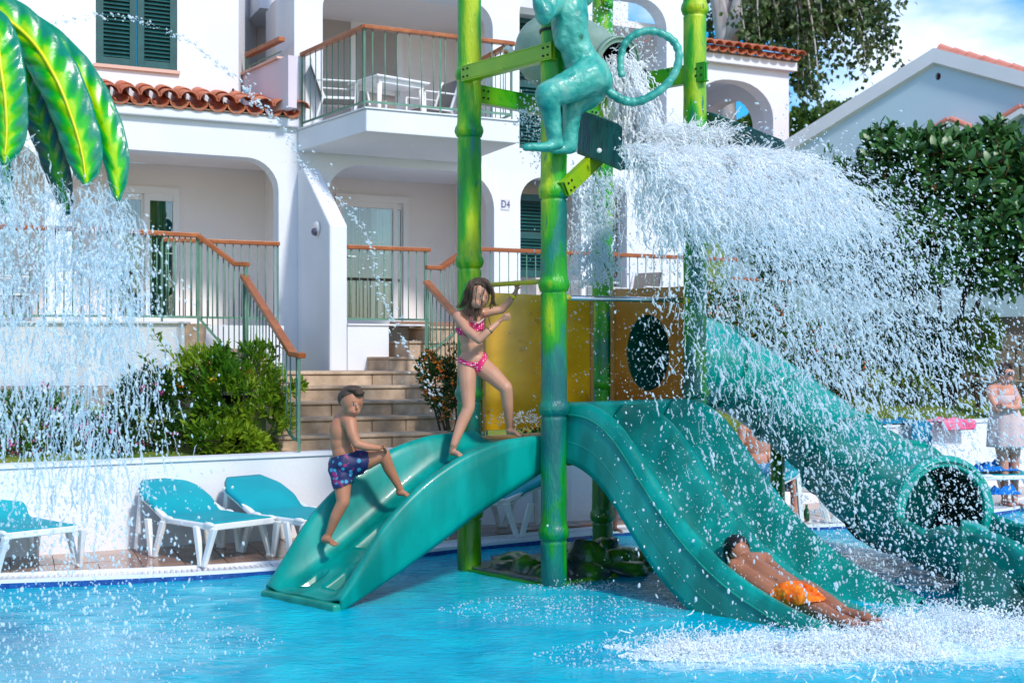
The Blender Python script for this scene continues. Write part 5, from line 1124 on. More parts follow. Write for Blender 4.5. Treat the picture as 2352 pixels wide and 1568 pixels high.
def chair(label, x, y, z, rz, grp='garden chairs on the balconies'):
    t = thing('garden_chair', label, 'chair', (x,y,z), group=grp); T = fr_tf(x,y,z,rz)
    m = MB(T); m.box(-.23,.23,-.22,.24,.40,.425); m.build('seat', 'chair_fabric', t, bevel=.008)
    m = MB(T); m.add([(-.22,.22,.42),(.22,.22,.42),(.22,.36,.86),(-.22,.36,.86),(-.22,.24,.42),(.22,.24,.42),(.22,.38,.86),(-.22,.38,.86)], [(0,1,2,3),(7,6,5,4),(0,4,5,1),(3,2,6,7),(0,3,7,4),(1,5,6,2)]); m.build('backrest', 'chair_fabric', t)
    for s in (-1,1):
        m = MB(T); m.bar((s*.245,.20,.40),(s*.245,.375,.90),.03,.035); m.build('back_post', 'white_plastic', t, bevel=.006)
        m = MB(T); m.bar((s*.265,-.22,.62),(s*.255,.28,.63),.035,.02); m.build('armrest', 'white_plastic', t, bevel=.006)
        m = MB(T); m.bar((s*.255,-.20,0),(s*.255,-.22,.61),.03,.03,up=(1,0,0)); m.build('leg', 'white_plastic', t, bevel=.006)
        m = MB(T); m.bar((s*.255,.34,0),(s*.25,.2,.44),.03,.03,up=(1,0,0)); m.build('leg', 'white_plastic', t, bevel=.006)
        m = MB(T); m.bar((s*.25,-.2,.40),(s*.25,.22,.40),.03,.03); m.build('seat_rail', 'white_plastic', t)
    return t
aa = math.atan2(.418,.909); zb_ = UZ+.024
def onA(x, y, w_): s__ = A.s_(x, w_); p = A.P(s__, w_, 0); return p.x, p.y
x, y = onA(893,0,.12); table('white slatted square table on the upper balcony', x, y, zb_, aa+.25, w_=.85, d_=.75)
x, y = onA(778,0,.05); chair('white framed chair with taupe back at the left end of the balcony table', x, y, zb_, aa+R(75))
x, y = onA(985,0,-.10); chair('white framed chair with taupe back at the right end of the balcony table', x, y, zb_, aa-R(80))
x, y = onA(905,0,-.95); chair('white framed chair half hidden behind the balcony table', x, y, zb_, aa+R(10))
x, y = onA(1462,0,.4); chair('white framed chair on the ground terrace seen behind the tower through spray', x, y, TZ, aa-R(60))
x, y = onA(1350,0,.2); table('white table on the ground terrace behind the front bamboo post', x, y, TZ, aa+.2, w_=.7, d_=.6)
x, y = onA(20,0,-.9); chair('chair on the left terrace glimpsed through the falling water', x, y, TZ, aa+R(100))
# ================================================================== PLANTS
def leaves(name, P, D, size, mat, parent, asp=.45, fold=.18, jit=.5, shape=4, kind=None):
    """one mesh of many leaves; P positions (n,3), D growing directions (n,3), size (n,) lengths"""
    n = len(P); P = np.asarray(P, float); D = np.asarray(D, float); D = D + nr.normal(0, jit, (n,3)); D /= np.linalg.norm(D, axis=1)[:,None]+1e-9
    Rv = nr.normal(0,1,(n,3)); S_ = np.cross(D, Rv); S_ /= np.linalg.norm(S_, axis=1)[:,None]+1e-9; U = np.cross(S_, D); L = np.broadcast_to(np.asarray(size, float), (n,))[:,None]
    if shape == 4:
        vs = np.stack([P, P+D*L*.45+S_*L*asp*.5+U*L*fold*.5, P+D*L, P+D*L*.45-S_*L*asp*.5+U*L*fold*.5], 1); k = 4; tri = [(0,1,2,3)]
    else:
        vs = np.stack([P, P+D*L*.25+S_*L*asp*.42+U*L*fold*.4, P+D*L*.65+S_*L*asp*.42+U*L*fold*.3, P+D*L-U*L*.08, P+D*L*.65-S_*L*asp*.42+U*L*fold*.3, P+D*L*.25-S_*L*asp*.42+U*L*fold*.4, P+D*L*.5], 1); k = 7; tri = [(0,1,2,6),(6,2,3),(0,6,4,5),(6,3,4)]
    me = bpy.data.meshes.new(name); off = np.array(wloc(parent)) if parent else 0
    idx = (np.arange(n)*k)[:,None]; fs = []
    for t in tri: fs.append((idx + np.array(t)[None,:]))
    faces = [tuple(r) for f in fs for r in f.tolist()]
    me.from_pydata((vs.reshape(-1,3)-off).tolist(), [], faces); me.materials.append(MATS[mat]); o = bpy.data.objects.new(name, me); C.objects.link(o); o.parent = parent
    if kind: o['kind'] = kind
    return o
def blob_pts(blobs, thr=-.12, ns=5., inner=.25):
    Ps, Ds = [], []
    for (c, r, n) in blobs:
        c = np.array(c); r = np.array(r if hasattr(r,'__len__') else (r,r,r)); got = 0
        while got < n:
            d = nr.normal(0,1,3); d /= np.linalg.norm(d); k = inner + (1-inner)*nr.rand()**.45
            lump = 1 + .28*noise.noise(Vector(d*2.2 + c)) + .12*noise.noise(Vector(d*6 + c))
            p = c + d*r*k*lump
            if noise.noise(Vector(p*ns)) < thr: 
                got += .25; continue
            Ps.append(p); Ds.append(d*.8 + np.array((0,-.25,.45))); got += 1
    return np.array(Ps), np.array(Ds)
def shrub(name, label, cat, blobs, size, mat, base, flowers=(), stems=10, group=None, asp=.45, shoots=(), thr=-.12, ns=5., shape=4):
    t = thing(name, label, cat, base, group=group); P, D = blob_pts(blobs, thr, ns)
    leaves('foliage', P, D, size*(.7+.6*nr.rand(len(P))), mat, t, asp=asp, shape=shape)
    m = MB(); b = Vector(base)
    for i in range(stems):
        c = P[nr.randint(len(P))]; q = Vector(c); mid = b.lerp(q,.5)+V(rng.uniform(-.06,.06),rng.uniform(-.06,.06),.03); m.tube([b+V(rng.uniform(-.06,.06),0,0), mid, q], [.014,.009,.004], 5, caps=False)
    m.build('stem', 'bark', t, smooth=True)
    for k, (fmat, cnt, fs_, clump) in enumerate(flowers):
        sel = [i for i in range(len(P)) if D[i][1] < .1]; FP, FD = [], []
        for _ in range(cnt):
            c = P[sel[nr.randint(len(sel))]] + np.array((0,-.02,.01))
            for _ in range(clump): FP.append(c + nr.normal(0, fs_*.6, 3)); FD.append(np.array((0,-1,.5)))
        leaves('flowers', FP, FD, fs_, fmat, t, asp=.9, fold=.3, jit=.7, kind='stuff')
    for (pts, cnt) in shoots:
        cv = sm(pts, 8); m = MB(); m.tube(cv, [.006*(1-i/len(cv))+.002 for i in range(len(cv))], 5, caps=False); o = m.build('shoot', 'bark', t, smooth=True)
        SP = np.array([np.array(cv[min(int(i), len(cv)-1)]) for i in np.linspace(2, len(cv)-1, cnt)]); SD = nr.normal(0,1,(cnt,3)); SD[:,2] += .4
        leaves('leaves', SP, SD, size*1.15, mat, o, asp=asp, jit=.1, shape=shape)
    return t
def bl(x, y, d, rx, ry, n, rd=None):   # blob seen at pixel (x, y), half sizes in pixels
    p = at(x,y,d); return (tuple(p), (rx/F*d, rd or (rx+ry)/2/F*d*.8, ry/F*d), n)
def gb(x, d): p = at(x, HY, d); return (p.x, p.y, gz(p.x, p.y))
shrub('flowering_shrub', 'dark green shrub with pink flowers behind the wall at far left, under the falling water', 'shrub', [bl(60,990,11.4,120,95,2400), bl(-60,960,11.5,80,100,600), bl(200,1000,11.6,100,75,1700), bl(120,930,11.9,60,40,400)], .066, 'leaf_mid', gb(80,11.3), flowers=[('flower_pink',80,.04,9),('flower_orange',8,.02,5)], thr=-.05)
shrub('flowering_shrub', 'dense dark green shrub with few magenta flowers, left of the tall yellow-green shrub', 'shrub', [bl(330,960,11.9,85,105,2600), bl(370,900,12.0,70,50,800), bl(250,1020,11.5,60,40,500), bl(420,1010,11.8,60,45,700)], .062, 'leaf_dark', gb(340,11.9), flowers=[('flower_pink',18,.035,8)], thr=-.2)
shrub('jasmine_shrub', 'tall loose yellow-green shrub with arching shoots beside the stair handrail', 'shrub',
      [bl(520,910,12.1,120,95,3600), bl(470,850,12.2,75,55,900), bl(585,850,12.3,55,60,650), bl(590,960,12.0,75,90,1500), bl(500,1010,11.8,110,45,1300), bl(430,890,12.2,60,50,500), bl(640,885,12.2,55,22,240), bl(520,800,12.3,22,30,130), bl(440,835,12.3,50,18,160)], .085, 'leaf_bright', gb(540,12.2),
      flowers=[('flower_yellow',9,.03,9),('flower_orange',9,.025,7),('flower_red',4,.025,7)], asp=.36, thr=.02, ns=5., stems=26,
      shoots=[([at(450,880,12.2),at(405,830,12.2),at(372,790,12.2),at(352,762,12.2)],26), ([at(440,900,12.1),at(385,860,12.1),at(345,835,12.1),at(325,815,12.1)],22), ([at(520,860,12.2),at(505,820,12.2),at(525,785,12.2)],16), ([at(600,880,12.2),at(660,880,12.1),at(700,876,12.1)],18), ([at(590,830,12.3),at(610,800,12.3),at(640,795,12.2)],14), ([at(600,900,12.0),at(650,905,12.0),at(690,900,12.0)],16)])
shrub('lantana_shrub', 'lantana shrub with orange flowers to the right of the stone stairs', 'shrub', [bl(1012,880,12.9,45,62,1000), bl(985,845,13.0,28,38,350), bl(1050,930,12.7,45,60,800), bl(1060,850,12.9,50,60,600)], .05, 'leaf_dark', gb(1030,13.0), flowers=[('flower_orange',110,.028,7)], thr=-.2)
shrub('lantana_shrub', 'low lantana with orange flowers showing between the tower platform and the white wall', 'shrub', [bl(1330,1000,13.2,75,26,700), bl(1480,990,13.6,90,30,500), bl(1230,1005,13.2,70,30,400)], .06, 'leaf_dark', gb(1340,13.3), flowers=[('flower_orange',60,.03,7)], thr=-.2)
for k, (x, y, d, rx, ry, lab) in enumerate(((1660,720,16.5,70,75,'green bush with red flowers just right of the tower behind the spray'),(1760,735,17,75,80,'bush with orange-red flowers above the start of the tube slide'),(1860,800,16.6,75,62,'red flowered bush above the middle of the tube slide'),(1945,868,16.2,55,45,'low bush with orange flowers at the lower end of the flower bed'))):
    shrub('flowering_bush', lab, 'bush', [bl(x,y,d,rx,ry,1300), bl(x-30,y+20,d-.3,rx*.7,ry*.7,500)], .075, 'leaf_mid', gb(x,d), flowers=[('flower_red',44,.035,7),('flower_orange',16,.03,6)], group='flowering bushes behind the tube slide', thr=-.15)
shrub('hedge_bush', 'dark rounded bush on the lawn behind the densest spray', 'bush', [bl(2090,800,18,80,85,1500), bl(2010,790,18.5,70,75,900), bl(2160,800,18,60,80,900)], .085, 'leaf_dark', gb(2090,18.3), thr=-.2)
shrub('hedge_bush', 'clipped pale green bush left of the brown stone wall', 'bush', [bl(2250,765,18.4,52,58,1900), bl(2240,820,18.2,48,42,900)], .055, 'leaf_bright', gb(2250,18.5), thr=-.3)
# lawn grass blades
n_ = 26000; GX = nr.uniform(2.2,9.5,n_); GD = nr.uniform(.3,6.,n_)**1.0; GP = np.array([(x, lowest(x,WALL)+d, gz(x, lowest(x,WALL)+d)) for x, d in zip(GX,GD)])
tag(leaves('grass', GP, np.tile((0,0,1.),(n_,1)), .035+.03*nr.rand(n_), 'grass', None, asp=.14, jit=.35), 'short sunlit grass of the lawn behind the right end of the wall', 'grass', kind='stuff')
# rubber tree: rosettes of large leathery leaves
rt_ = thing('rubber_tree', 'big dark glossy rubber tree with large leaves and reddish buds at the right edge', 'tree', gb(2230,17.9))
def big_leaf_mesh():
    vs, fs = [], []
    prof = [(0,.0),(.12,.20),(.32,.42),(.55,.48),(.78,.36),(.93,.15),(1.,.0)]
    for t, w_ in prof: z = .10*t - .22*t*t; vs += [(t,-w_*.46,z+.05*w_),(t,0,z),(t,w_*.46,z+.05*w_)]
    for i in range(len(prof)-1):
        a = i*3; fs += [(a,a+1,a+4,a+3),(a+1,a+2,a+5,a+4)]
    return vs, fs
LV, LF = big_leaf_mesh(); LVn = np.array(LV)
ros = []
crown = [bl(2230,470,17.6,150,130,0), bl(2120,430,17.7,120,95,0), bl(2060,520,17.8,110,110,0), bl(2320,540,17.3,110,110,0), bl(2170,580,17.5,170,80,0), bl(2290,390,17.8,90,60,0), bl(2030,390,18,60,60,0), bl(2330,440,17.6,70,70,0), bl(2400,500,17.8,100,140,0), bl(1960,560,18.1,80,80,0), bl(2125,345,17.9,36,30,0), bl(2200,350,17.9,34,28,0), bl(2275,330,17.8,38,26,0), bl(2040,340,18,26,24,0)]
for (c, r, _) in crown:
    c = np.array(c); r = np.array(r)
    for _ in range(int(46*r[0]*r[2]*3.2)+14):
        d = nr.normal(0,1,3); d /= np.linalg.norm(d)
        if d[1] > .35: d[1] *= -1
        k = 1 + .2*noise.noise(Vector(d*2+c)); p = c + d*r*k*(.82+.22*nr.rand()); ros.append((p, d))
ros.sort(key=lambda t: t[0][1])
leafT = []
for (p, d) in ros:
    ax_ = Vector(d*.9 + np.array((0,-.1,.75))).normalized(); q = ax_.to_track_quat('Z','Y').to_matrix(); n8 = rng.randint(7,9); ph = rng.random()*6
    for i in range(n8):
        a = ph + 2.4*i; tilt = R(30 + 8*i + rng.uniform(-8,8)); Lf = rng.uniform(.15,.235)
        m = q @ Matrix.Rotation(a,3,'Z') @ Matrix.Rotation(-(math.pi/2-tilt),3,'Y') @ Matrix.Rotation(rng.uniform(-.3,.3),3,'X')
        leafT.append((Vector(p)+ax_*.02*(8-i), m, Lf))
lme = bpy.data.meshes.new('leaf'); lme.from_pydata(LV, [], LF); lme.materials.append(MATS['leaf_rubber'])
order = sorted(range(len(leafT)), key=lambda i: leafT[i][0].y)
# the 300 largest in view are single leaves, the rest one mesh
front = [i for i in order if 1990 < CX+leafT[i][0].x/leafT[i][0].y*F < 2352][:300]; fset = set(front); off = wloc(rt_)
for i in front:
    p, m, L_ = leafT[i]; o = bpy.data.objects.new('leaf', lme); C.objects.link(o); o.parent = rt_; o.location = p-off; o.rotation_euler = m.to_euler(); o.scale = (L_,L_,L_)
vs_, fs_ = [], []; k = 0
for i in order:
    if i in fset: continue
    p, m, L_ = leafT[i]; A_ = LVn*L_ @ np.array(m).T + np.array(p-off); vs_.append(A_); fs_ += [tuple(a+k for a in f) for f in LF]; k += len(LV)
me = bpy.data.meshes.new('foliage'); me.from_pydata(np.concatenate(vs_).tolist(), [], fs_); me.materials.append(MATS['leaf_rubber']); me.polygons.foreach_set('use_smooth',[True]*len(me.polygons)); o = bpy.data.objects.new('foliage', me); C.objects.link(o); o.parent = rt_; o['kind'] = 'stuff'
m_ = MB()
for (p, d) in ros[::2]:
    a = Vector(p); dd = Vector(d*.7+np.array((0,0,.8))).normalized(); m_.tube([a, a+dd*.12, a+dd*.22], [.016,.014,.002], 6, caps=False)
m_.build('buds', 'leaf_rubber_new', rt_, smooth=True)
NP, ND = [], []
for (p, d) in ros[::3]:
    for _ in range(3): NP.append(p+np.array((0,0,.03))); ND.append(d+np.array((0,0,1.)))
leaves('young_leaves', NP, ND, .15, 'leaf_rubber_new', rt_, asp=.34, jit=.35, shape=7)
P_, D_ = blob_pts([(c, tuple(np.array(r)*.8), 600) for c, r, _ in crown], -.5); leaves('inner_foliage', P_, D_, .2, 'leaf_rubber', rt_, asp=.5, shape=7, kind='stuff')
m_ = MB(); b = Vector(gb(2230,17.9))
for (c, r, _) in crown[2:7]: c = Vector(c); m_.tube([b+V(0,.8,0), b.lerp(c,.4)+V(0,.8,.1), c+V(0,.3,0)], [.06,.045,.02], 7, caps=False)
m_.build('trunk', 'bark', rt_, smooth=True)
shrub('rubber_bush', 'very dark bush seen through the edge of the spray left of the rubber tree', 'bush', [bl(1900,470,19,80,110,1400), bl(1960,590,19,100,90,1400), bl(1800,560,19.5,90,110,1100), bl(2060,640,18.8,90,50,700)], .13, 'leaf_rubber', gb(1920,19.2), thr=-.2, shape=7)
# pale trunked tree behind the second building
pt = thing('poplar_tree', 'tall pale-trunked tree with drooping leafy branches behind the tiled eave', 'tree', at(1672,HY,33)-V(0,0,0))
DP = 33
m_ = MB(); T0 = at(1668,420,DP)
m_.tube([T0, at(1666,150,DP), at(1662,80,DP), at(1648,0,DP), at(1640,-120,DP)], [.30,.27,.22,.20,.17], 12)
m_.tube([at(1668,120,DP-.1), at(1690,40,DP-.1), at(1706,-30,DP-.1), at(1740,-140,DP)], [.22,.20,.17,.12], 12)
m_.tube([at(1676,90,DP-.2), at(1712,35,DP-.3), at(1760,0,DP-.4), at(1800,-40,DP-.4)], [.14,.12,.09,.06], 10)
m_.tube([at(1668,80,DP+.2), at(1672,0,DP+.2), at(1676,-90,DP)], [.16,.15,.12], 10)
m_.build('trunk', 'bark_pale', pt, smooth=True)
PP, PD = [], []; m_ = MB(); m2 = MB()
tips = [(2062,150),(2030,95),(2045,125),(1995,160),(1985,185),(1940,120),(1965,60),(2040,40),(2066,5),(1905,150),(1885,235),(1865,205),(1845,180),(1880,170),(1835,215),(1855,240),(1925,90),(1890,60),(1850,100),(1820,140),(1800,110),(1770,100),(1745,90),(1990,30),(1930,20),(2010,5),(1870,20),(1820,60),(1780,50),(1900,110),(1950,160),(2000,110),(2020,150),(1860,130),(1832,165),(1755,60),(1730,60),(1715,100),(1640,-20),(1610,-40),(1845,120),(1700,75),(1735,105),(1790,125)]
for (x, y) in tips:
    d = DP + rng.uniform(-2.,1.6); tip = at(x,y,d); st_ = at(lerp(1720,x,.55)+rng.uniform(-30,30), min(y-60, 0)-rng.uniform(60,160), d)
    mid = at(lerp(1720,x,.9)+rng.uniform(-15,15), lerp(-90,y,.45), d); cv = sm([st_, mid, tip], 12); (m_).tube(cv, [.035*(1-i/len(cv))+.008 for i in range(len(cv))], 5, caps=False)
    for i in range(6, len(cv)):
        for _ in range(rng.randint(5,9)):
            if noise.noise(Vector((i*.5+x, y*.1, 0))) < -.25: continue
            c = cv[i] + V(rng.gauss(0,.17), rng.gauss(0,.2), rng.gauss(0,.13)); PP.append(c); PD.append((rng.gauss(0,.5),-.2,-.7))
# denser masses near the trunk
P_, D_ = blob_pts([bl(1790,30,DP+.6,110,70,2300), bl(1745,75,DP+1,50,50,650), bl(1880,30,DP,90,55,1100), bl(1850,160,DP-.5,32,70,420), bl(1960,30,DP-.5,70,40,450), bl(1640,30,DP+1.2,60,90,700), bl(1700,30,DP+2.,90,100,900)], .0, 2.2)
leaves('crown', np.concatenate([np.array(PP), P_]), np.concatenate([np.array(PD), D_*.3+np.array((0,0,-.6))]), .13+.06*nr.rand(len(PP)+len(P_)), 'leaf_poplar', pt, asp=.8, jit=.5)
m_.build('branches', 'bark_pale', pt, smooth=True)
# wooded hill
struct(MB().grid(lambda u, v: V(-10+90*u, 62+60*v, 4+ (8+4*noise.noise((u*5,v*4,0)))*math.sin(min(1,v*1.6)*math.pi/2)*.8), 30, 14).build('hill', 'lawn', smooth=True))
for k, (x, y, rx, ry, d, lab) in enumerate(((1735,315,45,42,60,'rounded green tree on the hill seen through the far arch'),(1860,300,60,50,62,'green tree on the hill just left of the gable roof'),(1915,275,55,40,66,'bright green tree at the top of the hill behind the gable'),(1800,330,60,55,58,'green tree on the hill beside the farther building'),(1975,262,45,28,70,'distant tree cresting the gable roof slope'),(1560,330,80,50,61,'green tree on the hill behind the farther building'))):
    t = thing('hill_tree', lab, 'tree', tuple(at(x,y+ry*1.6,d)), group='trees on the wooded hill'); P_, D_ = blob_pts([bl(x,y,d,rx,ry,1500), bl(x+20,y+10,d-1,rx*.6,ry*.8,600)], -.1, .9)
    leaves('crown', P_, D_, .30+.15*nr.rand(len(P_)), 'leaf_hill', t, asp=.8); m = MB(); m.tube([at(x,y+ry*2.4,d), at(x,y,d)], [.3,.1], 8); m.build('trunk', 'bark', t)
# ---- painted palm spray feature in the foreground
pf = thing('palm_water_feature', 'giant painted green and yellow palm fronds pouring water at the upper left', 'water feature', at(-120,100,6.4)+V(0,0,-.0))
def frond(pts, wd, mat, rib=True, dip=.10, edge=.35, tw=0., name='frond'):
    cv = sm(pts, 8); n = len(cv)
    def f(u, v):
        i = u*(n-1); k = int(min(i,n-2)); p = cv[k].lerp(cv[k+1], i-k); d = (cv[k+1]-cv[k]).normalized(); side = d.cross(V(0,-1,0)).normalized(); up = side.cross(d)
        w_ = wd*interp(u,[0,.15,.5,.8,.93,1.],[.75,.95,1.,.85,.55,.06]); c = (v-.5)*2
        notch = 1 - .05*abs(math.sin(u*26))*(abs(c) > .8)
        return p + side*c*w_*notch*math.cos(tw) + V(0,1,0)*abs(c)**1.5*w_*edge + V(0,-1,0)*c*w_*math.sin(tw) + V(0,1,0)*.004*math.sin(u*70+abs(c)*6)*(abs(c) < .9)
    o = MB().grid(f, 90, 22).build(name, mat, pf, smooth=True, weld=False, solid=.02)
    M_ = 91*23; fu = [ (i%91)/90 for i in range(M_)]; fv = [(i//91)/22 for i in range(M_)]
    for nm_, ar in (('fu',fu),('fv',fv)): a_ = o.data.attributes.new(nm_,'FLOAT','POINT'); a_.data.foreach_set('value', ar)
    if rib:
        m = MB(); m.tube([p + V(0,-.014,0) for p in cv[:-2]], [.012*(1-.7*i/len(cv)) for i in range(len(cv)-2)], 8, caps=False); m.build('midrib', 'leaf_rib', o, smooth=True)
    return o
d0 = 6.3
frond([at(-160,-10,d0+.3), at(-10,30,d0+.2), at(95,85,d0+.15), at(175,165,d0+.1), at(232,260,d0+.05), at(264,360,d0), at(272,462,d0)], .085, 'leaf_paint', rib=False)
frond([at(-160,-20,d0), at(-20,25,d0), at(70,90,d0), at(130,180,d0-.05), at(170,280,d0-.05), at(192,360,d0-.05), at(200,425,d0-.05)], .115, 'leaf_paint')
frond([at(-60,40,d0+.2), at(40,140,d0+.22), at(85,260,d0+.2), at(128,380,d0+.2), at(158,492,d0+.2)], .08, 'leaf_paint_dark', rib=False, edge=.1)
frond([at(-120,0,d0-.1), at(-20,70,d0-.2), at(8,180,d0-.25), at(18,290,d0-.25), at(12,378,d0-.25)], .10, 'leaf_paint')
frond([at(-110,120,d0+.3), at(-40,260,d0+.3), at(10,380,d0+.3), at(14,450,d0+.3), at(12,490,d0+.3)], .035, 'leaf_paint_dark', rib=False)
m_ = MB(); m_.tube([at(-170,-20,d0+.1), at(-400,-80,d0+.1)+V(0,0,.1), V(at(-520,0,d0).x,d0+.2,1.2), V(at(-520,0,d0).x,d0+.2,-.3)], [.10,.15,.14,.15], 18); m_.build('trunk', 'bamboo', pf, smooth=True)
# ================================================================== PEOPLE
def inpoly(x, y, poly):
    c = False; j = len(poly)-1
    for i in range(len(poly)):
        xi, yi = poly[i]; xj, yj = poly[j]
        if (yi > y) != (yj > y) and x < (xj-xi)*(y-yi)/(yj-yi)+xi: c = not c
        j = i
    return c
def mapper(ox, oy, k):
    f = lambda x, y, d: at(ox+x*k, oy+y*k, d)
    def inv(p): return ((p[0]/p[1]*F+CX)-ox)/k, ((HY-(p[2]-H)/p[1]*F)-oy)/k
    return f, inv
def hand(f, wrist, palm, tips, thumb, r=.0075):
    """palm pad and five separate tapering fingers with a knuckle bend"""
    pr = [('c',[wrist, wrist.lerp(palm,.5), palm],[.018,.022,.020],.7)]
    w_ = (tips[0]-tips[-1]); w_ = w_.normalized() if w_.length else V(1,0,0)
    for i, t in enumerate(tips):
        b = palm + w_*(.016-.0105*i); mid = b.lerp(t,.5) + (palm-wrist).normalized()*.006
        pr.append(('c',[b, mid, t],[r*1.05, r, r*.8]))
    b = wrist.lerp(palm,.35); pr.append(('c',[b, b.lerp(thumb,.55)+V(0,-.004,0), thumb],[r*1.3,r*1.15,r*.85])); return pr
def foot(ank, heel, toe, r=.028, side=None):
    dd = (toe-heel).normalized(); sd = side or V(-dd.y,dd.x,0).normalized()
    pr = [('c',[ank, heel.lerp(ank,.3)],[r,r*1.05]), ('c',[heel, heel.lerp(toe,.45)+V(0,0,.010), heel.lerp(toe,.8)],[r*.95,r*.85,r*.7])]
    for i in range(5): pr.append(('c',[heel.lerp(toe,.74)+sd*(i-2)*r*.42, toe+sd*(i-2)*r*.45-dd*.006*abs(i-1)],[r*.40,r*.33-.0004*i]))
    return pr
from mathutils.bvhtree import BVHTree
def face(parent, f, c, bodyo, feats, brow='hair_brown', scale=1.):
    """small features seated on the skin where the viewer sees them"""
    me = bodyo.data; off = wloc(bodyo); bv = BVHTree.FromPolygons([v.co + off for v in me.vertices], [tuple(p.vertices) for p in me.polygons]); o0 = V(0,0,H)
    def on(x, y):
        hit = bv.ray_cast(o0, (f(x,y,c[2])-o0).normalized()); return (hit[0] or f(x,y,c[2]-.09)), (hit[1] or V(0,-1,0))
    K = scale
    for kd, x, y in feats:
        p, nn = on(x, y); rot = (-nn).to_track_quat('Y','Z').to_matrix(); T = lambda a, b_, c_: p + rot @ V(a*K, b_*K, c_*K)
        if kd == 'eye':
            m = MB(); m.ell(T(0,.002,0), (.0125*K,.0055*K,.0068*K), 12, 8, rot); e = m.build('eye', 'eye_white', parent, smooth=True)
            m = MB(); m.ell(T(.001,-.0022,0), (.0062*K,.0030*K,.0062*K), 10, 6, rot); m.build('iris', 'hair_black', e, smooth=True)
            m = MB(); m.tube([T(-.014,-.000,.002), T(0,-.003,.0075), T(.014,-.0,.002)], [.0012*K,.0020*K,.0012*K], 6); m.build('eyelid', brow, e, smooth=True)
            m = MB(); m.tube([T(-.016,.001,.016), T(-.003,-.001,.0205), T(.016,.001,.017)], [.0012*K,.0024*K,.0012*K], 6, flat=.6); m.build('eyebrow', brow, e, smooth=True)
        elif kd in ('mouth','smile'):
            up = .004 if kd == 'smile' else -.001
            m = MB(); m.tube([T(-.019,.003,.002+up), T(-.007,-.001,.001), T(.007,-.001,.001), T(.019,.003,.002+up)], [.0015*K,.0038*K,.0038*K,.0015*K], 8); o = m.build('mouth', 'lips', parent, smooth=True)
            m = MB(); m.tube([T(-.014,.003,-.006), T(0,-.001,-.0085), T(.014,.003,-.006)], [.0015*K,.0038*K,.0015*K], 8); m.build('lower_lip', 'lips', o, smooth=True)
            if kd == 'smile': m = MB(); m.tube([T(-.014,.0,-.0005), T(0,-.0035,-.004), T(.014,.0,-.0005)], [.001*K,.0030*K,.001*K], 8); m.build('teeth', 'eye_white', o, smooth=True)
# ---- girl climbing on the platform
g, gi = mapper(980, 604.3, .2813)
girl = thing('person', 'girl with wet brown hair in a pink polka dot bikini holding the yellow bar', 'person', g(480,1400,9.8))
hc = (432,252,9.74); hr = (.083,.092,.112)
pr = [('e',g(*hc),hr), ('e',g(412,325,9.715),(.052,.062,.046)), ('c',[g(462,282,9.660),g(464,306,9.652)],[.009,.012]), ('e',g(348,232,9.76),(.014,.02,.026)),
      ('c',[g(408,330,9.77),g(385,410,9.80)],[.040,.043]),
      ('c',[g(262,432,9.78),g(355,415,9.82),g(445,408,9.86)],[.046,.056,.043]),
      ('e',g(350,500,9.82),(.112,.082,.125)), ('e',g(362,600,9.81),(.096,.072,.10)), ('e',g(372,690,9.81),(.094,.070,.09)), ('e',g(378,790,9.81),(.116,.090,.085)), ('e',g(350,840,9.86),(.09,.08,.07)), ('e',g(425,830,9.86),(.075,.08,.07)),
      ('c',[g(258,440,9.77),g(330,545,9.68),g(425,622,9.60)],[.044,.040,.034]), ('c',[g(425,625,9.60),g(500,560,9.60),g(580,488,9.63)],[.034,.030,.020]),
      ('c',[g(448,410,9.86),g(535,392,9.87),g(615,380,9.88)],[.041,.035,.032]), ('c',[g(615,378,9.88),g(670,320,9.87),g(722,246,9.86)],[.033,.028,.020]),
      ('c',[g(328,835,9.80),g(335,960,9.77),g(342,1180,9.74)],[.078,.068,.050]), ('c',[g(342,1185,9.74),g(285,1310,9.72),g(222,1480,9.68)],[.049,.046,.029]),
      ('c',[g(440,835,9.82),g(540,915,9.76),g(645,1015,9.70)],[.080,.070,.054]), ('c',[g(648,1020,9.70),g(662,1160,9.74),g(682,1335,9.80)],[.052,.045,.029])]
pr += hand(g, g(722,246,9.86), g(738,190,9.845), [g(700,148,9.82),g(722,140,9.815),g(745,136,9.815),g(768,146,9.82)], g(765,196,9.80))
pr += hand(g, g(582,486,9.63), g(622,450,9.63), [g(672,408,9.62),g(686,425,9.62),g(688,445,9.63),g(680,464,9.64)], g(640,410,9.60))
pr += foot(g(682,1340,9.80), g(672,1372,9.81), g(782,1410,9.66), .026)
pr += foot(g(222,1480,9.68), g(205,1545,9.70), g(300,1580,9.60), .026)
gb_ = body('body', pr, 'skin_girl', girl, voxel=.0055, smooth=8)
face(girl, g, hc, gb_, [('eye',436,268),('eye',484,283),('smile',428,334)], scale=.95)
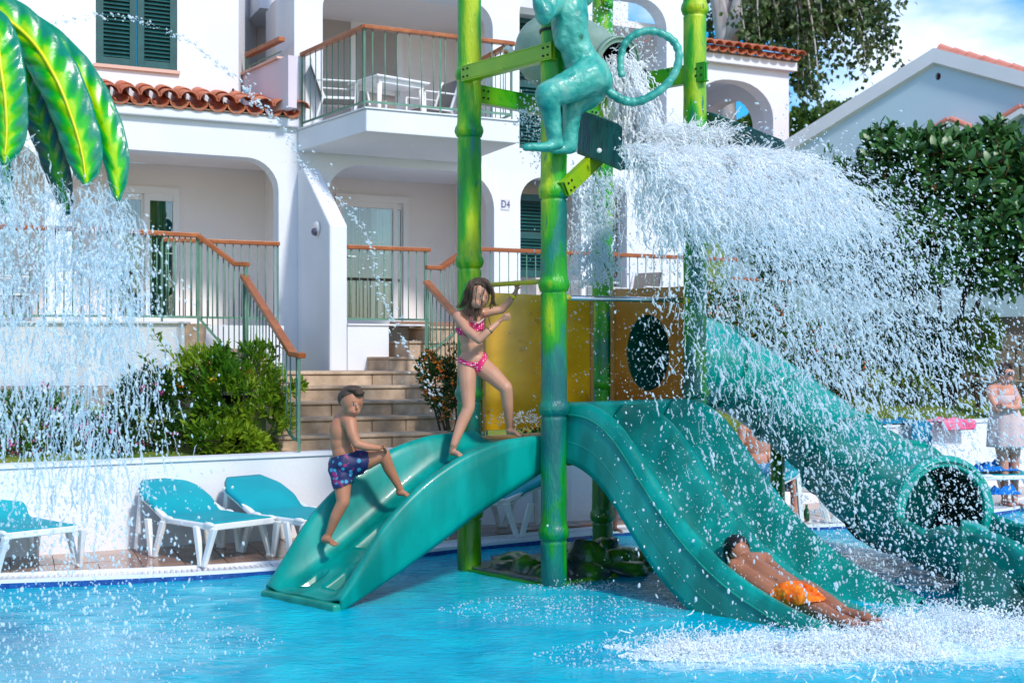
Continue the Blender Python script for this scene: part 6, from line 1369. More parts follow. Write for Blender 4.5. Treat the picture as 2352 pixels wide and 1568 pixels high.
# wet hair: cap and clinging strands
hp = [('e',g(425,172,9.722),(.068,.062,.036)), ('e',g(470,182,9.705),(.050,.050,.036)), ('e',g(360,215,9.715),(.028,.05,.07)), ('e',g(425,222,9.775),(.094,.100,.104)), ('e',g(380,262,9.815),(.075,.085,.10)), ('e',g(455,160,9.735),(.060,.058,.040)), ('e',g(505,205,9.715),(.030,.035,.052)),('e',g(362,200,9.735),(.035,.05,.06))]
body('hair', hp, 'hair_wet', girl, voxel=.0055, smooth=2, displace=lambda c: .0035*noise.noise((c[0]*80,c[1]*80,c[2]*12)))
guides = [([(405,150,9.70),(350,190,9.68),(328,270,9.70),(300,330,9.72),(255,362,9.75)],26,.016), ([(400,150,9.69),(360,190,9.67),(345,270,9.69),(330,350,9.70),(322,400,9.70),(348,428,9.70)],26,.012), ([(400,150,9.76),(340,220,9.78),(312,300,9.80),(285,365,9.82)],22,.016), ([(440,140,9.68),(500,170,9.66),(532,240,9.67),(538,300,9.68),(562,348,9.70)],16,.010), ([(450,140,9.69),(520,190,9.68),(545,265,9.68),(532,325,9.68),(522,372,9.69)],12,.009),
          ([(408,345,9.73),(398,395,9.70),(398,440,9.69),(402,472,9.69)],14,.012), ([(425,345,9.74),(430,400,9.71),(418,440,9.69)],10,.010), ([(430,145,9.68),(410,205,9.640),(402,270,9.632),(400,345,9.655)],3,.003), ([(440,145,9.68),(470,205,9.635),(456,275,9.628),(448,345,9.655)],3,.003), ([(400,150,9.70),(372,205,9.66),(362,290,9.68),(360,360,9.70),(375,412,9.70)],12,.007), ([(505,440,9.69),(515,480,9.67),(520,510,9.66)],3,.003), ([(420,140,9.72),(470,150,9.67),(505,190,9.655),(520,235,9.67)],18,.014), ([(410,140,9.72),(370,165,9.69),(345,215,9.69),(330,290,9.71)],20,.016)]
m_ = MB()
for pts, cnt, sp in guides:
    cv = sm([g(*p) for p in pts], 5); k_ = len(cv)
    for _ in range(cnt):
        o_ = V(rng.gauss(0,sp), rng.gauss(0,sp*.6), rng.gauss(0,sp*.4)); w0 = rng.uniform(.2,1); ph = rng.random()*6
        m_.tube([p + o_*(.35+.65*i/k_) + V(.002*math.sin(i*.8+ph),0,0) for i, p in enumerate(cv)], [(.0022+.0016*w0)*(1-.65*i/k_) for i in range(k_)], 5, caps=False)
o_h = m_.build('hair_strands', 'hair_wet', girl, smooth=True, weld=False); o_h['kind'] = 'stuff'
TP = [(228,528),(262,524),(330,560),(362,452),(385,478),(425,486),(468,448),(478,500),(468,548),(420,556),(380,575),(335,596),(290,592),(240,580)]
garment('bikini_top', gb_, lambda c: c[1] > 9.665 and inpoly(*gi(c), TP), 'polka', girl, .006)
BP = [(245,752),(300,785),(360,803),(410,808),(448,770),(474,700),(492,702),(497,770),(470,825),(440,888),(405,890),(385,856),(330,838),(280,818),(246,804)]
garment('bikini_bottom', gb_, lambda c: inpoly(*gi(c), BP), 'polka', girl, .006)
for pts in ([(368,462,9.71),(345,420,9.74),(290,375,9.79)],[(470,452,9.77),(466,415,9.81),(455,385,9.86)]):
    m_ = MB(); m_.tube(sm([g(*p) for p in pts],4), .0042, 6); m_.build('strap', 'polka', girl, smooth=True)
m_ = MB(); m_.tube(sm([g(366,456,9.715),g(385,478,9.715),g(425,487,9.72),g(468,450,9.765)],5), .006, 6); m_.build('trim', 'dress', girl, smooth=True)
def bracelet(c, ax_, r, t, mat, name='wristband', h=.011):
    ax_ = ax_.normalized(); m = MB(); m.tube([c-ax_*h, c+ax_*h], r, 18, caps=False); return m.build(name, mat, girl, smooth=True, solid=t)
bracelet(g(706,272,9.865), g(722,246,9.86)-g(670,320,9.87), .0265, .004, 'yellow_band'); bracelet(g(512,548,9.60), g(580,488,9.63)-g(500,560,9.60), .030, .003, 'gold', 'bracelet', .004)
# ---- boy climbing the slide
b, bi = mapper(702.4, 849.4, .2707)
boy = thing('person', 'boy in navy leaf print swim trunks climbing the left slide, looking back over his shoulder', 'person', b(200,1450,9.2))
hc = (392,262,9.16); hr = (.082,.092,.110)
pr = [('e',b(*hc),hr), ('e',b(405,345,9.125),(.052,.060,.042)), ('c',[b(434,298,9.078),b(438,324,9.066)],[.009,.012]), ('c',[b(302,262,9.17),b(303,292,9.17)],[.021,.014],.6),
      ('c',[b(355,340,9.19),b(338,400,9.20)],[.045,.050]),
      ('c',[b(300,425,9.28),b(340,430,9.22),b(372,440,9.13)],[.062,.066,.055]),
      ('e',b(302,520,9.22),(.090,.095,.12)), ('e',b(300,620,9.22),(.082,.085,.11)), ('e',b(318,700,9.21),(.083,.082,.09)), ('e',b(335,790,9.20),(.098,.095,.10)), ('e',b(285,800,9.24),(.07,.08,.08)),
      ('c',[b(376,445,9.12),b(395,540,9.09),b(432,622,9.08)],[.049,.042,.036]), ('c',[b(432,625,9.08),b(520,650,9.10),b(620,662,9.14)],[.037,.032,.022]),
      ('c',[b(330,450,9.31),b(400,600,9.33),b(440,680,9.32)],[.045,.038,.032]), ('c',[b(440,682,9.32),b(540,690,9.27),b(620,672,9.22)],[.032,.027,.021]),
      ('c',[b(385,790,9.22),b(520,755,9.24),b(655,712,9.24)],[.090,.078,.052]), ('c',[b(660,715,9.24),b(705,835,9.27),b(775,960,9.30),b(800,1010,9.31)],[.048,.044,.030,.026]),
      ('c',[b(300,850,9.20),b(310,980,9.16),b(318,1110,9.13)],[.088,.066,.049]), ('c',[b(318,1115,9.13),b(255,1240,9.14),b(192,1400,9.17)],[.048,.042,.026])]
pr += hand(b, b(618,662,9.14), b(655,650,9.15), [b(690,692,9.15),b(688,700,9.17),b(682,706,9.19),b(672,708,9.20)], b(668,628,9.12), .008)
pr += hand(b, b(620,672,9.22), b(650,668,9.23), [b(680,690,9.25),b(682,698,9.26),b(678,705,9.27),b(668,710,9.28)], b(660,650,9.22), .008)
pr += foot(b(190,1405,9.17), b(155,1438,9.18), b(262,1482,9.05), .027)
pr += foot(b(800,1010,9.31), b(790,1040,9.32), b(890,1075,9.28), .026)
bb = body('body', pr, 'skin_tan', boy, voxel=.0055, smooth=8)
face(boy, b, hc, bb, [('eye',404,290),('eye',457,302),('mouth',412,360)], scale=.95)
hp = [('e',b(388,215,9.175),(.089,.098,.076)), ('e',b(340,240,9.21),(.062,.075,.070)), ('e',b(410,165,9.13),(.062,.065,.030)), ('e',b(450,196,9.10),(.038,.04,.026))]
for i in range(26):
    x = 330+6.4*i; hp.append(('c',[b(x,176+abs(i-12)*1.6,9.115+.02*(i%3)),b(x+12,156+abs(i-13)*2.6,9.10+.02*(i%3))],[.007,.0035]))
body('hair', hp, 'hair_brown', boy, voxel=.0055, smooth=2, displace=lambda c: .0025*noise.noise((c[0]*90,c[1]*90,c[2]*30)))
TR_ = [(205,752),(260,735),(340,705),(420,690),(500,690),(530,700),(538,765),(522,820),(490,852),(470,905),(415,935),(365,958),(300,995),(252,1010),(235,945),(222,890),(205,850)]
garment('swim_trunks', bb, lambda c: not (bi(c)[1] < 720 and bi(c)[0] > 395 and c[2] > 1.16 and c[1] > 9.26) and inpoly(*bi(c), TR_), 'palm_trunks', boy, .014, push=lambda c, n: (n[0]*.010*noise.noise(Vector(c*18)), n[1]*.010*noise.noise(Vector(c*18)), -.002))
# ---- boy sliding down feet first
s_, si = mapper(1617, 1078, .3125)
sb = thing('person', 'boy in orange shorts sliding face down, feet first, into the foam', 'person', s_(650,950,8.5))
pr = [('e',s_(245,590,8.93),(.088,.105,.105)), ('c',[s_(270,640,8.90),s_(320,690,8.84)],[.055,.060]), ('e',s_(178,640,8.9),(.02,.02,.03)),
      ('c',[s_(235,710,8.80),s_(320,680,8.84),s_(450,660,8.93)],[.055,.075,.055]),
      ('c',[s_(255,745,8.78),s_(370,830,8.66),s_(500,915,8.54)],[.075,.078,.082]), ('c',[s_(340,710,8.82),s_(450,790,8.70),s_(590,890,8.56)],[.092,.092,.095]), ('c',[s_(450,690,8.90),s_(530,775,8.78),s_(640,870,8.62)],[.062,.070,.085]),
      ('e',s_(600,905,8.52),(.10,.12,.085)), ('e',s_(720,895,8.55),(.09,.12,.08)),
      ('c',[s_(215,700,8.79),s_(215,790,8.75),s_(285,860,8.68)],[.046,.040,.034]), ('c',[s_(285,860,8.68),s_(350,885,8.65)],[.034,.025]),
      ('c',[s_(470,670,8.95),s_(560,760,8.90),s_(600,830,8.82)],[.044,.038,.03]),
      ('c',[s_(640,930,8.46),s_(800,1010,8.28),s_(960,1090,8.10)],[.085,.072,.050]), ('c',[s_(960,1090,8.10),s_(1120,1150,7.95),s_(1235,1180,7.86)],[.050,.045,.03]),
      ('c',[s_(760,900,8.52),s_(900,980,8.34),s_(1040,1060,8.18)],[.080,.068,.048]), ('c',[s_(1040,1060,8.18),s_(1180,1090,8.04),s_(1290,1130,7.94)],[.048,.042,.029])]
pr += foot(s_(1235,1180,7.86), s_(1245,1130,7.86), s_(1400,1310,7.80), .032, side=V(.7,.3,.5).normalized()) + foot(s_(1290,1130,7.94), s_(1370,1130,7.93), s_(1380,1260,7.9), .03)
bs = body('body', pr, 'skin_dark', sb, voxel=.0065, smooth=8)
body('hair', [('e',s_(238,575,8.94),(.096,.108,.098)), ('e',s_(200,620,8.94),(.055,.08,.07))], 'hair_black', sb, voxel=.007, smooth=2, displace=lambda c: .003*noise.noise((c[0]*80,c[1]*80,c[2]*80)))
SP_ = [(470,905),(545,845),(640,832),(700,828),(790,860),(850,900),(905,950),(885,972),(800,985),(720,998),(640,1008),(560,985),(500,945)]
garment('swim_shorts', bs, lambda c: inpoly(*si(c), SP_), 'swim_orange', sb, .014, push=lambda c, n: tuple(n*.010*noise.noise(Vector(c*16))))
# ---- woman on the deck
w, wi = mapper(2058, 800.4, .25)
wo = thing('person', 'woman in a pale pink strapless dress and sunglasses standing with folded arms at right', 'person', w(1050,1440,14.2))
hc = (1012,232,14.2); hr = (.082,.10,.112)
pr = [('e',w(*hc),hr), ('e',w(1035,275,14.15),(.05,.055,.045)), ('c',[w(1068,225,14.11),w(1076,250,14.10)],[.012,.016]),
      ('c',[w(1000,290,14.2),w(985,350,14.22)],[.055,.058]), ('c',[w(880,375,14.22),w(985,365,14.22),w(1072,380,14.2)],[.06,.075,.055]),
      ('e',w(985,450,14.2),(.15,.11,.15)), ('e',w(1000,560,14.2),(.135,.10,.14)), ('e',w(1020,680,14.2),(.17,.13,.15)),
      ('c',[w(870,385,14.18),w(880,470,14.12),w(930,560,14.08)],[.055,.048,.042]), ('c',[w(930,560,14.08),w(1010,540,14.05),w(1095,500,14.05)],[.042,.038,.028]),
      ('c',[w(1078,390,14.18),w(1115,460,14.12),w(1128,530,14.08)],[.05,.044,.040]), ('c',[w(1128,535,14.08),w(1070,545,14.04),w(1000,530,14.02)],[.038,.034,.027]),
      ('c',[w(960,720,14.2),w(985,1050,14.2),w(1000,1380,14.2)],[.10,.06,.035]), ('c',[w(1080,720,14.2),w(1085,1050,14.25),w(1090,1400,14.25)],[.10,.06,.035])]
pr += hand(w, w(1095,500,14.05), w(1112,470,14.04), [w(1095,448,14.04),w(1105,444,14.04),w(1118,444,14.04),w(1130,450,14.05)], w(1090,490,14.02), .009)
pr += hand(w, w(1000,530,14.02), w(965,520,14.02), [w(935,505,14.04),w(933,515,14.04),w(933,525,14.04),w(937,535,14.04)], w(965,500,14.0), .009)
pr += foot(w(1000,1380,14.2), w(985,1420,14.22), w(1090,1440,14.0), .034) + foot(w(1090,1400,14.25), w(1080,1430,14.26), w(1180,1450,14.1), .034)
body('body', pr, 'skin_woman', wo, voxel=.009, smooth=4)
body('hair', [('e',w(1000,205,14.22),(.092,.108,.098)), ('e',w(955,225,14.26),(.06,.07,.07)), ('e',w(1060,160,14.14),(.045,.05,.035)), ('e',w(935,245,14.3),(.045,.05,.05))], 'hair_brown', wo, voxel=.009, smooth=2, displace=lambda c: .004*noise.noise((c[0]*60,c[1]*60,c[2]*30)))
m_ = MB(); q = w(1052,228,14.085); m_.ell(q, (.030,.012,.021), 12, 8); m_.ell(q+V(-.062,.035,.002), (.022,.014,.019), 12, 8); m_.bar(q+V(-.06,.02,.008), q+V(-.13,.12,.01), .006, .01); o = m_.build('sunglasses', 'black', wo, smooth=True)
def dr(u, v):
    a = u*2*math.pi; y = lerp(425, 900, v); cx = interp(y,[425,560,900],[985,1000,1035]); hw = interp(y,[425,480,560,680,900],[.152,.168,.150,.195,.245]); hd = interp(y,[425,480,560,680,900],[.115,.135,.115,.15,.19])
    k = 1 + .05*v*math.sin(a*9+v*3) + .02*math.sin(a*4+v*7); c = w(cx, y, 14.2); return c + V(math.cos(a)*hw*k, math.sin(a)*hd*k, 0)
MB().grid(dr, 64, 26, wrap=True).build('dress', 'dress', wo, smooth=True, solid=.006)
# ---- partly hidden people
def human(name_label, x, y, h, rz, skin, hair, shorts, top=None, lean=0., sit=False):
    t = thing('person', name_label, 'person', (x,y,DZ)); k = h/1.75; T = Matrix.Rotation(rz,3,'Z')
    def q(a, b_, c): return V(x,y,DZ) + T @ (V(a, b_ + lean*max(0,c-.9), c)*k)
    if sit: hips = .50
    else: hips = .90
    dz = hips-.90
    P_ = lambda a, b_, c: q(a, b_, c+dz)
    pr = [('e',P_(0,-.02,1.63),(.078*k,.095*k,.115*k)), ('c',[P_(0,0,1.53),P_(0,.02,1.43)],[.055*k,.06*k]), ('c',[P_(-.17,.02,1.40),P_(0,.02,1.41),P_(.17,.02,1.40)],[.06*k,.08*k,.06*k]),
          ('e',P_(0,.01,1.25),(.165*k,.11*k,.20*k)), ('e',P_(0,.01,1.05),(.145*k,.10*k,.14*k)), ('e',P_(0,.02,.93),(.165*k,.115*k,.12*k))]
    for s in (-1,1):
        pr += [('c',[P_(s*.19,.02,1.39),P_(s*.23,.03,1.12),P_(s*.20,-.10,.90)],[.052*k,.042*k,.028*k])]
        pr += hand(None, P_(s*.20,-.10,.90), P_(s*.19,-.13,.84), [P_(s*.19+.03,-.14,.78),P_(s*.19+.01,-.145,.77),P_(s*.19-.01,-.145,.77),P_(s*.19-.03,-.14,.78)], P_(s*.15,-.14,.82), .010*k)
        if sit: pr += [('c',[P_(s*.09,.0,.90),P_(s*.11,-.24,.90),P_(s*.12,-.46,.90)],[.092*k,.080*k,.058*k]), ('c',[P_(s*.12,-.46,.90),q(s*.12,-.48,.28),q(s*.12,-.46,.08)],[.056*k,.05*k,.034*k])]; fy = -.46
        else: pr += [('c',[P_(s*.085,.02,.86),q(s*.095,.0,.65),q(s*.10,-.01,.48)],[.092*k,.075*k,.054*k]), ('c',[q(s*.10,-.01,.48),q(s*.10,.01,.30),q(s*.10,.02,.09)],[.054*k,.050*k,.033*k])]; fy = 0
        pr += foot(q(s*.10,fy+.02,.09), q(s*.10,fy+.04,.035), q(s*.11,fy-.17,.025), .033*k)
    bo = body('body', pr, skin, t, voxel=.009, smooth=4)
    body('hair', [('e',P_(0,.01,1.66),(.087*k,.102*k,.105*k)), ('e',P_(0,.05,1.60),(.07*k,.06*k,.08*k))], hair, t, voxel=.009, smooth=2)
    Ti = T.transposed()
    def loc(c): return (Ti @ (Vector(c)-V(x,y,DZ)))/k
    def ps(c):
        l = loc(c)
        if sit: return l.z > .36 and l.z < hips+.12 and l.y > -.42 and abs(l.x) < .19
        return .46 < l.z < 1.0 and abs(l.x) < .185
    garment('shorts', bo, ps, shorts, t, .014)
    if top: garment('shirt', bo, lambda c: hips+.11 < loc(c).z < hips+.54 and abs(loc(c).x) < .24, top, t, .012)
    for s in (-1,1):
        m = MB(); m.ell(P_(s*.03,-.108,1.64), (.011*k,.008*k,.007*k), 10, 6); m.build('eye', 'eye_white', t, smooth=True)
    m = MB(); m.ell(P_(0,-.118,1.61), (.014*k,.018*k,.022*k), 10, 6); m.build('nose', skin, t, smooth=True)
    return t
M('shirt_blue', (.05,.42,.55), rough=.8)
human('child in bright patterned swim shorts standing on the deck behind the rear bamboo post', (1402-CX)/F*11.85, 11.85, 1.12, R(30), 'skin_woman', 'hair_brown', 'comic_trunks', 'shirt_blue')
human('person in blue checked shorts sitting on the lounger behind the double slide', (1735-CX)/F*13.0, 13.0, 1.62, R(35), 'skin_woman', 'hair_brown', 'check_shorts', None, sit=True)
# ================================================================== FALLING AND SPLASHING WATER
def drop_tree(name, mat, irregular=.35):
    g_ = bpy.data.node_groups.new(name, 'GeometryNodeTree'); g_.interface.new_socket('Geometry', in_out='INPUT', socket_type='NodeSocketGeometry'); g_.interface.new_socket('Geometry', in_out='OUTPUT', socket_type='NodeSocketGeometry')
    n = g_.nodes; l = g_.links; gi_ = n.new('NodeGroupInput'); go = n.new('NodeGroupOutput'); iop = n.new('GeometryNodeInstanceOnPoints')
    jo = n.new('GeometryNodeJoinGeometry')
    for k in range(4):
        ico = n.new('GeometryNodeMeshIcoSphere'); ico.inputs['Radius'].default_value = 1; ico.inputs['Subdivisions'].default_value = 2 if k < 2 else 3
        sp = n.new('GeometryNodeSetPosition'); nz = n.new('ShaderNodeTexNoise'); nz.noise_dimensions = '4D'; nz.inputs['W'].default_value = k*3.7; nz.inputs['Scale'].default_value = 1.1 + .5*k; nz.inputs['Detail'].default_value = 1
        vm = n.new('ShaderNodeVectorMath'); vm.operation = 'SUBTRACT'; vm.inputs[1].default_value = (.5,.5,.5); v2 = n.new('ShaderNodeVectorMath'); v2.operation = 'SCALE'; v2.inputs['Scale'].default_value = irregular*(1+k)
        l.new(nz.outputs['Color'], vm.inputs[0]); l.new(vm.outputs[0], v2.inputs[0]); l.new(ico.outputs[0], sp.inputs['Geometry']); l.new(v2.outputs[0], sp.inputs['Offset'])
        ss = n.new('GeometryNodeSetShadeSmooth'); l.new(sp.outputs[0], ss.inputs[0]); sm_ = n.new('GeometryNodeSetMaterial'); sm_.inputs['Material'].default_value = MATS[mat]; l.new(ss.outputs[0], sm_.inputs[0])
        gti = n.new('GeometryNodeGeometryToInstance'); l.new(sm_.outputs[0], gti.inputs[0]); l.new(gti.outputs[0], jo.inputs[0])
    a1 = n.new('GeometryNodeInputNamedAttribute'); a1.data_type = 'FLOAT_VECTOR'; a1.inputs[0].default_value = 'scl'
    a2 = n.new('GeometryNodeInputNamedAttribute'); a2.data_type = 'FLOAT_VECTOR'; a2.inputs[0].default_value = 'rot'
    a3 = n.new('GeometryNodeInputNamedAttribute'); a3.data_type = 'INT'; a3.inputs[0].default_value = 'kind_index'
    iop.inputs['Pick Instance'].default_value = True
    l.new(gi_.outputs[0], iop.inputs['Points']); l.new(jo.outputs[0], iop.inputs['Instance']); l.new(a1.outputs[0], iop.inputs['Scale']); l.new(a2.outputs[0], iop.inputs['Rotation']); l.new(a3.outputs[0], iop.inputs['Instance Index'])
    l.new(iop.outputs[0], go.inputs[0]); return g_
def drops(name, label, cat, P, r, vel=None, mat='drop', stretch=1.6, irregular=.35, kinds=None):
    P = np.asarray(P, 'f'); n = len(P); r = np.broadcast_to(np.asarray(r, 'f'), (n,)).copy()
    me = bpy.data.meshes.new(name); me.vertices.add(n); me.vertices.foreach_set('co', P.ravel())
    if vel is None: vel = nr.normal(0,1,(n,3))
    vel = np.asarray(vel, float)
    if not hasattr(stretch,'__len__'): vel = vel + nr.normal(0,.35,(n,3))*np.linalg.norm(vel,axis=1)[:,None]
    yaw = np.arctan2(vel[:,1], vel[:,0]); hor = np.hypot(vel[:,0], vel[:,1]); pit = np.arctan2(hor, vel[:,2])
    st_in = stretch if hasattr(stretch,'__len__') else None
    rot = np.stack([np.zeros(n), pit, yaw], 1).astype('f'); st = np.asarray(stretch) if st_in is not None else 1 + (stretch-1)*nr.rand(n)*1.6
    scl = np.stack([r*(.8+.4*nr.rand(n)), r*(.8+.4*nr.rand(n)), r*st], 1).astype('f')
    a = me.attributes.new('scl','FLOAT_VECTOR','POINT'); a.data.foreach_set('vector', scl.ravel())
    a = me.attributes.new('rot','FLOAT_VECTOR','POINT'); a.data.foreach_set('vector', rot.ravel())
    kk = (nr.randint(0,2,n) if kinds is None else kinds).astype('i'); kk = np.where(r > .011, 2 + nr.randint(0,2,n), kk).astype('i')
    a = me.attributes.new('kind_index','INT','POINT'); a.data.foreach_set('value', kk)
    o = bpy.data.objects.new(name, me); C.objects.link(o); md = o.modifiers.new('drops','NODES'); md.node_group = drop_tree(name+'_nodes', mat, irregular)
    return tag(o, label, cat, kind='stuff')
G_ = np.array((0,0,-9.8))
def ballistic(p0, v0, t): return p0 + v0*t[:,None] + .5*G_*(t**2)[:,None], v0 + G_*t[:,None]
# --- the big cascade leaving the deflector edge
eA, eB = np.array(at(1424,338,9.37)), np.array(at(1803,352,10.11)); m_dir = np.array((.676,-.737,0))
def cascade(nf, per, vlo, vhi, tlo, thi, jit, sj, up=.25, e_lo=0., e_hi=1., pw=1.):
    Ps, Vs = [], []
    for _ in range(nf):
        e = e_lo + (e_hi-e_lo)*nr.rand(); v = vlo + (vhi-vlo)*nr.rand()**pw; side = nr.normal(.0,.35) + (e-.5)*.8; t0 = tlo + (thi-tlo)*nr.rand(); span = .02 + .07*nr.rand()
        v0 = m_dir*v + np.array((.735,.676,0))*side + np.array((0,0,up*nr.normal(0.35,1))); p0 = eA + (eB-eA)*e + np.array((0,0,nr.normal(0,.03)))
        k = max(2, int(per*(.4+1.2*nr.rand()))); t = t0 + span*nr.rand(k); p, vv = ballistic(np.tile(p0,(k,1)), np.tile(v0,(k,1)), t)
        p = p + nr.normal(0, jit*(.4+t0*1.6), (k,3)); Ps.append(p); Vs.append(vv)
    return np.concatenate(Ps), np.concatenate(Vs)
def ligaments(nf, p0f, v0f, t0f, span, step, rlo, rhi, wob, chaos=.4, spread=.02, acc=G_, clump=-9, cs=5.):
    """threads of water: ordered, overlapping beads along short pieces of ballistic path with a wandering offset"""
    P, Vv, Rr, St = [], [], [], []
    for _ in range(nf):
        p0, v0, t0 = p0f(), v0f(), t0f(); q_ = p0 + v0*t0 + .5*acc*t0**2
        if noise.noise(Vector(q_*cs)) < clump + .25*(nr.rand()-.5): continue
        sp = span*(.3+1.2*nr.rand()); L = np.linalg.norm(v0 + acc*t0)*sp; k = int(min(26, max(3, L/step))); t = np.linspace(0, sp, k); vv = v0 + acc*t0 + nr.normal(0,1,3)*chaos
        p = p0 + v0*t0 + .5*acc*t0**2 + vv*t[:,None] + .5*acc*(t**2)[:,None] + np.cumsum(nr.normal(0, wob, (k,3)), 0) + nr.normal(0, spread*(.5+t0*3), 3)
        d = np.gradient(p, axis=0); ds = np.linalg.norm(d, axis=1); r0 = rlo + (rhi-rlo)*nr.rand()**2.6; r = r0*(.55+.75*np.abs(np.sin(np.linspace(0, 2.2+2*nr.rand(), k)+nr.rand()*3)))*(1-.5*np.linspace(-1,1,k)**4)
        P.append(p); Vv.append(d); Rr.append(r); St.append(np.clip(ds*.72/np.maximum(r,1e-4), 1., 9.))
    return map(np.concatenate, (P, Vv, Rr, St))
W_dir = np.array((.735,.676,0)); cur = {}
def c_p0():
    cur['e'] = nr.rand(); return eA + (eB-eA)*cur['e'] + np.array((0,0,nr.normal(-.02,.016)))
def c_v0(lo, hi, up, pw=1.):
    return lambda: m_dir*(lo+(hi-lo)*nr.rand()**pw) + W_dir*(nr.normal(0,.30)+(cur['e']-.5)*.7) + np.array((0,0,up*nr.normal(.3,1)))
P_, V_, R_, S_ = ligaments(15000, c_p0, c_v0(.45,2.55,.10), lambda: .37*nr.rand(), .028, .010, .0016, .0078, .0040, 1.0, clump=-.30, cs=4.)
ok = P_[:,2] > .05; drops('water_cascade', 'thick white sheet of water pouring off the deflector tray to the right', 'water', P_[ok], R_[ok], V_[ok], 'drop_dense', S_[ok], .25)
P_, V_, R_, S_ = ligaments(13000, c_p0, c_v0(.7,3.1,.4,.7), lambda: .24+.40*nr.rand(), .0105, .008, .0012, .0078, .0034, 1.5, .030, clump=.0, cs=4.5)
ok = P_[:,2] > .03; drops('water_spray', 'ragged strands and drops of spray falling below the water sheet at right', 'water', P_[ok], R_[ok], V_[ok], 'drop', S_[ok], .3)
P_, V_ = cascade(15000, 3, .5, 3.9, .28, 1.0, .10, 0, up=.7)
x, y, z = P_.T; ok = (z > .03); P_, V_ = P_[ok], V_[ok]; n = len(P_)
drops('water_droplets', 'cloud of separate droplets scattered over the slides and lawn at right', 'water', P_, .0013+.0064*nr.rand(n)**3.2, V_, 'drop', 2.2, .3)
# --- water leaving the bucket and hitting the tray
c1_ = np.array(at(1418,158,9.98))
P_, V_, R_, S_ = ligaments(2000, lambda: c1_ + nr.normal(0,.075,3), lambda: np.array((.55,-.75,-.6))*(.5+.7*nr.rand()) + nr.normal(0,.22,3), lambda: .32*nr.rand(), .035, .012, .003, .010, .005, .6)
tr0, tr1 = np.array(at(1455,325,9.6)), np.array(at(1660,322,10.4))
def tp0(): e = nr.rand(); return tr0 + (tr1-tr0)*e + nr.normal(0,.07,3)*np.array((1,1,.35)) + np.array((0,0,.05*nr.rand()))
P2, V2, R2, S2 = ligaments(1500, tp0, lambda: m_dir*.8 + nr.normal(0,.5,3) + np.array((0,0,.5)), lambda: .10*nr.rand(), .035, .012, .002, .0085, .006, .8)
P_, V_, R_, S_ = np.concatenate((P_,P2)), np.concatenate((V_,V2)), np.concatenate((R_,R2)), np.concatenate((S_,S2)); ok = P_[:,2] > 3.36
drops('bucket_water', 'water gushing from the mouth of the tipping bucket onto the tray', 'water', P_[ok], R_[ok], V_[ok], 'drop_dense', S_[ok], .25)
# splashes around bucket and left of the front post
Ps = []
for (x0, y0, d, sx, sy, k) in ((1395,60,10.3,28,34,260),(1440,95,10.2,22,26,200),(1490,130,10.2,22,22,120),(1232,290,9.9,22,36,260),(1205,265,9.9,14,16,90),(1250,350,9.9,16,30,130),(1340,430,10.0,22,50,240),(1390,470,10.9,26,90,500),(1330,600,10.9,40,60,160),(1225,200,10.6,14,50,60),(1280,800,10.6,60,110,260),(1200,960,10.2,55,10,420),(1420,700,10.8,70,120,380),(1500,880,10.5,70,60,260)):
    q = np.array([np.array(at(x0+nr.normal(0,sx), y0+nr.normal(0,sy), d+nr.normal(0,.12))) for _ in range(k)]); Ps.append(q)
P_ = np.concatenate(Ps); n = len(P_); drops('water_splashes', 'small splashes flying around the bucket, the posts and the yellow panels', 'water', P_, .0018+.0062*nr.rand(n)**2, np.tile((.4,-.4,-1.),(n,1)), 'drop', 1.8, .2)
# threads of water running down the rear bamboo post
Ps, Vs = [], []
for _ in range(420):
    x0 = nr.normal(1370,26); y0 = nr.uniform(395,640); k = 8; t = np.arange(k)
    a = np.array([np.array(at(x0+nr.normal(0,1.5)+3*i*nr.choice((-1,1))*.5, y0+i*3.2, 10.9)) for i in range(k)]); Ps.append(a + nr.normal(0,.01,3)); Vs.append(np.tile((.1,0,-1.),(k,1)))
P_ = np.concatenate(Ps); V_ = np.concatenate(Vs); n = len(P_); drops('water_threads', 'lacy threads of water falling in front of the rear bamboo post', 'water', P_, .003+.006*nr.rand(n)**2, V_, 'drop', 2.5, .25)
# --- curtain falling from the painted palm fronds, near the camera
tips_ = [(278,460,6.3,34,1.2),(205,425,6.25,42,1.2),(150,480,6.5,26,.7),(15,375,6.05,34,1.3),(60,330,6.3,30,.8),(240,440,6.4,26,1.0),(-40,350,6.2,40,.8),(110,430,6.4,40,.8)]
wts = np.array([t[4] for t in tips_]); wts /= wts.sum()
def pp0():
    x0, y0, d, sx, _ = tips_[nr.choice(len(tips_), p=wts)]; return np.array(at(x0+nr.normal(0,sx*.5), y0+nr.normal(0,12), d+nr.normal(0,.06)))
P_, V_, R_, S_ = ligaments(5200, pp0, lambda: np.array((nr.normal(.12,.26), nr.normal(-.1,.2), nr.uniform(-1.4,-.2))), lambda: nr.rand()**1.2*.46, .022, .008, .0014, .0052, .0026, .6, .030, clump=-.10, cs=7.)
ok = P_[:,2] > .03; drops('palm_cascade', 'pale curtain of water falling from the painted palm fronds at left', 'water', P_[ok], R_[ok], V_[ok], 'drop_near', S_[ok], .3)
Ps, Vs = [], []
for (x0, y0, d, sx, wgt) in tips_:
    k = int(1500*wgt); p0 = np.array([np.array(at(x0+nr.normal(0,sx*.8), y0, d+nr.normal(0,.1))) for _ in range(k)]); v0 = np.stack([nr.normal(.1,.42,k), nr.normal(-.1,.35,k), nr.uniform(-1.2,.3,k)],1); t = .18+.55*nr.rand(k)**1.3; p, vv = ballistic(p0, v0, t); Ps.append(p); Vs.append(vv)
P_, V_ = map(np.concatenate, (Ps, Vs)); ok = P_[:,2] > .02; P_, V_ = P_[ok], V_[ok]; n = len(P_)
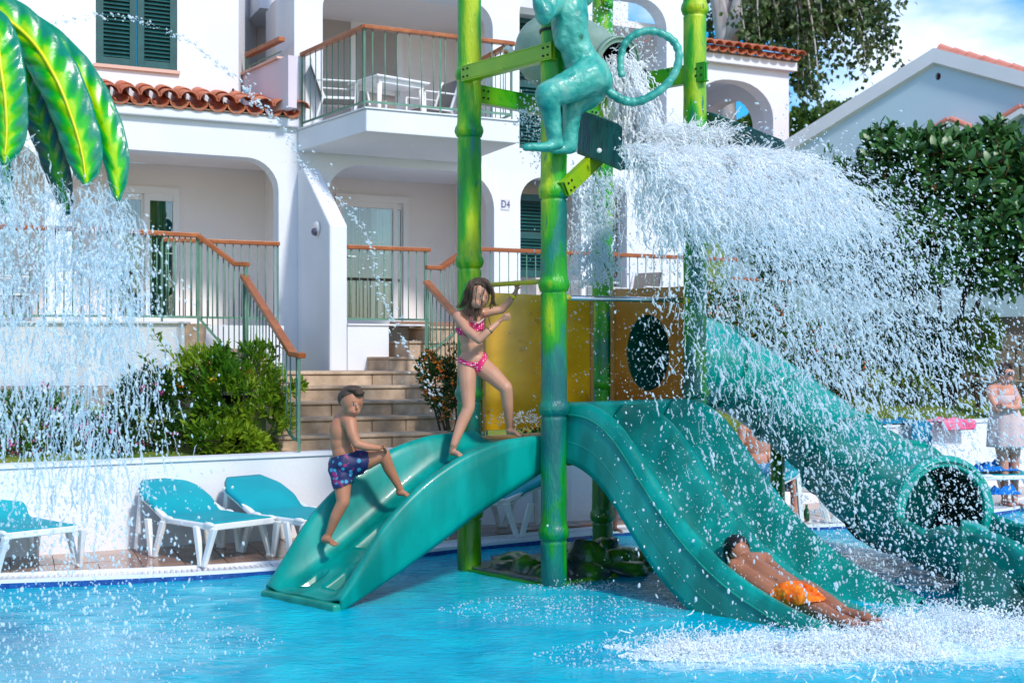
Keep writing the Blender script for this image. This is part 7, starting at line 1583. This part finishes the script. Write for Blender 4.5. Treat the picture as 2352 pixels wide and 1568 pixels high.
drops('palm_droplets', 'separate droplets raining into the pool below the painted palm fronds', 'water', P_, .0013+.0052*nr.rand(n)**2.6, V_, 'drop', 2.0, .2)
# --- thin jet arcing over from the left, broken into beads
A1 = sm([at(x,y,8.0+.002*x) for x,y in ((40,78),(90,66),(150,50),(220,40),(300,42),(345,55),(395,78),(440,100),(475,130),(510,158),(552,185),(575,215),(600,245),(630,272),(665,320),(690,370),(715,400),(745,440),(790,470),(822,510),(850,560),(862,620),(880,680),(905,740),(935,800),(975,860),(1010,930))], 9)
Ps = []
for i, p in enumerate(A1):
    if noise.noise(Vector((i*.33,0,4))) > -.15:
        for _ in range(3): Ps.append(np.array(p)+nr.normal(0,.012,3))
    if i > 90:
        for _ in range(2): Ps.append(np.array(p)+nr.normal(0,.05,3))
P_ = np.array(Ps); n = len(P_); drops('water_jet', 'thin jet of water beads arcing down from upper left past the shutters', 'water', P_, .002+.007*nr.rand(n)**2, np.tile((.8,0,-.5),(n,1)), 'drop', 1.8, .3)
# --- foam where the slide meets the pool
def foam_pts(n, cx, cy, rx, ry, rot, hz):
    a = nr.rand(n)*2*math.pi; k = nr.rand(n)**.62; x = np.cos(a)*k*rx; y = np.sin(a)*k*ry; c, s = math.cos(rot), math.sin(rot); X = cx+x*c-y*s; Y = cy+x*s+y*c
    z = .006 + hz*(1-k)*nr.rand(n)**2.6; return np.stack([X,Y,z],1)
def gp(x, y): d = H*F/(y-HY); return ((x-CX)/F*d, d)
Ps = []
for (x, y, rx, ry, rot, hz, n) in ((1700,1505,.72,.16,.05,.12,16000),(1900,1510,.75,.16,.08,.20,19000),(2080,1490,.62,.18,.12,.26,19000),(2260,1470,.75,.20,.1,.22,19000),(1560,1490,.45,.14,-.1,.07,3500),(1800,1470,.5,.14,0,.12,4500),(2330,1440,.5,.22,.1,.2,5000),(2130,1430,.45,.18,.4,.16,4000)):
    X, Y = gp(x,y); q = foam_pts(n, X, Y, rx, ry, rot, hz); kk = np.array([noise.noise(Vector((p[0]*3.2,p[1]*5.5,1.))) for p in q]); Ps.append(q[kk > .22-.62*nr.rand(len(q))])
P_ = np.concatenate(Ps); n = len(P_); drops('foam', 'churning white foam where the double slide runs into the pool', 'water', P_, .0015+.0050*nr.rand(n)**2.8, None, 'foam', 1.6, .2)
P_ = np.concatenate([foam_pts(2600, *gp(1880,1500), 1.7, .55, .05, .30), foam_pts(1600, *gp(2150,1450), 1.2, .5, .05, .55), foam_pts(700, *gp(1300,1400), .9, .5, 0, .05), foam_pts(900, *gp(200,1480), 1.2, .7, 0, .04), foam_pts(400, *gp(1330,1350), .5, .15, 0, .10)]); n = len(P_)
drops('surface_droplets', 'droplets hopping above the pool surface around the foam', 'water', P_, .0016+.0045*nr.rand(n)**2, None, 'drop', 1.5, .4)

def fp0():
    x, y, sx, sy = ((1700,1500,90,22),(1900,1500,110,30),(2080,1480,90,34),(2250,1460,110,36),(1560,1490,60,18),(2130,1420,70,22),(1960,1450,60,20))[nr.randint(7)]
    X, Y = gp(x+nr.normal(0,sx), max(1400, y+nr.normal(0,sy))); return np.array((X, Y, .01))
P_, V_, R_, S_ = ligaments(6500, fp0, lambda: np.array((nr.normal(.3,.5), nr.normal(-.3,.5), abs(nr.normal(0,.75)))), lambda: .07*nr.rand(), .014, .008, .0016, .0066, .0028, .7, .02)
ok = P_[:,2] > .0; drops('foam_splash', 'tossed white splash above the foam around the sliding boy', 'water', P_[ok], R_[ok], V_[ok], 'foam', S_[ok], .25)
